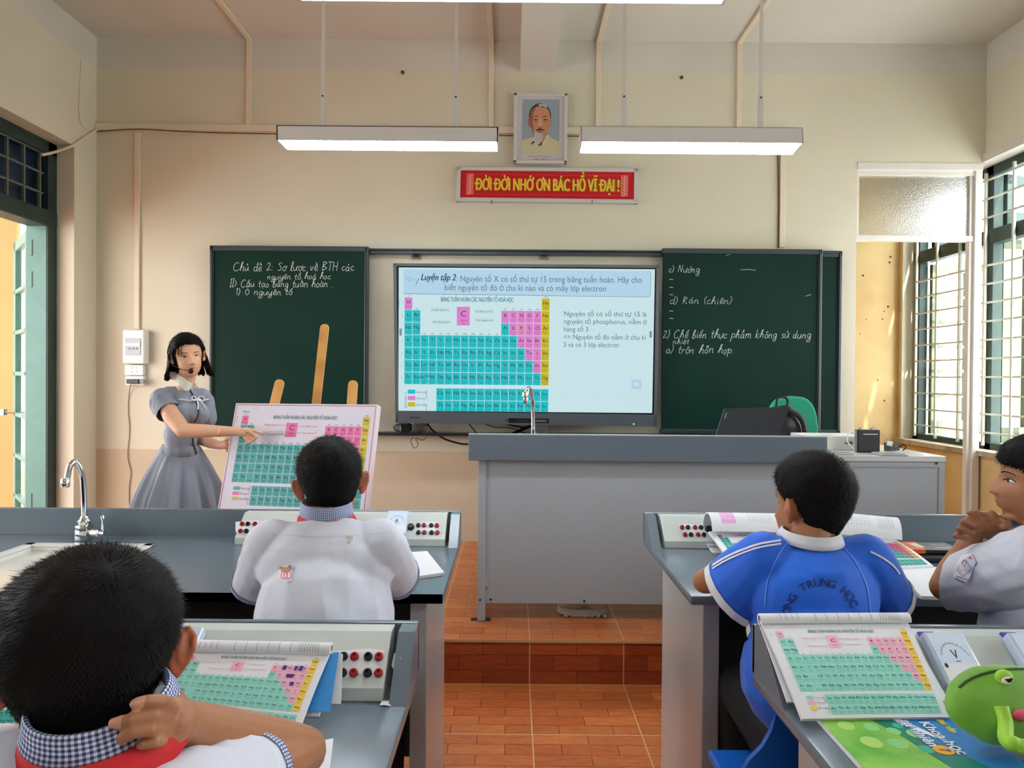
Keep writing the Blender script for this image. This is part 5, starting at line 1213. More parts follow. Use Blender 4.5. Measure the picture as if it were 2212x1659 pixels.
# shoe under the desk
M_sole = mat('dirty_white_rubber', (196, 190, 178), 0.7, var=.15, vscale=30, bump=.2, bscale=40); M_up = mat('shoe_leather', (206, 198, 178), .6)
sh0, sh1 = atY(1203, 1330, 3.14), atY(1316, 1330, 3.14); cxs = (sh0.x + sh1.x) / 2
for nm, dy, lab, dark in (('shoe', 0, 'white chunky trainer standing under the teacher desk', False),):
    tsx = empty('shoe', (cxs, 3.16 + dy, PLZ), lab, 'shoe')
    b = MB(); sp_ = []
    for k in range(24):
        a = 2 * math.pi * k / 24; sp_.append((cxs + .122 * math.cos(a), 3.16 + dy + .042 * math.sin(a) * (1 - .18 * math.cos(a)), PLZ + .002 + .010 * math.cos(a) ** 2 * (1 if math.cos(a) < 0 else .4)))
    b.prism(sp_, (0, 0, .032), M_sole)
    for k in range(7): x = cxs - .09 + k * .03; b.box((x, 3.16 - .044, PLZ), (x + .018, 3.16 + .04, PLZ + .012), M_sole, .002)
    b.build('sole', tsx, smooth=True)
    blob('upper', [('e', (cxs + .055, 3.16, PLZ + .055), (.06, .036, .04)), ('e', (cxs - .05, 3.16, PLZ + .050), (.065, .036, .030)), ('c', (cxs + .05, 3.16, PLZ + .06), .032, (cxs + .05, 3.18, PLZ + .10), .034)], .005, tsx, M_up)
# ================================================================== POSTER ON ITS EASEL
pTL, pTR = atY(510, 871, 3.35), atY(816, 874, 3.22); pBL = atY(467, 1102, 3.20)
r_ = (pTR - pTL); Wp = r_.length; r_.normalize(); u_ = (pTL - pBL); u_ = (u_ - r_ * u_.dot(r_)); Hp = u_.length; u_.normalize(); n_ = r_.cross(u_).normalized()
Hp = Hp * 1.02
tpo = empty('periodic_table_poster', pTL - u_ * Hp + r_ * Wp / 2, 'foam board periodic table poster leaning on the wooden easel', 'poster')
M_foam = mat('foam_board', (232, 214, 220), .6); M_pw = mat('poster_white', (222, 218, 232), .4); M_pr = mat('poster_red', (190, 40, 60), .4)
b = MB(); b.prism([pTL, pTR, pTR - u_ * Hp, pTL - u_ * Hp], -n_ * .045, M_foam); b.build('board', tpo)
A = Art(); A.rect(0, -Hp, Wp, 0, M_pw, .3)
m_ = .008; A.line([(m_, -Hp + .002), (m_, -m_), (Wp - m_, -m_), (Wp - m_, -Hp + .002)], .0035, M_pr, 2)
cw = (Wp - .075) / 18; chh = cw * 1.27
chart(A, .046, -.062, cw, chh, P_post)
A.text('Nhóm', .046 + cw * .5, -.047, cw * .38, P_post['ink'], 'C', 2, res=1)
for k, (x, y) in enumerate(((.105, -.02), (.122, -.02), (.113, -.025), (.104, -.030), (.121, -.030))): A.disc(x, y, .0016, .0016, P_post['ink'], 2, 8)
A.text('® Nhà xuất bản Giáo dục Việt Nam', .03, -Hp + .012, .008, P_post['ink'], 'L', 2, res=1, width=.075)
A.lay('periodic_table_print', plane_fn(pTL, r_, u_), tpo, .0004)
te = empty('easel', (-1.05, 3.55, 0), 'wooden easel whose three rounded tips show above the poster', 'easel')
def slat(p_top, p_dir, length, w, name='leg', th=.016, holes=False):
    d = V(p_dir).normalized(); s_ = V((1, 0, 0)); s_ = (s_ - d * s_.dot(d)).normalized(); nn = s_.cross(d); b = MB(); pts = []
    t0 = V(p_top)
    for k in range(9): a = math.pi * k / 8; pts.append(t0 + s_ * (w / 2 * math.cos(a)) - d * (w / 2 * (1 - math.sin(a))))
    bot = t0 - d * length; pts += [bot - s_ * w / 2, bot + s_ * w / 2]
    b.prism(pts, nn * th, M_wood); o = b.build(name, te); return o
def easel_leg(px, py, qx, qy, ya, zend, w, lean):
    a = atY(px, py, ya); c = atY(qx, qy, ya); d = (a - c); d.y = lean * d.z; d.normalize(); return slat(a, d, (a.z - zend) / d.z, w)
easel_leg(607, 820, 597, 868, 3.42, .005, .046, .10)
easel_leg(764, 822, 762, 868, 3.36, .005, .046, .10)
easel_leg(703, 700, 679, 872, 3.52, .02, .044, -.10)
lz = (pTL - u_ * Hp).z; b = MB(); c0, c1_ = pTL - u_ * Hp, pTR - u_ * Hp
b.prism([c0 + n_ * .02, c1_ + n_ * .02, c1_ - n_ * .10, c0 - n_ * .10], (0, 0, -.022), M_wood); b.build('ledge', te)

# ================================================================== BOOKS AND SMALL THINGS ON THE BENCHES
M_cov = mat('book_cover_blue', (64, 148, 214), .35); M_txt = mat('book_text_grey', (150, 154, 162), .6); M_pinkb = mat('book_pink_box', (226, 176, 216), .5)
M_purp = mat('book_purple_box', (178, 132, 190), .5); M_tealb = mat('book_teal_box', (96, 176, 184), .5); M_tealp = mat('book_pale_teal', (168, 204, 210), .5)
def textbook(TL, TR, BR, BL, label, P_, r=.011, wide=False, group='open textbooks showing the periodic table', blue=False, bulge=.004, marks=None, shift=0.0):
    TL, TR, BR, BL = map(V, (TL, TR, BR, BL)); X = (TR - TL).normalized(); U = (TL - BL); U = (U - X * U.dot(X)).normalized(); N = X.cross(U).normalized()
    t = empty('textbook', (BL + BR) / 2, label, 'book', group)
    bf = lambda s, v: bulge * (math.sin(math.pi * v) + .3 * math.sin(math.pi * s))
    f = bil(TL, TR, BR, BL, 0, 1, 0, 1, bulge=bf, n=N)
    # page block
    nx, ny, th = 10, 10, .007; vs = []; fs = []
    for lay_ in (0, 1):
        for j in range(ny + 1):
            for i in range(nx + 1): p, n = f(i / nx, j / ny); vs.append(p - N * (th * lay_))
    K = (nx + 1) * (ny + 1); ix = lambda l, i, j: l * K + j * (nx + 1) + i
    for l in (0, 1):
        for j in range(ny):
            for i in range(nx): fs.append((ix(l, i, j), ix(l, i + 1, j), ix(l, i + 1, j + 1), ix(l, i, j + 1)))
    for i in range(nx):
        for j in (0, ny): fs.append((ix(0, i, j), ix(0, i + 1, j), ix(1, i + 1, j), ix(1, i, j)))
    for j in range(ny):
        for i in (0, nx): fs.append((ix(0, i, j), ix(0, i, j + 1), ix(1, i, j + 1), ix(1, i, j)))
    b = MB(); b.add(vs, fs, M_paper); b.build('page_block', t, smooth=True, angle=30)
    A = Art(); Wd, Hd = (TR - TL).length, (TL - BL).length; cw = .90 / 18; chh = .84 / 9.3
    chart(A, .06, -.13, cw, chh, P_, names=False)
    if marks:
        for (c, rr, w, h) in marks: A.rect(.06 + c * cw, -.13 - (rr + h) * chh, .06 + (c + w) * cw, -.13 - rr * chh, mat('ink_scribble', (70, 34, 120), .5), 3)
    A.lay('periodic_table_page', lambda u, v: f(u, min(1, max(0, -v))), t, .0004)
    # pages bent over the top
    C = lambda s: lerp(TL, TR, s) + N * (r * .15)
    a0, a1 = math.radians(-75), math.radians(200); b = MB(); vs = []; fs = []; na, ns = 20, 8
    for k in range(na + 1):
        a = lerp(a0, a1, k / na)
        for i in range(ns + 1): vs.append(C(lerp(-.01, 1.01, i / ns)) + (N * math.cos(a) + U * math.sin(a)) * r)
    for k in range(na):
        for i in range(ns): q = k * (ns + 1) + i; fs.append((q, q + 1, q + ns + 2, q + ns + 1))
    m0 = len(vs)
    vs += [v - (N * math.cos(lerp(a0, a1, (k // (ns + 1)) / na)) + U * math.sin(lerp(a0, a1, (k // (ns + 1)) / na))) * min(.004, r * .3) for k, v in enumerate(vs)]
    fs += [tuple(m0 + q for q in f_) for f_ in fs[:na * ns]]
    for i in range(ns): fs += [(i, i + 1, m0 + i + 1, m0 + i), (na * (ns + 1) + i, na * (ns + 1) + i + 1, m0 + na * (ns + 1) + i + 1, m0 + na * (ns + 1) + i)]
    for k in range(na):
        for i in (0, ns): fs.append((k * (ns + 1) + i, (k + 1) * (ns + 1) + i, m0 + (k + 1) * (ns + 1) + i, m0 + k * (ns + 1) + i))
    b.add(vs, fs, M_paper); b.build('folded_pages', t, smooth=True, angle=40)
    A = Art(); rnd = random.Random(len(label))
    gx = lambda u, v: (C(u) + (N * math.cos(lerp(a0, a1, v)) + U * math.sin(lerp(a0, a1, v))) * r, (N * math.cos(lerp(a0, a1, v)) + U * math.sin(lerp(a0, a1, v))))
    def bars(x0, x1, v0, v1, n, m=M_txt):
        for k in range(n):
            x = lerp(x0, x1, k / max(1, n - 1)); q = rnd.uniform(0, .06)
            A.rect(x, v0, x + .004, v1 - q, m, 1, 1, 6)
    if wide:
        A.rect(.10, .10, .26, .62, M_pinkb, .6, 1, 10); bars(.12, .24, .14, .58, 7, mat('book_pink_text', (150, 90, 140), .6)); A.rect(.28, .56, .46, .64, M_purp, .6, 1, 4); A.rect(.50, .55, .66, .64, M_tealp, .6, 1, 4); A.rect(.74, .54, .9, .62, M_tealb, .6, 1, 4)
        bars(.42, .66, .12, .5, 9); bars(.76, .92, .10, .48, 8); A.rect(.94, .5, .96, .62, M_txt, .6, 1, 4)
    else:
        A.line([(.10, .2), (.10, .42)], .004, M_purp, 1); bars(.12, .24, .15, .40, 4, M_purp); bars(.36, .74, .1, .45, 6); bars(.80, .93, .1, .44, 8)
    A.lay('printed_text', gx, t, .0004)
    # block hanging down behind
    d = .05; b = MB(); q0, q1 = C(0) - N * r, C(1) - N * r; L = (TL - BL).length * (.9 if blue else .8)
    b.prism([q0, q1, q1 - U * L - N * .004, q0 - U * L - N * .004], -N * .004, M_paper); b.build('back_pages', t)
    if blue:
        X_ = X * .012; b = MB(); b.prism([q0 + U * .0 + X_, q1 + X_, q1 - U * L * .95 + X_ * 1.6 + N * .006, q0 - U * L * .95 + X_ + N * .006], -N * .0012, M_cov); b.build('cover', t)
        X_ = X * .022; b = MB(); b.prism([q0 + X_ - N * .006, q1 + X_ * .8 - N * .006, q1 - U * L * .8 + X_ * 1.4 - N * .006, q0 - U * L * .8 + X_ - N * .006], -N * .001, M_paper2); b.build('cover', t)
    return t
zt = TZ + .014
textbook(atY(1643, 1340, 1.215), atY(1958, 1338, 1.215), atZ(2051, 1549, zt), atZ(1733, 1553, zt), 'open textbook with periodic table at left end of the nearest right bench', P_book, r=.011)
textbook(atY(400, 1397, 1.125), atY(714, 1404, 1.115), atZ(640, 1590, zt), atZ(330, 1548, zt), 'open textbook with purple ink marks on periodic table beside the nearest boy', P_book, r=.011, blue=True, marks=[(13.55, 1.1, .5, .6), (15.1, 1.1, .4, .6), (15.75, 1.05, .5, .7), (14.5, 2.25, .9, .5), (15.4, 3.3, .5, .5)])
textbook(atY(-290, 1400, 1.12), atY(20, 1402, 1.12), atZ(62, 1575, zt), atZ(-250, 1575, zt), 'open textbook cut off by left edge of the photo', P_bookd, r=.012)
textbook(atY(1530, 1148, 2.18), atY(1722, 1151, 2.18), atZ(1790, 1222, zt), atZ(1582, 1222, zt), 'open textbook leaning on supply box, left of the boy in blue', P_bookd, r=.054, wide=True)
textbook(atY(1748, 1148, 2.15), atY(1935, 1166, 2.08), atZ(2016, 1222, zt), atZ(1812, 1234, zt), 'open textbook leaning on supply box, right of the boy in blue', P_bookd, r=.060, wide=True)
# workbook with a green and blue cover
T0, T1 = atZ(1757, 1552, TZ), atZ(2055, 1547, TZ); wv = V((.0, -.265, 0))
tw = empty('workbook', (T0 + T1) / 2 + wv / 2, 'green and blue workbook lying below the textbook on the nearest right bench', 'book')
b = MB(); q = [T0, T1, T1 + wv + V((.012, 0, 0)), T0 + wv]; b.prism([p + V((0, 0, .001)) for p in q], (0, 0, .008), M_paper2); b.build('page_block', tw)
A = Art(); ff = bil(q[0] + V((0, 0, .0092)), q[1] + V((0, 0, .0092)), q[2] + V((0, 0, .0092)), q[3] + V((0, 0, .0092)), 0, 1, 0, 1, n=(0, 0, 1))
G = lambda u, v: ff(u, v)
M_cg = mat('cover_green', (92, 168, 60), .3, rgb2=(150, 204, 84), vscale=16); M_cd = mat('cover_deep_green', (14, 112, 104), .3, rgb2=(30, 130, 96), vscale=14); M_cb = mat('cover_blue', (46, 128, 196), .3); M_cl = mat('cover_leaf_circle', (140, 208, 130), .3); M_ct = mat('cover_teal_circle', (60, 176, 150), .3)
M_cw = mat('cover_white', (232, 238, 244), .3); M_cy = mat('cover_yellow', (236, 226, 40), .3); M_co = mat('cover_orange', (244, 170, 40), .3)
A.rect(0, 0, 1, 1, M_cb, .5); A.poly([(0, 0), (.30, 0), (.42, .1), (.5, .3), (.6, .6), (.7, 1), (0, 1)], M_cg, 1); A.poly([(.28, 0), (.48, 0), (.50, .12), (.60, .35), (.75, .6), (.95, .85), (1, 1), (.66, 1), (.52, .6), (.44, .3), (.36, .12)], M_cd, 1.5)
A.poly([(.47, 0), (.52, 0), (.56, .10), (.70, .34), (.66, .33), (.52, .14)], M_cw, 2)
for u, v, r_, m in ((.30, .18, .045, M_cl), (.42, .23, .04, M_cl), (.54, .26, .045, M_cl), (.49, .17, .03, M_ct), (.36, .36, .055, M_cl), (.50, .42, .04, M_ct), (.14, .16, .05, mat('cover_pale_green', (176, 214, 110), .3)), (.2, .34, .06, mat('cover_pale_green', (176, 214, 110), .3))): A.disc(u, v, r_ * 1.1, r_, m, 2)
A.disc(.86, .065, .06, .032, M_cw, 2); A.line([(.82, .06), (.90, .07)], .01, M_cb, 3)
def covertext(t, u, v, size, m, w, bold=.03, ly=3):
    """letters run down the cover, tops towards its right edge"""
    co, fs, ww = text_geo(t, size, bold); co = co.copy(); co[:, 0] *= w / ww
    for k, (dx, dy) in enumerate(((-bold, 0), (bold, 0), (0, bold), (0, -bold))): A.items.append((np.stack([u + (co[:, 1] + dy * size) * 1.232, v + co[:, 0] + dx * size], 1), [f[::-1] for f in fs], m, ly + .1 * k))
M_cs = mat('cover_shadow_blue', (60, 84, 150), .4)
covertext('Khoa học', .655, .132, .085, M_cs, .355, .05, 2.5); covertext('tự nhiên', .535, .112, .085, M_cs, .29, .05, 2.5)
covertext('Khoa học', .66, .13, .085, M_cw, .35); covertext('tự nhiên', .54, .11, .085, M_cw, .285); covertext('Bài tập', .80, .11, .05, M_cy, .15, .03)
A.disc(.60, .435, .062, .048, M_co, 3); covertext('7', .575, .42, .07, M_cs, .035, .03, 4)
A.lay('cover', G, tw, .0003)
# notebooks
def notebook(pts, label, lines=False, n=3, z=TZ):
    P4 = [atZ(a, c, z) for a, c in pts]; t = empty('notebook', sum(P4, V()) / 4, label, 'notebook', 'white notebooks lying open on the benches'); b = MB()
    for k in range(n): b.prism([p + V((.001 * k, .0015 * k, .001 + .0028 * k)) for p in P4], (0, 0, .0024), M_paper if k == n - 1 else M_paper2)
    b.build('pages', t)
    if lines:
        A = Art()
        for k in range(9): A.line([(.08, .1 + k * .09), (.92, .1 + k * .09)], .006, mat('pale_rule', (196, 200, 222), .6), 1)
        A.lay('ruled_lines', bil(*[p + V((0, 0, .0086)) for p in P4], 0, 1, 0, 1, n=(0, 0, 1)), t, .0004)
    return t
notebook([(815, 1204), (921, 1197), (958, 1244), (836, 1262)], 'blank white notebook at right elbow of the middle boy in white')
notebook([(560, 1640), (716, 1610), (706, 1690), (540, 1700)], 'white notebook under the elbow of the nearest boy', True)
notebook([(1925, 1233), (2070, 1231), (2150, 1300), (1990, 1296)], 'blank white notebook under sleeve of the boy at right edge')
# pen
b = MB(); p0, p1 = atZ(672, 1609, TZ + .006), atZ(620, 1613, TZ + .006); b.tube([p0, p1], .004, M_white_pl, 8); b.tube([p0 + (p0 - p1).normalized() * .002, p0 - (p0 - p1).normalized() * .02], .0048, mat('pen_blue', (52, 48, 190), .3), 8)
tag(b.build('pen'), 'white pen with a blue cap next to the lower left notebook', 'pen')
b = MB(); p0, p1 = atZ(2190, 1647, TZ + .005), atZ(2290, 1652, TZ + .005); b.tube([p0, p0 + (p1 - p0) * .12, p1], [.001, .0035, .004], M_dark, 8); tag(b.build('pen'), 'dark pen lying below the frog pencil case', 'pen')
# black case and orange packet
b = MB(); a, c = atZ(1985, 1217, TZ), atZ(2130, 1217, TZ); b.box((a.x, a.y, TZ + .001), (c.x, a.y + .13, TZ + .024), M_bag, .008); tag(b.build('pencil_case'), 'flat black pencil case behind white notebook on the front right bench', 'pencil case')
top_ = TZ + .026; M_or = mat('orange_packet', (214, 84, 36), .4)
tpk = empty('instrument_packet', (1.3, 2.06, top_), 'black and orange packet lying on the black pencil case', 'packet')
a, c = atZ(1955, 1196, top_), atZ(2082, 1196, top_)
b = MB(); b.box((a.x, a.y, top_), (c.x, a.y + .10, top_ + .012), M_black, .002); b.build('sleeve', tpk)
A = Art(); A.poly([(0, 0), (.34, 0), (.5, 1), (.06, 1)], M_or, 1); A.rect(.3, .3, .44, .8, mat('packet_cream', (214, 200, 170), .5), 1.5); A.rect(.6, .2, .9, .36, M_grey, 1); A.rect(.62, .55, .86, .66, M_grey, 1)
A.lay('printed_label', lambda u, v: (V((lerp(a.x, c.x, u), lerp(a.y, a.y + .10, v), top_ + .0121)), V((0, 0, 1))), tpk, .0004)
b = MB(); b.box((a.x, a.y - .0008, top_ + .001), (lerp(a.x, c.x, .34), a.y, top_ + .0115), M_or); b.build('orange_end', tpk)
# frog-shaped pencil case
M_fr = mat('frog_green_fabric', (104, 160, 38), 0.6, rgb2=(86, 140, 30), vscale=14, bump=.15, bscale=24, sheen=.3); M_frl = mat('frog_light_green', (150, 198, 62), .6, bump=.1, bscale=60)
fy = .985; fc = atY(2192, 1532, fy)
tf = empty('frog_pencil_case', (fc.x, fy, TZ), 'plump green frog shaped pencil case with pink tongue at the lower right', 'pencil case')
Rf = Matrix.Rotation(math.radians(-28), 3, 'X')
fz = TZ + .066
fcx = fc.x
FQ = lambda x, y, z: V((fcx, fy, fz)) + Rf @ V((x, y, z))
blob('body', [('e', FQ(0, 0, .002), (.102, .035, .050), Rf), ('e', FQ(.0, .004, .016), (.092, .034, .048), Rf), ('c', FQ(-.045, .0, -.012), .033, FQ(.06, 0, -.014), .036)], .004, tf, M_fr, smooth=5, disp=folds(18, .0016, seed=3))
fbody = [c for c in COL.objects if c.parent == tf][0]
def bvh_of(o):
    me = o.data; return BVHTree.FromPolygons([v.co[:] for v in me.vertices], [p.vertices[:] for p in me.polygons])
fb_ = bvh_of(fbody)
def onto(bv, px, py, off=0.0):
    d = ray(px, py).normalized(); h, n, i, t = bv.ray_cast(CAM, d)
    if h is None: h, n, i, t = bv.find_nearest(CAM + d * 1.0); 
    return h + n * off, n
zp = [onto(fb_, x, y, .0008) for x, y in ((2072, 1486), (2085, 1474), (2100, 1465), (2118, 1458), (2140, 1452), (2160, 1449), (2190, 1446), (2215, 1446)) if fb_.ray_cast(CAM, ray(x, y).normalized())[0] is not None]
b = MB(); b.tube([p for p, n in zp], .0018, mat('zip_dark_green', (40, 74, 24), .6), 6); b.build('zip', tf)
e, en = onto(fb_, 2166, 1462, 0.0)
b = MB(); b.ell(e + V((0, -.002, .0)), (.0125, .009, .0115), M_frl); b.ell(e + V((-.0004, -.0082, -.001)), (.0078, .004, .0066), M_white_pl); b.build('eye', tf, smooth=True)
b = MB(); b.prism([e + V((-.0055, -.0128, .0015)), e + V((.0055, -.0128, .0035)), e + V((.0035, -.013, -.002)), e + V((-.001, -.013, -.0028))], (0, .002, 0), M_black); b.build('pupil', tf)
lg = [onto(fb_, 2160, 1527, .003)[0], onto(fb_, 2168, 1560, .004)[0], atY(2172, 1590, .93), atY(2180, 1605, .92), atY(2196, 1610, .915)]
b = MB(); b.tube(crom(lg, 6), [.0095] * 13 + [.010] * 12, M_frl, 10); b.build('leg', tf, smooth=True)
lg = [atY(2196, 1610, .916), atY(2205, 1617, .914), atY(2225, 1622, .91)]
b = MB(); b.ell(atY(2188, 1606, .913), (.013, .009, .010), M_frl); b.ell(atY(2208, 1612, .911), (.013, .009, .010), M_frl); b.build('foot', tf, smooth=True)
tg_ = onto(fb_, 2200, 1542, .002)[0]; b = MB(); b.ell(tg_ + V((.006, -.002, -.001)), (.018, .006, .0085), mat('frog_tongue', (222, 84, 108), .6)); b.build('tongue', tf, smooth=True)
# blue plastic chair of the boy in blue
M_bch = mat('blue_plastic', (30, 104, 206), .25)
tcb = empty('plastic_chair', (.72, 1.30, 0), 'blue plastic chair under the boy in blue', 'chair')
def lerp_z(z): return z
b = MB(); y0 = 1.205; cxx = .66; prof = [(-.15, .40), (-.185, .43), (-.20, .47), (-.20, .51), (-.185, .55), (-.165, .585), (-.152, .62), (-.145, .66), (-.13, .69), (-.10, .705), (.10, .705), (.13, .69), (.145, .66), (.152, .62), (.165, .585), (.185, .55), (.20, .51), (.20, .47), (.185, .43), (.15, .40)]
vs = []
for x, z in prof: vs.append((cxx + x, y0 + .04 - .08 * (abs(x) / .2) ** 2 * -1 - (.70 - z) * -.03, z))
b.prism([V(v) for v in vs], (0, .012, 0), M_bch); o = b.build('backrest', tcb, smooth=True)
b = MB(); b.box((cxx - .185, y0 + .02, .395), (cxx + .185, y0 + .40, .415), M_bch, .008); b.build('seat', tcb)
for dx in (-.16, .16):
    for dy in (.05, .37):
        b = MB(); b.tube([(cxx + dx, y0 + dy, .40), (cxx + dx * 1.15, y0 + dy + (.03 if dy > .2 else -.03), 0)], [.018, .014], M_bch, 8); b.build('leg', tcb)
def stool(x, y, label):
    t = empty('stool', (x, y, 0), label, 'stool', 'stools under the boys in white'); M = M_bch
    b = MB(); b.lathe((x, y, .38), [(.15, 0), (.16, .01), (.16, .025), (.14, .035)], M, n=28); b.build('seat', t)
    for k in range(4): a = math.pi / 4 + k * math.pi / 2; b = MB(); b.tube([(x + .11 * math.cos(a), y + .11 * math.sin(a), .385), (x + .15 * math.cos(a), y + .15 * math.sin(a), 0)], .013, M, 8); b.build('leg', t)
    return t
stool(-.44, 1.38, 'round blue stool under the middle boy in white'); stool(-.42, .33, 'round blue stool under the nearest boy'); stool(1.24, 1.42, 'round blue stool under the boy at right edge')

# ================================================================== PEOPLE
_ico = {}
def ico(level):
    if level not in _ico:
        bm = bmesh.new(); bmesh.ops.create_icosphere(bm, subdivisions=level, radius=1.0)
        bm.verts.index_update(); _ico[level] = (np.array([v.co[:] for v in bm.verts]), [tuple(v.index for v in f.verts) for f in bm.faces]); bm.free()
    return _ico[level]
def _rayell(d, c, r):
    c, r = np.array(c), np.array(r); a = ((d / r) ** 2).sum(1); b = -2 * (d * c / r ** 2).sum(1); k = ((c / r) ** 2).sum() - 1
    return (-b + np.sqrt(np.maximum(b * b - 4 * a * k, 0))) / (2 * a)
def head_shape(d, child=True):
    """points of a head (metres, origin between the ears, face towards +Y) for unit directions d"""
    r1 = _rayell(d, (0, -.010, .032), (.0745, .0930, .084)); r2 = _rayell(d, (0, .022, -.027), (.058, .066, .077 if child else .083)); r3 = _rayell(d, (0, -.014, -.012), (.058, .062, .062))
    r = (r1 ** 14 + r2 ** 14 + r3 ** 14) ** (1 / 14) * .985
    p = d * r[:, None]; x, y, z = p[:, 0].copy(), p[:, 1].copy(), p[:, 2].copy(); f = (y > .02)
    g = lambda u, s: np.exp(-(u / s) ** 2)
    prof = np.interp(z, [-.050, -.040, -.033, -.026, -.010, .008, .022], [0, .25, .92, 1.0, .62, .26, 0])
    dy = (.0155 if child else .0185) * prof * g(x, .0095 + .006 * np.clip((-.01 - z) / .02, 0, 1)) * f
    dy += .006 * (g(np.abs(x) - .011, .006) * g(z + .034, .007)) * f
    dy -= .0085 * g(np.abs(x) - .031, .014) * g(z - .004, .011) * f
    dy += .0025 * g(np.abs(x) - .028, .018) * g(z - .024, .008) * f
    dy += .004 * g(np.abs(x) - .038, .016) * g(z + .022, .016) * f
    dy += .0060 * g(x, .020) * g(z + .055, .0065) * f + .0062 * g(x, .017) * g(z + .066, .0055) * f - .0035 * g(x, .022) * g(z + .0605, .0022) * f
    dy -= .0025 * g(x, .02) * g(z + .077, .005) * f + 0
    dy += .0075 * g(x, .020) * g(z + (.088 if child else .094), .012) * f
    p[:, 1] += dy
    return p
def xform(center, yaw=0.0, pitch=0.0, roll=0.0, s=1.0, sz=1.0):
    R = Matrix.Rotation(yaw, 3, 'Z') @ Matrix.Rotation(pitch, 3, 'X') @ Matrix.Rotation(roll, 3, 'Y')
    c = V(center); f = lambda v: c + R @ (V((v[0], v[1], v[2] * sz)) * s)
    f.R = R; f.c = c; f.s = s; f.sz = sz; return f
def head_mesh(T, level=6, child=True):
    d, fs = ico(level); p = head_shape(d, child); R = np.array(T.R); q = (p * (T.s, T.s, T.s * T.sz)) @ R.T + np.array(T.c); return ('mesh', q, fs)
def ear_prims(T, side):
    L = lambda x, y, z: T((side * x, y, z)); s = T.s; out = []
    rim = [(.0725, .006, -.028), (.0800, .001, -.023), (.0890, -.008, -.008), (.0950, -.014, .008), (.0955, -.012, .020), (.0910, -.003, .027), (.0830, .005, .022), (.0760, .006, .010)]
    rr = [.0055, .0055, .0038, .0036, .0036, .0036, .0034, .003]
    out.append(('chain', [(L(*p), r * s) for p, r in zip(rim, rr)]))
    out.append(('e', L(.0815, -.004, .002), (.0050 * s, .0160 * s, .0250 * s), T.R @ Matrix.Rotation(side * -.80, 3, 'Z')))
    out.append(('e', L(.0870, -.0075, .007), (.0048 * s, .0125 * s, .0180 * s), T.R @ Matrix.Rotation(side * -.80, 3, 'Z')))
    out.append(('e', L(.0745, .002, -.020), (.0065 * s, .008 * s, .009 * s), T.R))
    return out
_bm_add0 = blob
def body(name, prims, voxel, parent, mt, smooth=3, cuts=(), disp=None, factor=.5):
    """like blob, and also takes ('mesh', verts, faces) and open cut planes (point, normal, radius)"""
    bm = bmesh.new()
    for p in prims:
        if p[0] == 'c': capsule_bm(bm, *p[1:])
        elif p[0] == 'e': ell_bm(bm, *p[1:])
        elif p[0] == 'chain':
            for a, b in zip(p[1], p[1][1:]): capsule_bm(bm, a[0], a[1], b[0], b[1])
        elif p[0] == 'mesh':
            vs = [bm.verts.new(q) for q in p[1]]
            for f in p[2]: bm.faces.new([vs[i] for i in f])
    me = bpy.data.meshes.new(name); bm.to_mesh(me); bm.free()
    o = bpy.data.objects.new('tmp', me); COL.objects.link(o)
    rm = o.modifiers.new('r', 'REMESH'); rm.mode = 'VOXEL'; rm.voxel_size = voxel
    sm = o.modifiers.new('s', 'SMOOTH'); sm.factor = factor; sm.iterations = smooth
    dg = bpy.context.evaluated_depsgraph_get(); dg.update()
    m2 = bpy.data.meshes.new_from_object(o.evaluated_get(dg)); m2.name = name
    bpy.data.objects.remove(o); bpy.data.meshes.remove(me)
    if disp:
        nn = [v.normal.copy() for v in m2.vertices]
        for v, n in zip(m2.vertices, nn): v.co += n * disp(v.co, n)
    bands = []
    if cuts:
        bm = bmesh.new(); bm.from_mesh(m2)
        def near(c, R):
            geom = [f for f in bm.faces if inside(f.calc_center_median() - c, R, -.06)]
            return geom, list({v for f in geom for v in f.verts}) + list({e for f in geom for e in f.edges})
        for cut in cuts:
            c, n, R = V(cut[0]), V(cut[1]).normalized(), cut[2]
            ml = cut[6] if len(cut) > 6 else .16; inside = lambda d, R_, lo: lo < d.dot(n) < ml and (d - n * d.dot(n)).length < R_
            g, ve = near(c, R); bmesh.ops.bisect_plane(bm, geom=ve + g, plane_co=c, plane_no=n, dist=1e-5)
            bmesh.ops.delete(bm, geom=[v for v in bm.verts if inside(v.co - c, R, 2e-5)], context='VERTS')
            if len(cut) > 3:
                w = cut[3]; g, ve = near(c, R); bmesh.ops.bisect_plane(bm, geom=ve + g, plane_co=c - n * w, plane_no=n, dist=1e-5)
                bf = [f for f in bm.faces if -w < (f.calc_center_median() - c).dot(n) < 1e-4 and inside(f.calc_center_median() - c, R, -.06)]
                vi = {}; vs = []; uv = []; fs = []; e1 = n.orthogonal().normalized(); e2 = n.cross(e1)
                for f in bf:
                    q = []
                    for v in f.verts:
                        if v.index not in vi or v.index < 0: pass
                        key = (round(v.co.x, 6), round(v.co.y, 6), round(v.co.z, 6))
                        if key not in vi:
                            vi[key] = len(vs); d = v.co - c; vs.append(tuple(v.co + v.normal * .0012)); a = math.atan2(d.dot(e1), d.dot(e2)); uv.append(((a + (0 if v.co is None else 0)) * .05 * 240, d.dot(n) * 240))
                        q.append(vi[key])
                    fs.append(tuple(q))
                bands.append((vs, fs, uv, cut[4], cut[5] if len(cut) > 5 else 'sleeve_cuff'))
        bm.to_mesh(m2); bm.free()
    for vs, fs, uv, bmt, bn in bands:
        b = MB(); b.add(vs, fs, bmt); b.uv = uv; bo = b.build(bn, parent, smooth=True, angle=80); md = bo.modifiers.new('t', 'SOLIDIFY'); md.thickness = .0016; md.offset = 1
    m2.materials.clear()
    return link(name, m2, parent, smooth=True, mats=mt)
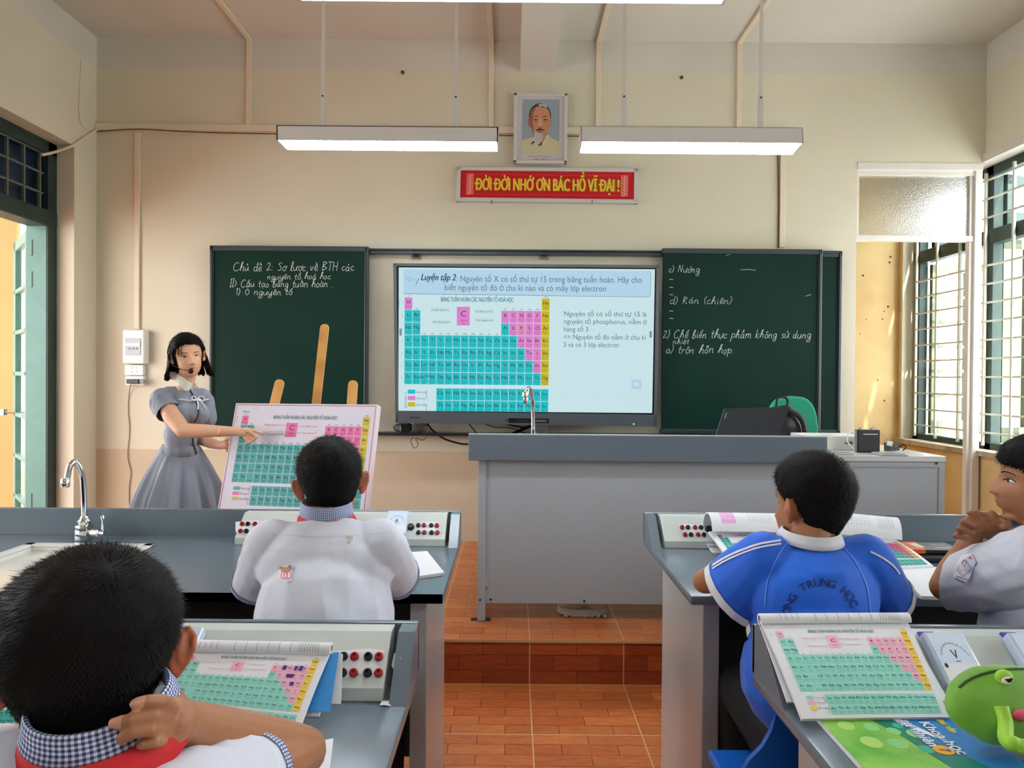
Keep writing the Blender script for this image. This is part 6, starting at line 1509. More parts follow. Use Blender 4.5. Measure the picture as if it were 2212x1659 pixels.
def paint(o, m, pts):
    """give a second skin tone to faces near points"""
    me = o.data
    if m.name not in [x.name for x in me.materials]: me.materials.append(m)
    k = [x.name for x in me.materials].index(m.name)
    for p in me.polygons:
        c = p.center
        for q, r in pts:
            if (c - q).length < r: p.material_index = k; break
HL_BOY = ([0, 35, 60, 80, 95, 115, 140, 180], [.058, .054, .036, .020, .026, -.030, -.058, -.066])
def hair(T, parent, line=HL_BOY, thick=.016, n=3500, slen=.022, seed=1, child=True, level=6, tuft=None, fade=.020, lift=.5, width=.0007, down=False):
    d, fs = ico(level); p = head_shape(d, child); ang = np.degrees(np.arctan2(np.abs(d[:, 0]), d[:, 1]))
    zl = np.interp(ang, line[0], line[1]); m = p[:, 2] - zl
    m = m + .003 * np.sin(ang * .9 + p[:, 2] * 300)
    k = np.clip(m / fade, -.2, 1.0); k = np.where(k > 0, k * k * (3 - 2 * k), k * .2)
    topf = np.clip((p[:, 2] - .0) / .075, 0.16, 1)
    nr = p / np.linalg.norm(p, axis=1)[:, None]
    jag = np.array([noise.noise(V(q) * 55) for q in nr * .09]) * .0022
    q = p + nr * (thick * topf * k + .0012 + jag * np.clip(k, 0, 1))[:, None]
    R = np.array(T.R); keep = m > -.002
    idx = -np.ones(len(p), int); idx[keep] = np.arange(keep.sum()); w = (q[keep] * (T.s, T.s, T.s * T.sz)) @ R.T + np.array(T.c)
    ff = [tuple(int(idx[i]) for i in f) for f in fs if all(keep[i] for i in f)]
    vs = [tuple(a) for a in w]; rnd = random.Random(seed); cand = np.nonzero(m > .004)[0]
    crown = V((.012, -.055, .105)); s = T.s
    for _ in range(n):
        i = int(cand[rnd.randrange(len(cand))]); a = V(q[i]); nn = V(nr[i])
        fl = (a - crown); fl = fl - nn * fl.dot(nn)
        if a.y > .03 and a.z > .05: fl = V((fl.x * .6 + .3 * .05, .06, -.01))
        fl = fl - nn * fl.dot(nn)
        if down: fl = V((0, -.2, -1)); fl = fl - nn * fl.dot(nn)
        if fl.length < 1e-4: fl = V((rnd.uniform(-1, 1), rnd.uniform(-1, 1), 0))
        fl = fl.normalized() + V((rnd.gauss(0, .22), rnd.gauss(0, .22), rnd.gauss(0, .22)))
        L = slen * rnd.uniform(.5, 1.2) * (.35 + .65 * float(topf[i])); lf = lift * rnd.uniform(.05, 1)
        if (a - crown).length < .03: lf += .35
        sd = fl.cross(nn).normalized() * width; b0 = a - nn * .001
        p1 = b0 + fl * L * .45 + nn * L * lf * .45; p2 = b0 + fl * L * .9 + nn * L * lf * .5
        o = len(vs)
        for z in (b0 - sd, b0 + sd, p1 - sd * .8, p1 + sd * .8, p2): vs.append(tuple(T(z)))
        ff += [(o, o + 1, o + 3, o + 2), (o + 2, o + 3, o + 4)]
    me = bpy.data.meshes.new('hair'); me.from_pydata(vs, [], ff); me.update()
    return link('hair', me, parent, smooth=True, mats=M_hair)
def face(T, parent, brow=True, child=True, lip=None, look=0.0, thin=1.0, only=None, half=.0045):
    """eyes and brows set into the face"""
    s = T.s; d, _ = ico(6); hp = head_shape(d, child); hp = hp[hp[:, 1] > 0]
    def sy(x, z, off=0.0): return V((x, float(hp[((hp[:, 0] - x) ** 2 + (hp[:, 2] - z) ** 2).argmin(), 1]) + off, z))
    for sd in (-1, 1):
        if only and sd != only: continue
        ex, ez = sd * .030, .004; Ry = T.R @ Matrix.Rotation(-sd * .32, 3, 'Z')
        b = MB(); b.ell(T(sy(ex, ez, -.0060)), (.0128 * s, .0085 * s, half * s), M_eyew, Ry, 18); o = b.build('eye', parent, smooth=True)
        b = MB(); b.ell(T(sy(ex + look, ez, .0002)), (.0052 * s, .0030 * s, min(.0054, half) * s), M_iris, Ry, 14); b.build('iris', o, smooth=True)
        pts = [sy(ex - sd * .0130, ez - .0012, .0002), sy(ex - sd * .007, ez + .0034, .0012), sy(ex + sd * .001, ez + .0050, .0016), sy(ex + sd * .008, ez + .0038, .0012), sy(ex + sd * .0140, ez + .0004, .0004)]
        b = MB(); b.tube([T(q) for q in crom(pts, 4)], .0012 * s, M_iris, 6); b.build('eyelid', o, smooth=True)
        if brow:
            pts = [sy(ex - sd * .014, ez + .0180, .0002), sy(ex - sd * .004, ez + .0212, .0004), sy(ex + sd * .008, ez + .0212, .0003), sy(ex + sd * .018, ez + .0165, .0)]
            b = MB(); C_ = crom(pts, 4); b.tube([T(q) for q in C_], [s * lerp(.0019, .0007, k / (len(C_) - 1)) * thin for k in range(len(C_))], M_hair, 6); b.build('eyebrow', parent, smooth=True)
def collar(name, c, r, h, R, parent, mt, flare=.012, drop=.012, back=1.0, a0=-2.6, a1=2.6, uv=220, ry=.9, lean=.0):
    """folded shirt collar round the neck; angle 0 is the back (towards -Y of R)"""
    b = MB(); uvs = []; na = 48; c = V(c); rows = [(r * .985, .002), (r, h * .6), (r + .0015, h), (r + .004, h + .0008), (r + .006, h - .004), (r + flare * .7, h * .35), (r + flare, -drop)]
    vs = []; L = [0]
    for i in range(1, len(rows)): L.append(L[-1] + math.hypot(rows[i][0] - rows[i - 1][0], rows[i][1] - rows[i - 1][1]))
    for i, (rr, z) in enumerate(rows):
        for k in range(na + 1):
            a = lerp(a0, a1, k / na); hh = 1.0 - .45 * (abs(a) / max(abs(a0), .1)) ** 2
            vs.append(c + R @ V((rr * math.sin(a), -rr * ry * math.cos(a), z * hh - lean * (1 - math.cos(a))))); uvs.append((a * r * uv, L[i] * uv))
    fs = [(i * (na + 1) + k, i * (na + 1) + k + 1, (i + 1) * (na + 1) + k + 1, (i + 1) * (na + 1) + k) for i in range(len(rows) - 1) for k in range(na)]
    b.add(vs, fs, mt); b.uv = uvs; o = b.build(name, parent, smooth=True, angle=70)
    m = o.modifiers.new('t', 'SOLIDIFY'); m.thickness = .0012; return o
def cuff(name, c, axis, r, w, parent, mt, uv=220, ell_=(1, 1), up=V((0, 0, 1)), flat=0.0):
    ax = V(axis).normalized(); a = ax.cross(V(up)).normalized(); e = a.cross(ax); b = MB(); vs = []; uvs = []; n = 40
    for i, (t, rr) in enumerate(((-w, r * .97), (-w * .3, r * 1.005), (0, r * 1.0), (0, r * .93))):
        for k in range(n + 1):
            q = 2 * math.pi * k / n; vs.append(V(c) + ax * t + (a * math.cos(q) * ell_[0] + e * math.sin(q) * ell_[1]) * rr * (1 + .03 * math.sin(3 * q))); uvs.append((q * r * uv, t * uv))
    fs = [(i * (n + 1) + k, i * (n + 1) + k + 1, (i + 1) * (n + 1) + k + 1, (i + 1) * (n + 1) + k) for i in range(3) for k in range(n)]
    b.add(vs, fs, mt); b.uv = uvs; o = b.build(name, parent, smooth=True, angle=60); m = o.modifiers.new('t', 'SOLIDIFY'); m.thickness = .002; return o
def scarf(c, r, R, parent, th=.007, h=.014, a0=-2.8, a1=2.8, lean=0.0):
    b = MB(); pts = []
    na = 40; vs = []
    for k in range(na + 1):
        a = lerp(a0, a1, k / na); cc = V(c) + R @ V((r * math.sin(a), -r * .9 * math.cos(a), -lean * (1 - math.cos(a)) - .02 * (abs(a) / 2.8) ** 2)); o = R @ V((math.sin(a), -math.cos(a), 0)); u = R @ V((0, 0, 1))
        for q in range(8): t = 2 * math.pi * q / 8; vs.append(cc + o * (th * math.cos(t) + .35 * h * -math.sin(t)) + u * (h * math.sin(t)))
    fs = [(k * 8 + q, k * 8 + (q + 1) % 8, (k + 1) * 8 + (q + 1) % 8, (k + 1) * 8 + q) for k in range(na) for q in range(8)]
    b.add(vs, fs, M_scarf); return b.build('red_scarf', parent, smooth=True, angle=80)
def person(loc, label): return empty('person', loc, label, 'person')
def P3(*a): return atY(*a)
def project(A, name, bv, parent, off=.0012, step=.0009, fwd=None):
    def f(u, v):
        p, n = onto(bv, u, -v, off); return p, n
    return A.lay(name, f, parent, step)

# ------------------------------------------------------------------ the nearest boy (back of the head, lower left)
T1 = xform(P3(192, 1440, .625), math.radians(31), math.radians(-3), math.radians(2), .92, .95)
t = person((-.42, .45, 0), 'nearest boy in white shirt and red scarf, hand on his neck, seen from behind'); t1 = t
el, wr = P3(652, 1624, .86), P3(388, 1560, .615); sh = P3(368, 1775, .56)
ell2, wr2 = P3(-30, 1660, .80), P3(118, 1560, .68); sh2 = P3(-20, 1740, .55)
nb = V((-.366, .590, .955))
pr = [head_mesh(T1), ('c', T1((0, -.015, -.04)), .046, nb, .046), ('c', nb, .046, nb + V((0, -.02, -.06)), .046)] + ear_prims(T1, 1) + ear_prims(T1, -1)
pr += [('chain', [(sh, .040), (lerp(sh, el, .6), .037), (el, .031), (lerp(el, wr, .3), .030), (lerp(el, wr, .75), .024), (wr, .020)]), ('chain', [(sh2, .040), (ell2, .031), (lerp(ell2, wr2, .5), .026), (wr2, .020)])]
pr += [('e', V((-.38, .48, .78)), (.125, .08, .12)), ('c', V((-.40, .45, .62)), .11, V((-.41, .40, .50)), .12), ('c', nb + V((0, -.02, -.09)), .05, V((-.40, .46, .82)), .09), ('c', sh, .035, nb + V((.0, -.02, -.07)), .035), ('c', sh2, .035, nb + V((0, -.02, -.07)), .035)]
F = lambda pts, r: ('chain', [(P3(*p), r * (1 - .08 * k)) for k, p in enumerate(pts)])
pr += [('c', wr, .020, P3(372, 1556, .592), .021), ('c', P3(370, 1538, .59), .014, P3(366, 1582, .585), .015),
       F([(376, 1532, .588), (352, 1514, 0.548), (318, 1514, 0.538), (292, 1520, 0.535)], .0061), F([(368, 1554, .582), (334, 1546, 0.542), (285, 1554, 0.533), (246, 1562, 0.532)], .0061),
       F([(362, 1575, .580), (326, 1576, 0.538), (286, 1582, 0.531), (262, 1596, 0.531)], .0061), F([(358, 1597, .582), (336, 1603, 0.544), (306, 1608, 0.539)], .0054),
       F([(385, 1540, .60), (384, 1515, .615), (378, 1498, .64)], .0085)]
# left hand at the chin
pr += [('c', wr2, .020, P3(150, 1545, .70), .022), F([(150, 1535, .71), (172, 1522, .725), (195, 1528, .735)], .008), F([(152, 1548, .71), (176, 1540, .725), (198, 1545, .735)], .008), F([(154, 1560, .71), (178, 1556, .725), (198, 1560, .73)], .0075), F([(154, 1572, .70), (174, 1572, .715), (190, 1576, .72)], .0065), F([(146, 1535, .69), (152, 1515, .70), (165, 1505, .71)], .008)]
hipL, hipR = V((-.47, .42, .46)), V((-.34, .42, .46))
for h, dx in ((hipL, -.03), (hipR, .03)): pr += [('chain', [(h, .075), (h + V((dx, .36, .01)), .052), (h + V((dx, .38, -.38)), .034)]), ('c', h + V((dx, .38, -.40)), .034, h + V((dx, .48, -.425)), .028)]
bd = body('body', pr, .0023, t, M_skin, 2)
paint(bd, M_ear, [(T1((s * .084, -.003, 0)), .031) for s in (-1, 1)]); paint(bd, M_nail, [(P3(289, 1517, .532), .0085), (P3(242, 1562, .530), .0085)])
hair(T1, t, line=([0, 35, 60, 80, 95, 115, 140, 180], [.058, .054, .036, .020, .026, -.030, -.050, -.054]), n=28000, slen=.014, seed=3, lift=.16, thick=.014, fade=.045, width=.00030)
shp = [('e', V((-.38, .48, .79)), (.155, .10, .125)), ('c', V((-.40, .45, .66)), .135, V((-.41, .41, .54)), .140), ('c', nb + V((0, -.015, -.085)), .060, V((-.40, .46, .84)), .11),
       ('chain', [(nb + V((.04, -.02, -.075)), .046), (sh, .050), (lerp(sh, el, .45), .045), (lerp(sh, el, .8), .042)]), ('chain', [(nb + V((-.04, -.02, -.075)), .046), (sh2, .056), (lerp(sh2, ell2, .8), .048)])]
ctR = lerp(sh, el, .50); ctL = lerp(sh2, ell2, .65)
so = body('shirt', shp, .005, t, M_shirt, 6, cuts=[(ctR, el - sh, .085, .012, M_ging), (ctL, ell2 - sh2, .085, .012, M_ging)], disp=folds(15, .0050, seed=2))
Rc = Matrix.Rotation(math.radians(14), 3, 'X')
cc = V((-.354, .582, 1.008))
collar('collar', cc, .050, .021, Rc, t, M_ging, flare=.011, drop=.002, uv=230, ry=1.0)
scarf(cc + V((0, -.003, -.016)), .061, Rc, t, th=.007, h=.016)
body('trousers', [('chain', [(h, .088), (h + V((dx, .36, .01)), .062), (h + V((dx, .38, -.36)), .045)]) for h, dx in ((hipL, -.03), (hipR, .03))] + [('c', hipL, .09, hipR, .09)], .009, t, M_trous, 4)

# ------------------------------------------------------------------ the middle boy in white
T2 = xform(P3(716, 1050, 1.58), math.radians(14), math.radians(-6), math.radians(-6), .91)
t = person((-.43, 1.42, 0), 'boy in white shirt with bear sticker, back turned, at front left bench'); t2 = t
nb = P3(707, 1128, 1.545); shL, shR = P3(588, 1178, 1.52), P3(824, 1178, 1.52); eL, eR = P3(552, 1262, 1.66), P3(858, 1250, 1.67)
wL, wR = P3(640, 1225, 1.88), P3(790, 1225, 1.88)
torso = [('e', P3(705, 1225, 1.52), (.125, .08, .10)), ('c', P3(703, 1330, 1.49), .105, P3(703, 1480, 1.44), .11), ('c', shL, .035, nb + V((0, 0, -.05)), .035), ('c', shR, .035, nb + V((0, 0, -.05)), .035), ('c', nb + V((0, 0, -.03)), .042, P3(705, 1210, 1.52), .08)]
pr = [head_mesh(T2), ('c', T2((0, -.015, -.04)), .044, nb, .044)] + ear_prims(T2, 1) + ear_prims(T2, -1) + torso
pr += [('chain', [(shL, .042), (eL, .030), (lerp(eL, wL, .6), .025), (wL, .019)]), ('chain', [(shR, .042), (eR, .030), (lerp(eR, wR, .6), .025), (wR, .019)])]
for w, sx in ((wL, 1), (wR, -1)):
    pr.append(('c', w, .018, w + V((sx * .03, .04, 0)), .020))
    for k in range(4): b0 = w + V((sx * (.030 + .014 * k) - sx * .012, .055 - .004 * k, 0)); pr.append(('chain', [(b0, .0075), (b0 + V((sx * .012, .030, .004)), .007), (b0 + V((sx * .020, .050, -.004)), .0062)]))
    pr.append(('chain', [(w + V((sx * .012, .02, .004)), .009), (w + V((-sx * .012, .045, .0)), .008), (w + V((-sx * .006, .065, -.004)), .007)]))
hs = [P3(703 - 60, 1510, 1.44), P3(703 + 60, 1510, 1.44)]
for h in hs: pr += [('chain', [(h, .078), (V((h.x, 1.78, .47)), .055), (V((h.x, 1.82, .08)), .034)]), ('c', V((h.x, 1.82, .05)), .033, V((h.x, 1.93, .035)), .028)]
bd = body('body', pr, .0036, t, M_skin, 3)
paint(bd, M_ear, [(T2((s * .081, -.003, 0)), .029) for s in (-1, 1)])
hair(T2, t, n=9000, slen=.018, seed=5, lift=.25, thick=.014, fade=.03, width=.0006)
shp = [('e', P3(703, 1222, 1.515), (.155, .098, .108)), ('c', P3(703, 1320, 1.49), .150, P3(700, 1410, 1.46), .158), ('e', P3(700, 1440, 1.45), (.172, .12, .16)), ('chain', [(nb + V((-.03, -.01, -.055)), .044), (shL, .056)]), ('chain', [(nb + V((.03, -.01, -.055)), .044), (shR, .056)]), ('c', nb + V((0, -.002, -.052)), .054, P3(705, 1205, 1.52), .09),
       ('chain', [(shL, .058), (lerp(shL, eL, .6), .054), (lerp(shL, eL, 1.15), .054)]), ('chain', [(shR, .058), (lerp(shR, eR, .6), .056), (lerp(shR, eR, 1.2), .055)])]
cL, cR = lerp(shL, eL, .97), lerp(shR, eR, .98)
so = body('shirt', shp, .0045, t, M_shirt, 6, cuts=[(cL, eL - shL, .09, .013, M_ging), (cR, eR - shR, .09, .013, M_ging)], disp=folds(11, .0060, stretch=(1, 1, .55), seed=9))
Rc = Matrix.Rotation(math.radians(10), 3, 'X') @ Matrix.Rotation(math.radians(2), 3, 'Y')
cc = P3(706, 1104, 1.55)
collar('collar', cc, .051, .028, Rc, t, M_ging, flare=.010, drop=.006, uv=260, ry=1.0); scarf(cc + V((.001, -.003, -.009)), .060, Rc, t, th=.006, h=.010)
bv2 = bvh_of(so)
A = Art(); M_seam = mat('seam_thread', (190, 194, 204), .8); A.line([(x, -(1152 - 8 * math.sin((x - 560) / 270 * math.pi) * -1 + 0)) for x in range(562, 846, 8)], 1.2, M_seam, 1); project(A, 'yoke_seam', bv2, so)
A = Art(); M_st = mat('sticker_white', (238, 238, 238), .4); M_sb = mat('sticker_brown', (182, 132, 92), .5); M_sg = mat('sticker_grey', (110, 112, 116), .5); M_sp = mat('sticker_pink', (232, 150, 178), .5)
A.disc(620, -1236, 13, 13, M_st, 1); A.poly([(604, -1242), (636, -1242), (632, -1256), (622, -1259), (608, -1256)], M_st, 1); A.disc(611, -1228, 4.2, 4.2, M_sg, 2, 10); A.disc(630, -1228, 4.2, 4.2, M_sg, 2, 10); A.disc(620.5, -1236, 10, 9, M_sb, 2.5); A.disc(616, -1234, 1.2, 1.2, M_sg, 3, 8); A.disc(625, -1234, 1.2, 1.2, M_sg, 3, 8); A.disc(621, -1239, 2.2, 1.6, M_sg, 3, 8)
A.poly([(607, -1243), (634, -1243), (630, -1254), (611, -1254)], M_sp, 3)
for k in range(4): A.line([(611 + k * 6, -1244), (613 + k * 5, -1253)], 1.8, M_st, 4)
tk = project(A, 'bear_sticker', bv2, so, off=.003, step=.0018)
A = Art(); A.poly([(751, -1160), (757, -1156), (763, -1160), (764, -1168), (758, -1173), (752, -1170)], M_st, 1); A.poly([(753, -1161), (757, -1158), (762, -1161), (762, -1167), (757, -1171), (754, -1168)], mat('sticker_taupe', (186, 162, 150), .5), 2); project(A, 'small_sticker', bv2, so)
body('trousers', [('chain', [(h, .092), (V((h.x, 1.78, .47)), .066), (V((h.x, 1.82, .12)), .046)]) for h in hs] + [('c', hs[0], .095, hs[1], .095)], .009, t, M_trous, 4)

# ------------------------------------------------------------------ the boy in blue
T3 = xform(P3(1752, 1096, 1.45), math.radians(30), math.radians(-2), math.radians(0), .885, 1.07)
t = person((.72, 1.35, 0), 'boy in blue and white sports shirt with lettering across his back'); t3 = t
nb = P3(1752, 1166, 1.42); shL, shR = P3(1648, 1206, 1.42), P3(1870, 1212, 1.42); eL, eR = P3(1523, 1256, 1.66), P3(1946, 1275, 1.60)
wL, wR = P3(1620, 1215, 1.90), P3(1860, 1230, 1.84)
pr = [head_mesh(T3), ('c', T3((0, -.015, -.04)), .044, nb, .044)] + ear_prims(T3, 1) + ear_prims(T3, -1)
pr += [('e', P3(1758, 1300, 1.40), (.11, .075, .10)), ('c', P3(1758, 1400, 1.38), .095, P3(1760, 1490, 1.36), .10), ('c', shL, .032, nb + V((0, 0, -.05)), .035), ('c', shR, .032, nb + V((0, 0, -.05)), .035), ('c', nb, .044, P3(1758, 1250, 1.40), .07)]
pr += [('chain', [(shL, .042), (eL, .030), (lerp(eL, wL, .5), .025), (wL, .019)]), ('chain', [(shR, .042), (eR, .030), (lerp(eR, wR, .5), .025), (wR, .019)])]
for w, sx in ((wL, 1), (wR, -1)):
    pr.append(('c', w, .018, w + V((sx * .035, .02, 0)), .020))
    for k in range(4): b0 = w + V((sx * .055, .035 - .015 * k, 0)); pr.append(('chain', [(b0, .0075), (b0 + V((sx * .030, .004, .004)), .007), (b0 + V((sx * .050, 0, -.004)), .0062)]))
    pr.append(('chain', [(w + V((sx * .012, .02, .004)), .009), (w + V((sx * .03, .045, .0)), .008), (w + V((sx * .05, .055, -.004)), .007)]))
hs3 = [V((.62, 1.40, .50)), V((.77, 1.40, .50))]
for h in hs3: pr += [('chain', [(h, .075), (V((h.x - .01, 1.74, .50)), .055), (V((h.x - .01, 1.76, .08)), .034)]), ('c', V((h.x - .01, 1.76, .05)), .033, V((h.x - .01, 1.87, .035)), .028)]
bd = body('body', pr, .0036, t, M_skin, 3)
paint(bd, M_ear, [(T3((s * .081, -.003, 0)), .028) for s in (-1, 1)])
hair(T3, t, n=9000, slen=.017, seed=8, lift=.18, thick=.016, fade=.022, width=.0006, line=([0, 35, 60, 80, 95, 115, 140, 180], [.050, .046, .030, .014, .022, -.034, -.064, -.072]))
face(T3, t, only=-1)
slL, slR = lerp(shL, eL, .66), lerp(shR, eR, .74)
dL, dR = V((-.50, .30, -.66)), V((.40, .22, -.75))
kL, kR = P3(1574, 1286, 1.48), P3(1916, 1300, 1.47)
shp = [('e', P3(1758, 1290, 1.40), (.130, .092, .112)), ('c', P3(1750, 1380, 1.385), .118, P3(1738, 1470, 1.37), .126), ('c', nb + V((0, 0, -.050)), .054, P3(1758, 1245, 1.41), .095), ('chain', [(nb + V((-.03, 0, -.050)), .046), (shL, .054)]), ('chain', [(nb + V((.03, 0, -.050)), .046), (shR, .054)]),
       ('chain', [(shL, .056), (lerp(shL, kL, .5), .066), (kL, .070), (kL + (kL - shL) * .4, .076)]), ('chain', [(shR, .055), (lerp(shR, kR, .5), .055), (kR, .060), (kR + (kR - shR) * .4, .064)])]
so = body('shirt', shp, .0045, t, M_blue, 6, cuts=[(kL, kL - shL + V((-.04, .0, 0)), .10, .017, M_cuff), (kR, kR - shR + V((.05, 0, 0)), .11, .014, M_cuff)], disp=folds(9, .0046, stretch=(1, 1, .5), seed=4))
so3 = so
Rc = Matrix.Rotation(math.radians(8), 3, 'X')
collar('collar', P3(1750, 1160, 1.425), .053, .020, Rc, t, M_cuff, flare=.014, drop=.004, ry=1.0, uv=10)
bv3 = bvh_of(so)
M_navy = mat('navy_lettering', (8, 40, 110), .6); A = Art()
cx_, cy_, rr_ = 1774, 1334, 68
for k, ch in enumerate('TRƯỜNG TRUNG HỌC CƠ SỞ'):
    if ch == ' ': continue
    a = math.radians(97 - (k - 9) * 12.1); A.text(ch, cx_ + rr_ * math.cos(a), -(cy_ - rr_ * math.sin(a)), 24, M_navy, 'C', 1, bold=.02, rot=a - math.pi / 2)
A.text('TỔ', 1774, -1352, 16, M_navy, 'C', 1, bold=.02)
project(A, 'lettering', bv3, so, off=.0016, step=.0003)
M_lblue = mat('pale_blue_piping', (92, 160, 236), .6)
for pts in ([(1700, 1172), (1680, 1200), (1660, 1250), (1652, 1310)], [(1822, 1182), (1850, 1220), (1872, 1270), (1880, 1330)]):
    A = Art(); A.line([(q.x, -q.y) for q in crom([V((a, c, 0)) for a, c in pts], 8)], 1.6, M_lblue, 1); project(A, 'raglan_seam', bv3, so)
for d in (0, 7):
    A = Art(); A.line([(q.x, -(q.y + d)) for q in crom([V((a, c, 0)) for a, c in ((1686, 1168), (1640, 1176), (1600, 1190), (1566, 1206), (1540, 1222))], 8)], 3.6 if d else 4.2, M_cuff, 1); project(A, 'shoulder_stripe', bv3, so)
A = Art(); A.line([(q.x, -q.y) for q in crom([V((a, c, 0)) for a, c in ((1880, 1192), (1905, 1205), (1928, 1222), (1942, 1240))], 8)], 3.6, M_cuff, 1); project(A, 'shoulder_stripe', bv3, so)
body('trousers', [('chain', [(h, .088), (V((h.x - .01, 1.74, .50)), .066), (V((h.x - .01, 1.76, .12)), .046)]) for h in hs3] + [('c', hs3[0], .09, hs3[1], .09)], .009, t, M_trous, 4)

# ------------------------------------------------------------------ the boy at the right edge, chin on his hands
T4 = xform(P3(2256, 1048, 1.45), math.radians(61), math.radians(4), 0, .965, .89)
t = person((1.2, 1.35, 0), 'boy in white shirt with a school badge, chin on clasped hands, at the right edge'); t4 = t
nb = P3(2262, 1150, 1.42); sh = P3(2245, 1212, 1.36); el = P3(2040, 1268, 1.52); wr = P3(2098, 1166, 1.50)
sh2 = P3(2300, 1210, 1.56); el2 = P3(2235, 1255, 1.70); wr2 = P3(2178, 1140, 1.55)
Q = lambda pts, r: ('chain', [(P3(*p), r * (1 - .06 * k)) for k, p in enumerate(pts)])
pr = [head_mesh(T4), ('c', T4((0, -.02, -.05)), .046, nb, .046)] + ear_prims(T4, -1)
pr += [('e', P3(2300, 1330, 1.42), (.09, .11, .12)), ('c', nb + V((0, 0, -.05)), .035, sh, .035), ('c', nb + V((0, 0, -.05)), .035, sh2, .035), ('c', P3(2300, 1420, 1.40), .10, P3(2300, 1500, 1.40), .11)]
pr += [('chain', [(sh, .042), (lerp(sh, el, .6), .036), (el, .031), (lerp(el, wr, .35), .032), (lerp(el, wr, .8), .024), (wr, .021)]), ('chain', [(sh2, .042), (el2, .031), (lerp(el2, wr2, .5), .027), (wr2, .021)])]
pr += [('c', wr, .021, P3(2108, 1138, 1.49), .021), ('c', P3(2108, 1145, 1.49), .018, P3(2122, 1120, 1.49), .016), Q([(2122, 1118, 1.49), (2140, 1112, 1.50), (2158, 1118, 1.51)], .008), Q([(2124, 1130, 1.50), (2145, 1140, 1.52), (2160, 1145, 1.53)], .008), Q([(2118, 1140, 1.51), (2138, 1150, 1.53), (2155, 1152, 1.54)], .0075), Q([(2112, 1150, 1.51), (2130, 1160, 1.53), (2145, 1162, 1.54)], .0065)]
pr += [('c', wr2, .022, P3(2138, 1124, 1.475), .021), ('c', P3(2138, 1116, 1.472), .016, P3(2132, 1140, 1.475), .017),
       Q([(2132, 1115, 1.470), (2108, 1106, 1.462), (2094, 1108, 1.462), (2112, 1114, 1.458)], .0060), Q([(2128, 1122, 1.466), (2090, 1121, 1.462), (2079, 1128, 1.456), (2106, 1136, 1.450)], .0064),
       Q([(2124, 1132, 1.466), (2082, 1134, 1.462), (2070, 1143, 1.455), (2104, 1151, 1.448)], .0064), Q([(2120, 1144, 1.468), (2074, 1151, 1.465), (2062, 1158, 1.458), (2088, 1165, 1.452)], .0060),
       Q([(2150, 1120, 1.468), (2166, 1126, 1.456), (2178, 1134, 1.452), (2164, 1140, 1.450)], .0075), Q([(2168, 1118, 1.47), (2190, 1118, 1.455), (2208, 1128, 1.450)], .0070)]
hs4 = [V((1.20, 1.42, .48)), V((1.32, 1.50, .48))]
for h in hs4: pr += [('chain', [(h, .078), (h + V((-.06, .36, .01)), .055), (h + V((-.06, .38, -.38)), .034)]), ('c', h + V((-.06, .38, -.41)), .034, h + V((-.06, .48, -.43)), .028)]
bd = body('body', pr, .0026, t, M_skin, 3)
paint(bd, M_lipk, [(T4((s * .012, .0905, -.0605)), .0105) for s in (-1, 0, 1)])
hair(T4, t, n=10000, slen=.020, seed=11, lift=.12, thick=.021, fade=.010, width=.0006, line=([0, 30, 50, 65, 78, 92, 115, 140, 180], [.042, .040, .036, .014, -.004, .012, -.030, -.050, -.056]))
face(T4, t, only=-1, half=.0046, look=.0045)
shp = [('e', P3(2295, 1330, 1.43), (.115, .14, .13)), ('c', P3(2290, 1380, 1.42), .145, P3(2295, 1500, 1.40), .15), ('chain', [(nb + V((0, 0, -.04)), .060), (sh, .070), (lerp(sh, el, .35), .068), (lerp(sh, el, .7), .060), (el, .053), (el + (el - sh) * .15, .05)]), ('chain', [(nb + V((0, 0, -.04)), .060), (sh2, .060), (lerp(sh2, el2, .7), .055)]), ('c', lerp(sh, el, .25) + V((0, 0, -.03)), .05, lerp(sh, el, .7) + V((0, 0, -.02)), .045)]
cutn = (el - sh).normalized() + V((-.1, 0, .55)); ct = lerp(sh, el, .93)
so = body('shirt', shp, .0042, t, M_shirt, 5, cuts=[(ct, cutn, .09)], disp=folds(14, .0070, seed=6))
collar('collar', nb + V((-.01, 0, .004)), .056, .026, Matrix.Rotation(math.radians(80), 3, 'Z'), t, M_shirt, flare=.012, drop=.012, ry=1.0)
bv4 = bvh_of(so)
M_bn = mat('badge_navy', (40, 52, 104), .6); M_bp = mat('badge_pink', (222, 176, 190), .6); M_br = mat('badge_red', (196, 70, 90), .6); A = Art(); s_ = lambda x, y: (2030 + x / 6.637, -(1080 + y / 6.637))
A.poly([s_(340, 800), s_(480, 775), s_(540, 900), s_(440, 1150), s_(390, 1200), s_(205, 1110), s_(245, 960), s_(290, 860)], mat('badge_white', (236, 234, 240), .6), 1)
A.line([s_(490, 790), s_(540, 900), s_(440, 1140), s_(390, 1185), s_(230, 1120)], 1.3, M_bn, 2); A.line([s_(262, 1000), s_(350, 1098), s_(480, 985), s_(400, 880)], 1.4, M_bn, 2); A.line([s_(262, 1000), s_(300, 900)], .8, M_bp, 2)
A.line([s_(345, 890), s_(385, 865), s_(410, 900), s_(375, 965), s_(345, 920), s_(345, 890)], 1.2, M_bn, 2); A.poly([s_(425, 850), s_(465, 820), s_(485, 860)], M_br, 2); A.line([s_(340, 830), s_(410, 840), s_(430, 870)], .7, M_bp, 2)
for k in range(7): A.line([s_(255 + k * 26, 1085 + k * 8), s_(265 + k * 26, 1112 + k * 6)], 1.6, M_bn, 2)
A.rect(*s_(285, 1000), *s_(310, 975), M_bp, 2); A.rect(*s_(315, 1030), *s_(335, 1005), M_bp, 2)
project(A, 'school_badge', bv4, so, off=.002)
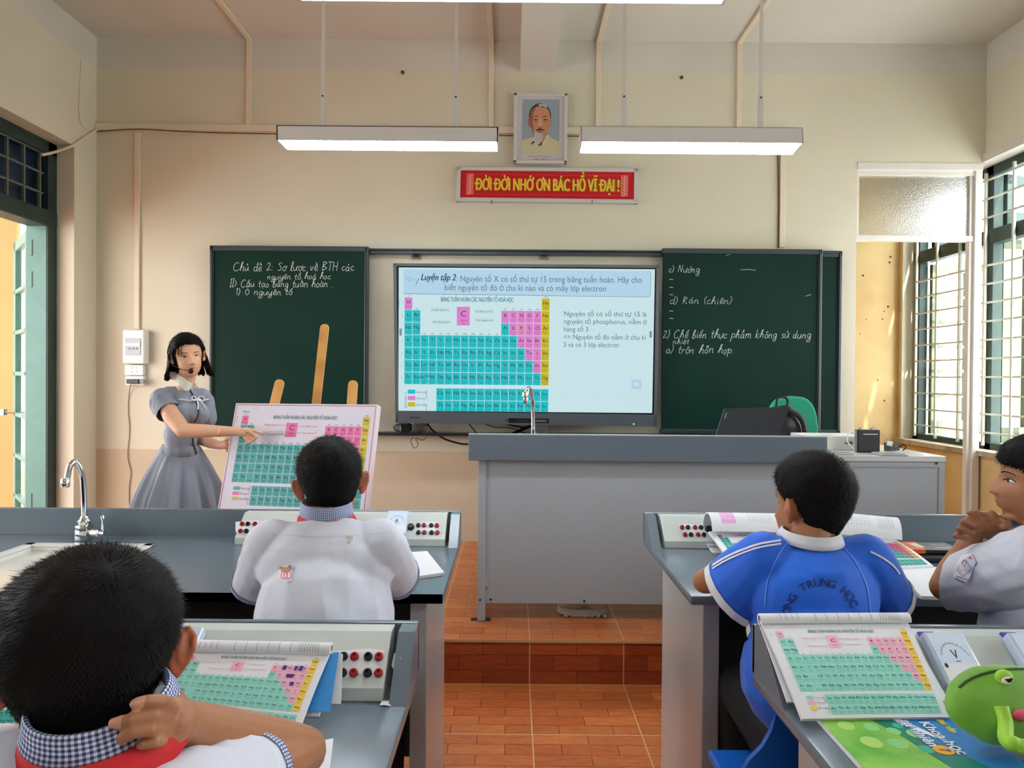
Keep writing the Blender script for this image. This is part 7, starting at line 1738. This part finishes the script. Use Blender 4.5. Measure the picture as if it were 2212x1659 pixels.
body('trousers', [('chain', [(h, .092), (h + V((-.06, .36, .01)), .066), (h + V((-.06, .38, -.34)), .046)]) for h in hs4] + [('c', hs4[0], .095, hs4[1], .095)], .009, t, M_trous, 4)

# ------------------------------------------------------------------ the teacher
yT = 3.40
T5 = xform(P3(406, 770, yT), math.radians(216), math.radians(-4), math.radians(7), .95)
t = person((-1.70, 3.45, 0), 'woman in a grey blue dress with headset pointing at the poster'); t5 = t
nb = P3(400, 838, 3.42); sR, sL = P3(352, 862, 3.36), P3(442, 866, 3.50)
eR = P3(396, 930, 3.26); wR = P3(508, 932, 3.205)
eL = P3(436, 948, 3.50); wL = P3(474, 962, 3.42)
Q = lambda pts, r: ('chain', [(P3(*p), r * (1 - .07 * k)) for k, p in enumerate(pts)])
pr = [head_mesh(T5, 6, False), ('c', T5((0, -.012, -.05)), .042, nb, .042), ('c', nb, .042, P3(398, 880, 3.44), .05)] + ear_prims(T5, 1) + ear_prims(T5, -1)
pr += [('chain', [(sR, .034), (P3(372, 900, 3.31), .043), (eR, .037), (P3(452, 931, 3.23), .031), (wR, .022)]), ('chain', [(sL, .036), (eL, .034), (P3(458, 958, 3.46), .027), (wL, .021)])]
pr += [('c', wR, .021, P3(530, 934, 3.20), .022), ('c', P3(530, 929, 3.20), .014, P3(530, 944, 3.20), .013),
       Q([(538, 927, 3.195), (552, 931, 3.20), (568, 938, 3.205)], .0082), Q([(540, 936, 3.19), (554, 944, 3.19), (548, 951, 3.19)], .0080), Q([(536, 942, 3.19), (547, 952, 3.19), (540, 956, 3.19)], .0078), Q([(530, 946, 3.19), (538, 956, 3.19), (531, 958, 3.19)], .0070), Q([(524, 928, 3.19), (538, 932, 3.18), (546, 938, 3.18)], .0080)]
pr += [('c', wL, .021, P3(492, 960, 3.385), .024), Q([(492, 950, 3.38), (506, 950, 3.40), (516, 950, 3.40)], .0085), Q([(494, 958, 3.38), (508, 958, 3.40), (520, 958, 3.40)], .0085), Q([(492, 966, 3.38), (506, 966, 3.40), (516, 966, 3.40)], .0082), Q([(490, 973, 3.38), (502, 974, 3.40), (510, 974, 3.40)], .0075), Q([(488, 950, 3.36), (498, 946, 3.33), (508, 950, 3.31)], .0085)]
pr += [('e', P3(396, 900, 3.44), (.075, .050, .12)), ('e', P3(392, 950, 3.45), (.065, .045, .10)), ('e', V((-1.68, 3.46, .82)), (.08, .055, .09))]
for sx in (-.075, .075):
    pr += [('chain', [(V((-1.68 + sx, 3.46, .74)), .060), (V((-1.68 + sx, 3.43, .46)), .050), (V((-1.68 + sx, 3.46, .30)), .050), (V((-1.68 + sx, 3.46, .08)), .032)]), ('c', V((-1.68 + sx, 3.46, .05)), .030, V((-1.67 + sx, 3.33, .035)), .026)]
bd = body('body', pr, .0034, t, M_skinl, 2)
paint(bd, M_lip, [(T5((s * .010, .0925, -.0600)), .0085) for s in (-1, 0, 1)])
face(T5, t, lip=None, child=False, half=.0060, thin=1.0)
LN = ([0, 20, 45, 62, 75, 90, 120, 150, 180], [.066, .064, .052, .016, -.040, -.085, -.095, -.10, -.10])
hair(T5, t, line=LN, thick=.014, n=6000, slen=.03, seed=21, child=False, lift=.05, fade=.012, width=.0006, down=True)
# the bob: curtains of hair at both sides and the back
b = MB(); rnd = random.Random(5)
def lock(a_deg, z0, z1, w, flare, rr=None):
    a = math.radians(a_deg); d0 = V((math.sin(a), math.cos(a), 0)); pts = []
    for k in range(7):
        f = k / 6; z = lerp(z0, z1, f); r0 = .088 * math.sqrt(max(.15, 1 - (max(z, 0) / .125) ** 2)) if z > 0 else .088
        r = (rr or 1) * r0 + flare * f * f; pts.append(T5(V((d0.x * r * .98, d0.y * r * 1.02 - .010, z))))
    tg = T5.R @ V((math.cos(a), -math.sin(a), 0)); nn = T5.R @ d0; vs = []
    for k, p in enumerate(pts):
        ww = w * (1 - .8 * (k / 6) ** 4)
        vs += [p - tg * ww, p + nn * .0035, p + tg * ww, p - nn * .0035]
    fs = [(4 * k + q, 4 * k + (q + 1) % 4, 4 * k + 4 + (q + 1) % 4, 4 * k + 4 + q) for k in range(6) for q in range(4)] + [(0, 1, 2, 3), (24, 25, 26, 27)]
    b.add(vs, fs, M_hair)
for k in range(220):
    a = rnd.choice((-1, 1)) * rnd.uniform(82, 180); fl = .030 * (1.1 if abs(a) < 120 else .5)
    lock(a, rnd.uniform(.02, .09), -.108 + rnd.uniform(-.014, .014), .0055, fl * rnd.uniform(.6, 1.1))
for k in range(9):  # wisps over the forehead at her left side
    a = rnd.uniform(24, 62); lock(a, .085, rnd.uniform(.0, .045) - .03 * (abs(a) > 48), .0010, .004, 1.03)
b.build('hair_bob', t, smooth=True, angle=80)
# dress
bod = [('e', P3(396, 888, 3.43), (.105, .080, .115)), ('e', P3(391, 942, 3.44), (.082, .066, .10)), ('e', P3(428, 893, 3.385), (.050, .050, .055)), ('e', P3(398, 893, 3.365), (.048, .046, .052)), ('c', P3(365, 852, 3.40), .040, P3(436, 856, 3.46), .042), ('c', nb + V((0, 0, -.045)), .050, P3(396, 885, 3.42), .085), ('e', P3(389, 976, 3.45), (.104, .080, .055))]
slv = [('e', P3(351, 868, 3.37), (.062, .060, .066)), ('chain', [(P3(352, 872, 3.37), .060), (P3(368, 895, 3.33), .058)]), ('c', P3(372, 856, 3.40), .034, P3(351, 866, 3.37), .05)]
bod += [('e', P3(360, 868, 3.39), (.045, .045, .045)), ('c', sL, .045, P3(447, 905, 3.50), .048)]
cS = P3(365, 892, 3.335); nS = (P3(380, 915, 3.29) - P3(352, 872, 3.37))
so = body('dress_bodice', bod, .0042, t, M_dress, 5, disp=folds(16, .0050, stretch=(1, 1, .6), seed=12))
bv5 = bvh_of(so); bv5b = bvh_of(bd)
body('dress_sleeve', slv, .0042, t, M_dress, 5, cuts=[(cS, nS, .12)], disp=folds(22, .0060, stretch=(1, 1, .6), seed=3))
b = MB(); vs = []; n = 96; rows = 16; c0 = P3(391, 959, 3.45)
for i in range(rows + 1):
    f = i / rows; z = lerp(c0.z, .40, f); R_ = lerp(.112, .27, min(1, f * 1.6) ** .72 if f < .62 else 1) + .0 * f
    R_ = .094 + .149 * (1 - (1 - min(1, f * 1.15)) ** 1.9)
    for k in range(n):
        a = 2 * math.pi * k / n; am = .030 * min(1, f * 4) + .006
        r = R_ * (1 + am / .25 * (math.sin(13 * a + .7) * .7 + math.sin(23 * a + 2 * f) * .5 + math.sin(7 * a + 1) * .4) * (.4 + f)); zz = z - .035 * max(0, math.sin(a + 2.2)) * (1 - f) - .03 * max(0, -math.sin(a)) * (1 - f)
        vs.append((c0.x + r * math.cos(a), c0.y + r * .80 * math.sin(a), zz))
fs = [(i * n + k, i * n + (k + 1) % n, (i + 1) * n + (k + 1) % n, (i + 1) * n + k) for i in range(rows) for k in range(n)]
b.add(vs, fs, M_dress); sk = b.build('dress_skirt', t, smooth=True, angle=80); md = sk.modifiers.new('t', 'SOLIDIFY'); md.thickness = .002; md = sk.modifiers.new('s', 'SUBSURF'); md.levels = 1; md.render_levels = 1
def patch(name, pts, off, mt, th=.003):
    """cloth patch following the bodice: subdivided outline, projected"""
    P2 = [V((a, c, 0)) for a, c in pts]; bm = bmesh.new(); f = bm.faces.new([bm.verts.new(p) for p in P2]); bmesh.ops.triangulate(bm, faces=[f])
    for _ in range(3): bmesh.ops.subdivide_edges(bm, edges=[e for e in bm.edges if e.calc_length() > 4], cuts=1); bmesh.ops.triangulate(bm, faces=bm.faces[:])
    bm.verts.index_update(); ds = []
    for v in bm.verts:
        hs_ = [q.ray_cast(CAM, ray(v.co.x, v.co.y).normalized())[0] for q in (bv5, bv5b)]; hs_ = [h.y for h in hs_ if h is not None and h.y < 3.46]; ds.append(min(hs_) if hs_ else 3.41)
    for _ in range(10): ds = [min(ds[v.index], .4 * ds[v.index] + .6 * sum(ds[e.other_vert(v).index] for e in v.link_edges) / len(v.link_edges)) for v in bm.verts]
    vs = [atY(v.co.x, v.co.y, ds[v.index] - off) for v in bm.verts]
    fs = [tuple(v.index for v in f.verts) for f in bm.faces]; bm.free(); b = MB(); b.add(vs, fs, mt); o = b.build(name, t, smooth=True, angle=80); m = o.modifiers.new('t', 'SOLIDIFY'); m.thickness = th; return o
q9 = lambda L: [(340 + x / 9.217, 700 + y / 9.217) for x, y in L]
patch('collar', q9([(205, 1010), (270, 945), (345, 950), (420, 1000), (520, 1060), (600, 1120), (660, 1170), (712, 1192), (690, 1250), (640, 1310), (580, 1338), (530, 1320), (450, 1240), (340, 1130), (250, 1050)]), .008, M_collar)
patch('collar', q9([(716, 1190), (752, 1150), (790, 1190), (850, 1270), (845, 1288), (790, 1262), (745, 1220)]), .008, M_collar)
M_nv = mat('navy_trim', (36, 42, 62), .6)
def trim(pts, r, mt, name, off=.004):
    b = MB(); b.tube([onto(bv5, q.x, q.y, off)[0] if onto(bv5, q.x, q.y)[0].y < 3.46 else atY(q.x, q.y, 3.37) for q in crom([V((a, c, 0)) for a, c in pts], 5)], r, mt, 6); return b.build(name, t, smooth=True)
trim([(410, 843), (414, 850), (419, 860), (425, 872), (429, 888), (426, 902), (420, 911)], .003, M_nv, 'front_trim')
trim([(416, 945), (417, 960), (421, 972), (424, 980)], .003, M_nv, 'front_trim')
M_rib = mat('white_ribbon', (232, 234, 240), .5)
trim([(388, 864), (400, 865), (412, 866), (424, 863), (436, 864), (449, 861)], .0032, M_rib, 'ribbon', .006)
trim([(424, 864), (418, 858), (414, 861), (418, 866), (425, 865), (430, 858), (438, 857), (441, 862), (436, 866), (426, 865)], .0026, M_rib, 'bow', .008)
trim([(425, 865), (428, 874), (428, 885)], .0026, M_rib, 'bow_tail', .007); trim([(426, 865), (436, 873), (442, 884)], .0026, M_rib, 'bow_tail', .007)
for sx in (-.075, .075):
    blob('shoe', [('c', V((-1.68 + sx, 3.47, .035)), .036, V((-1.665 + sx, 3.30, .028)), .030)], .006, t, mat('white_shoe', (220, 218, 214), .4))
b = MB(); p = P3(478, 932, 3.218); b.tube([p + V((.004 * math.sin(a), .0262 * math.cos(a), .0262 * math.sin(a) + .0005)) for a in np.linspace(0, 2 * math.pi, 24, endpoint=False)], .0013, mat('gold', (220, 176, 96), .2, metal=1), 6, closed=True)
tag(b.build('bracelet'), 'thin gold bracelet on the wrist of the woman', 'bracelet')
# headset
th_ = empty('headset', T5((0, 0, .05)), 'black headset microphone worn by the woman in the grey dress', 'headset')
b = MB(); b.tube([T5(V((.096 * math.sin(a), -.02, .118 * math.cos(a) - .0))) for a in np.linspace(-1.5, 1.5, 20)], .0028, M_black, 6); b.build('band', th_)
# which side of the head faces the left of the picture
sdh = 1 if T5((.09, 0, 0)).x < T5((-.09, 0, 0)).x else -1
b = MB(); b.ell(T5((sdh * .096, .0, .010)), (.006, .013, .016), M_black, T5.R); b.tube([T5(V((sdh * .101, .014 * math.cos(a), .012 + .016 * math.sin(a)))) for a in np.linspace(0, 2 * math.pi, 16, endpoint=False)], .0022, M_white_pl, 6, closed=True); b.build('ear_piece', th_, smooth=True)
b = MB(); b.tube(crom([T5((sdh * .097, .004, .0)), T5((sdh * .088, .045, -.030)), T5((sdh * .056, .088, -.056)), T5((sdh * .022, .108, -.066))], 6), .0018, M_black, 6); b.build('microphone_arm', th_)
b = MB(); b.ell(T5((sdh * .014, .112, -.070)), (.0125, .0125, .0135), M_blackm, T5.R); b.build('microphone_foam', th_, smooth=True)
# clear ruler
M_clear = mat('clear_plastic', (235, 240, 245), .08, trans=.92, ior=1.3)
r0, r1 = P3(566, 941, 3.20), P3(612, 936, 3.215); b = MB(); ax = (r1 - r0) / 2; up = V((0, 0, .0125)); b.obox((r0 + r1) / 2 + V((0, 0, .004)), ax, (0, .0012, 0), up, M_clear)
for k in range(14): p = lerp(r0, r1, (k + .5) / 14); b.obox(p + V((0, -.0015, .010)), (.0006, 0, 0), (0, .0003, 0), (0, 0, .004 if k % 2 else .006), M_white_pl)
tag(b.build('ruler'), 'clear plastic ruler held against the poster by the woman', 'ruler')
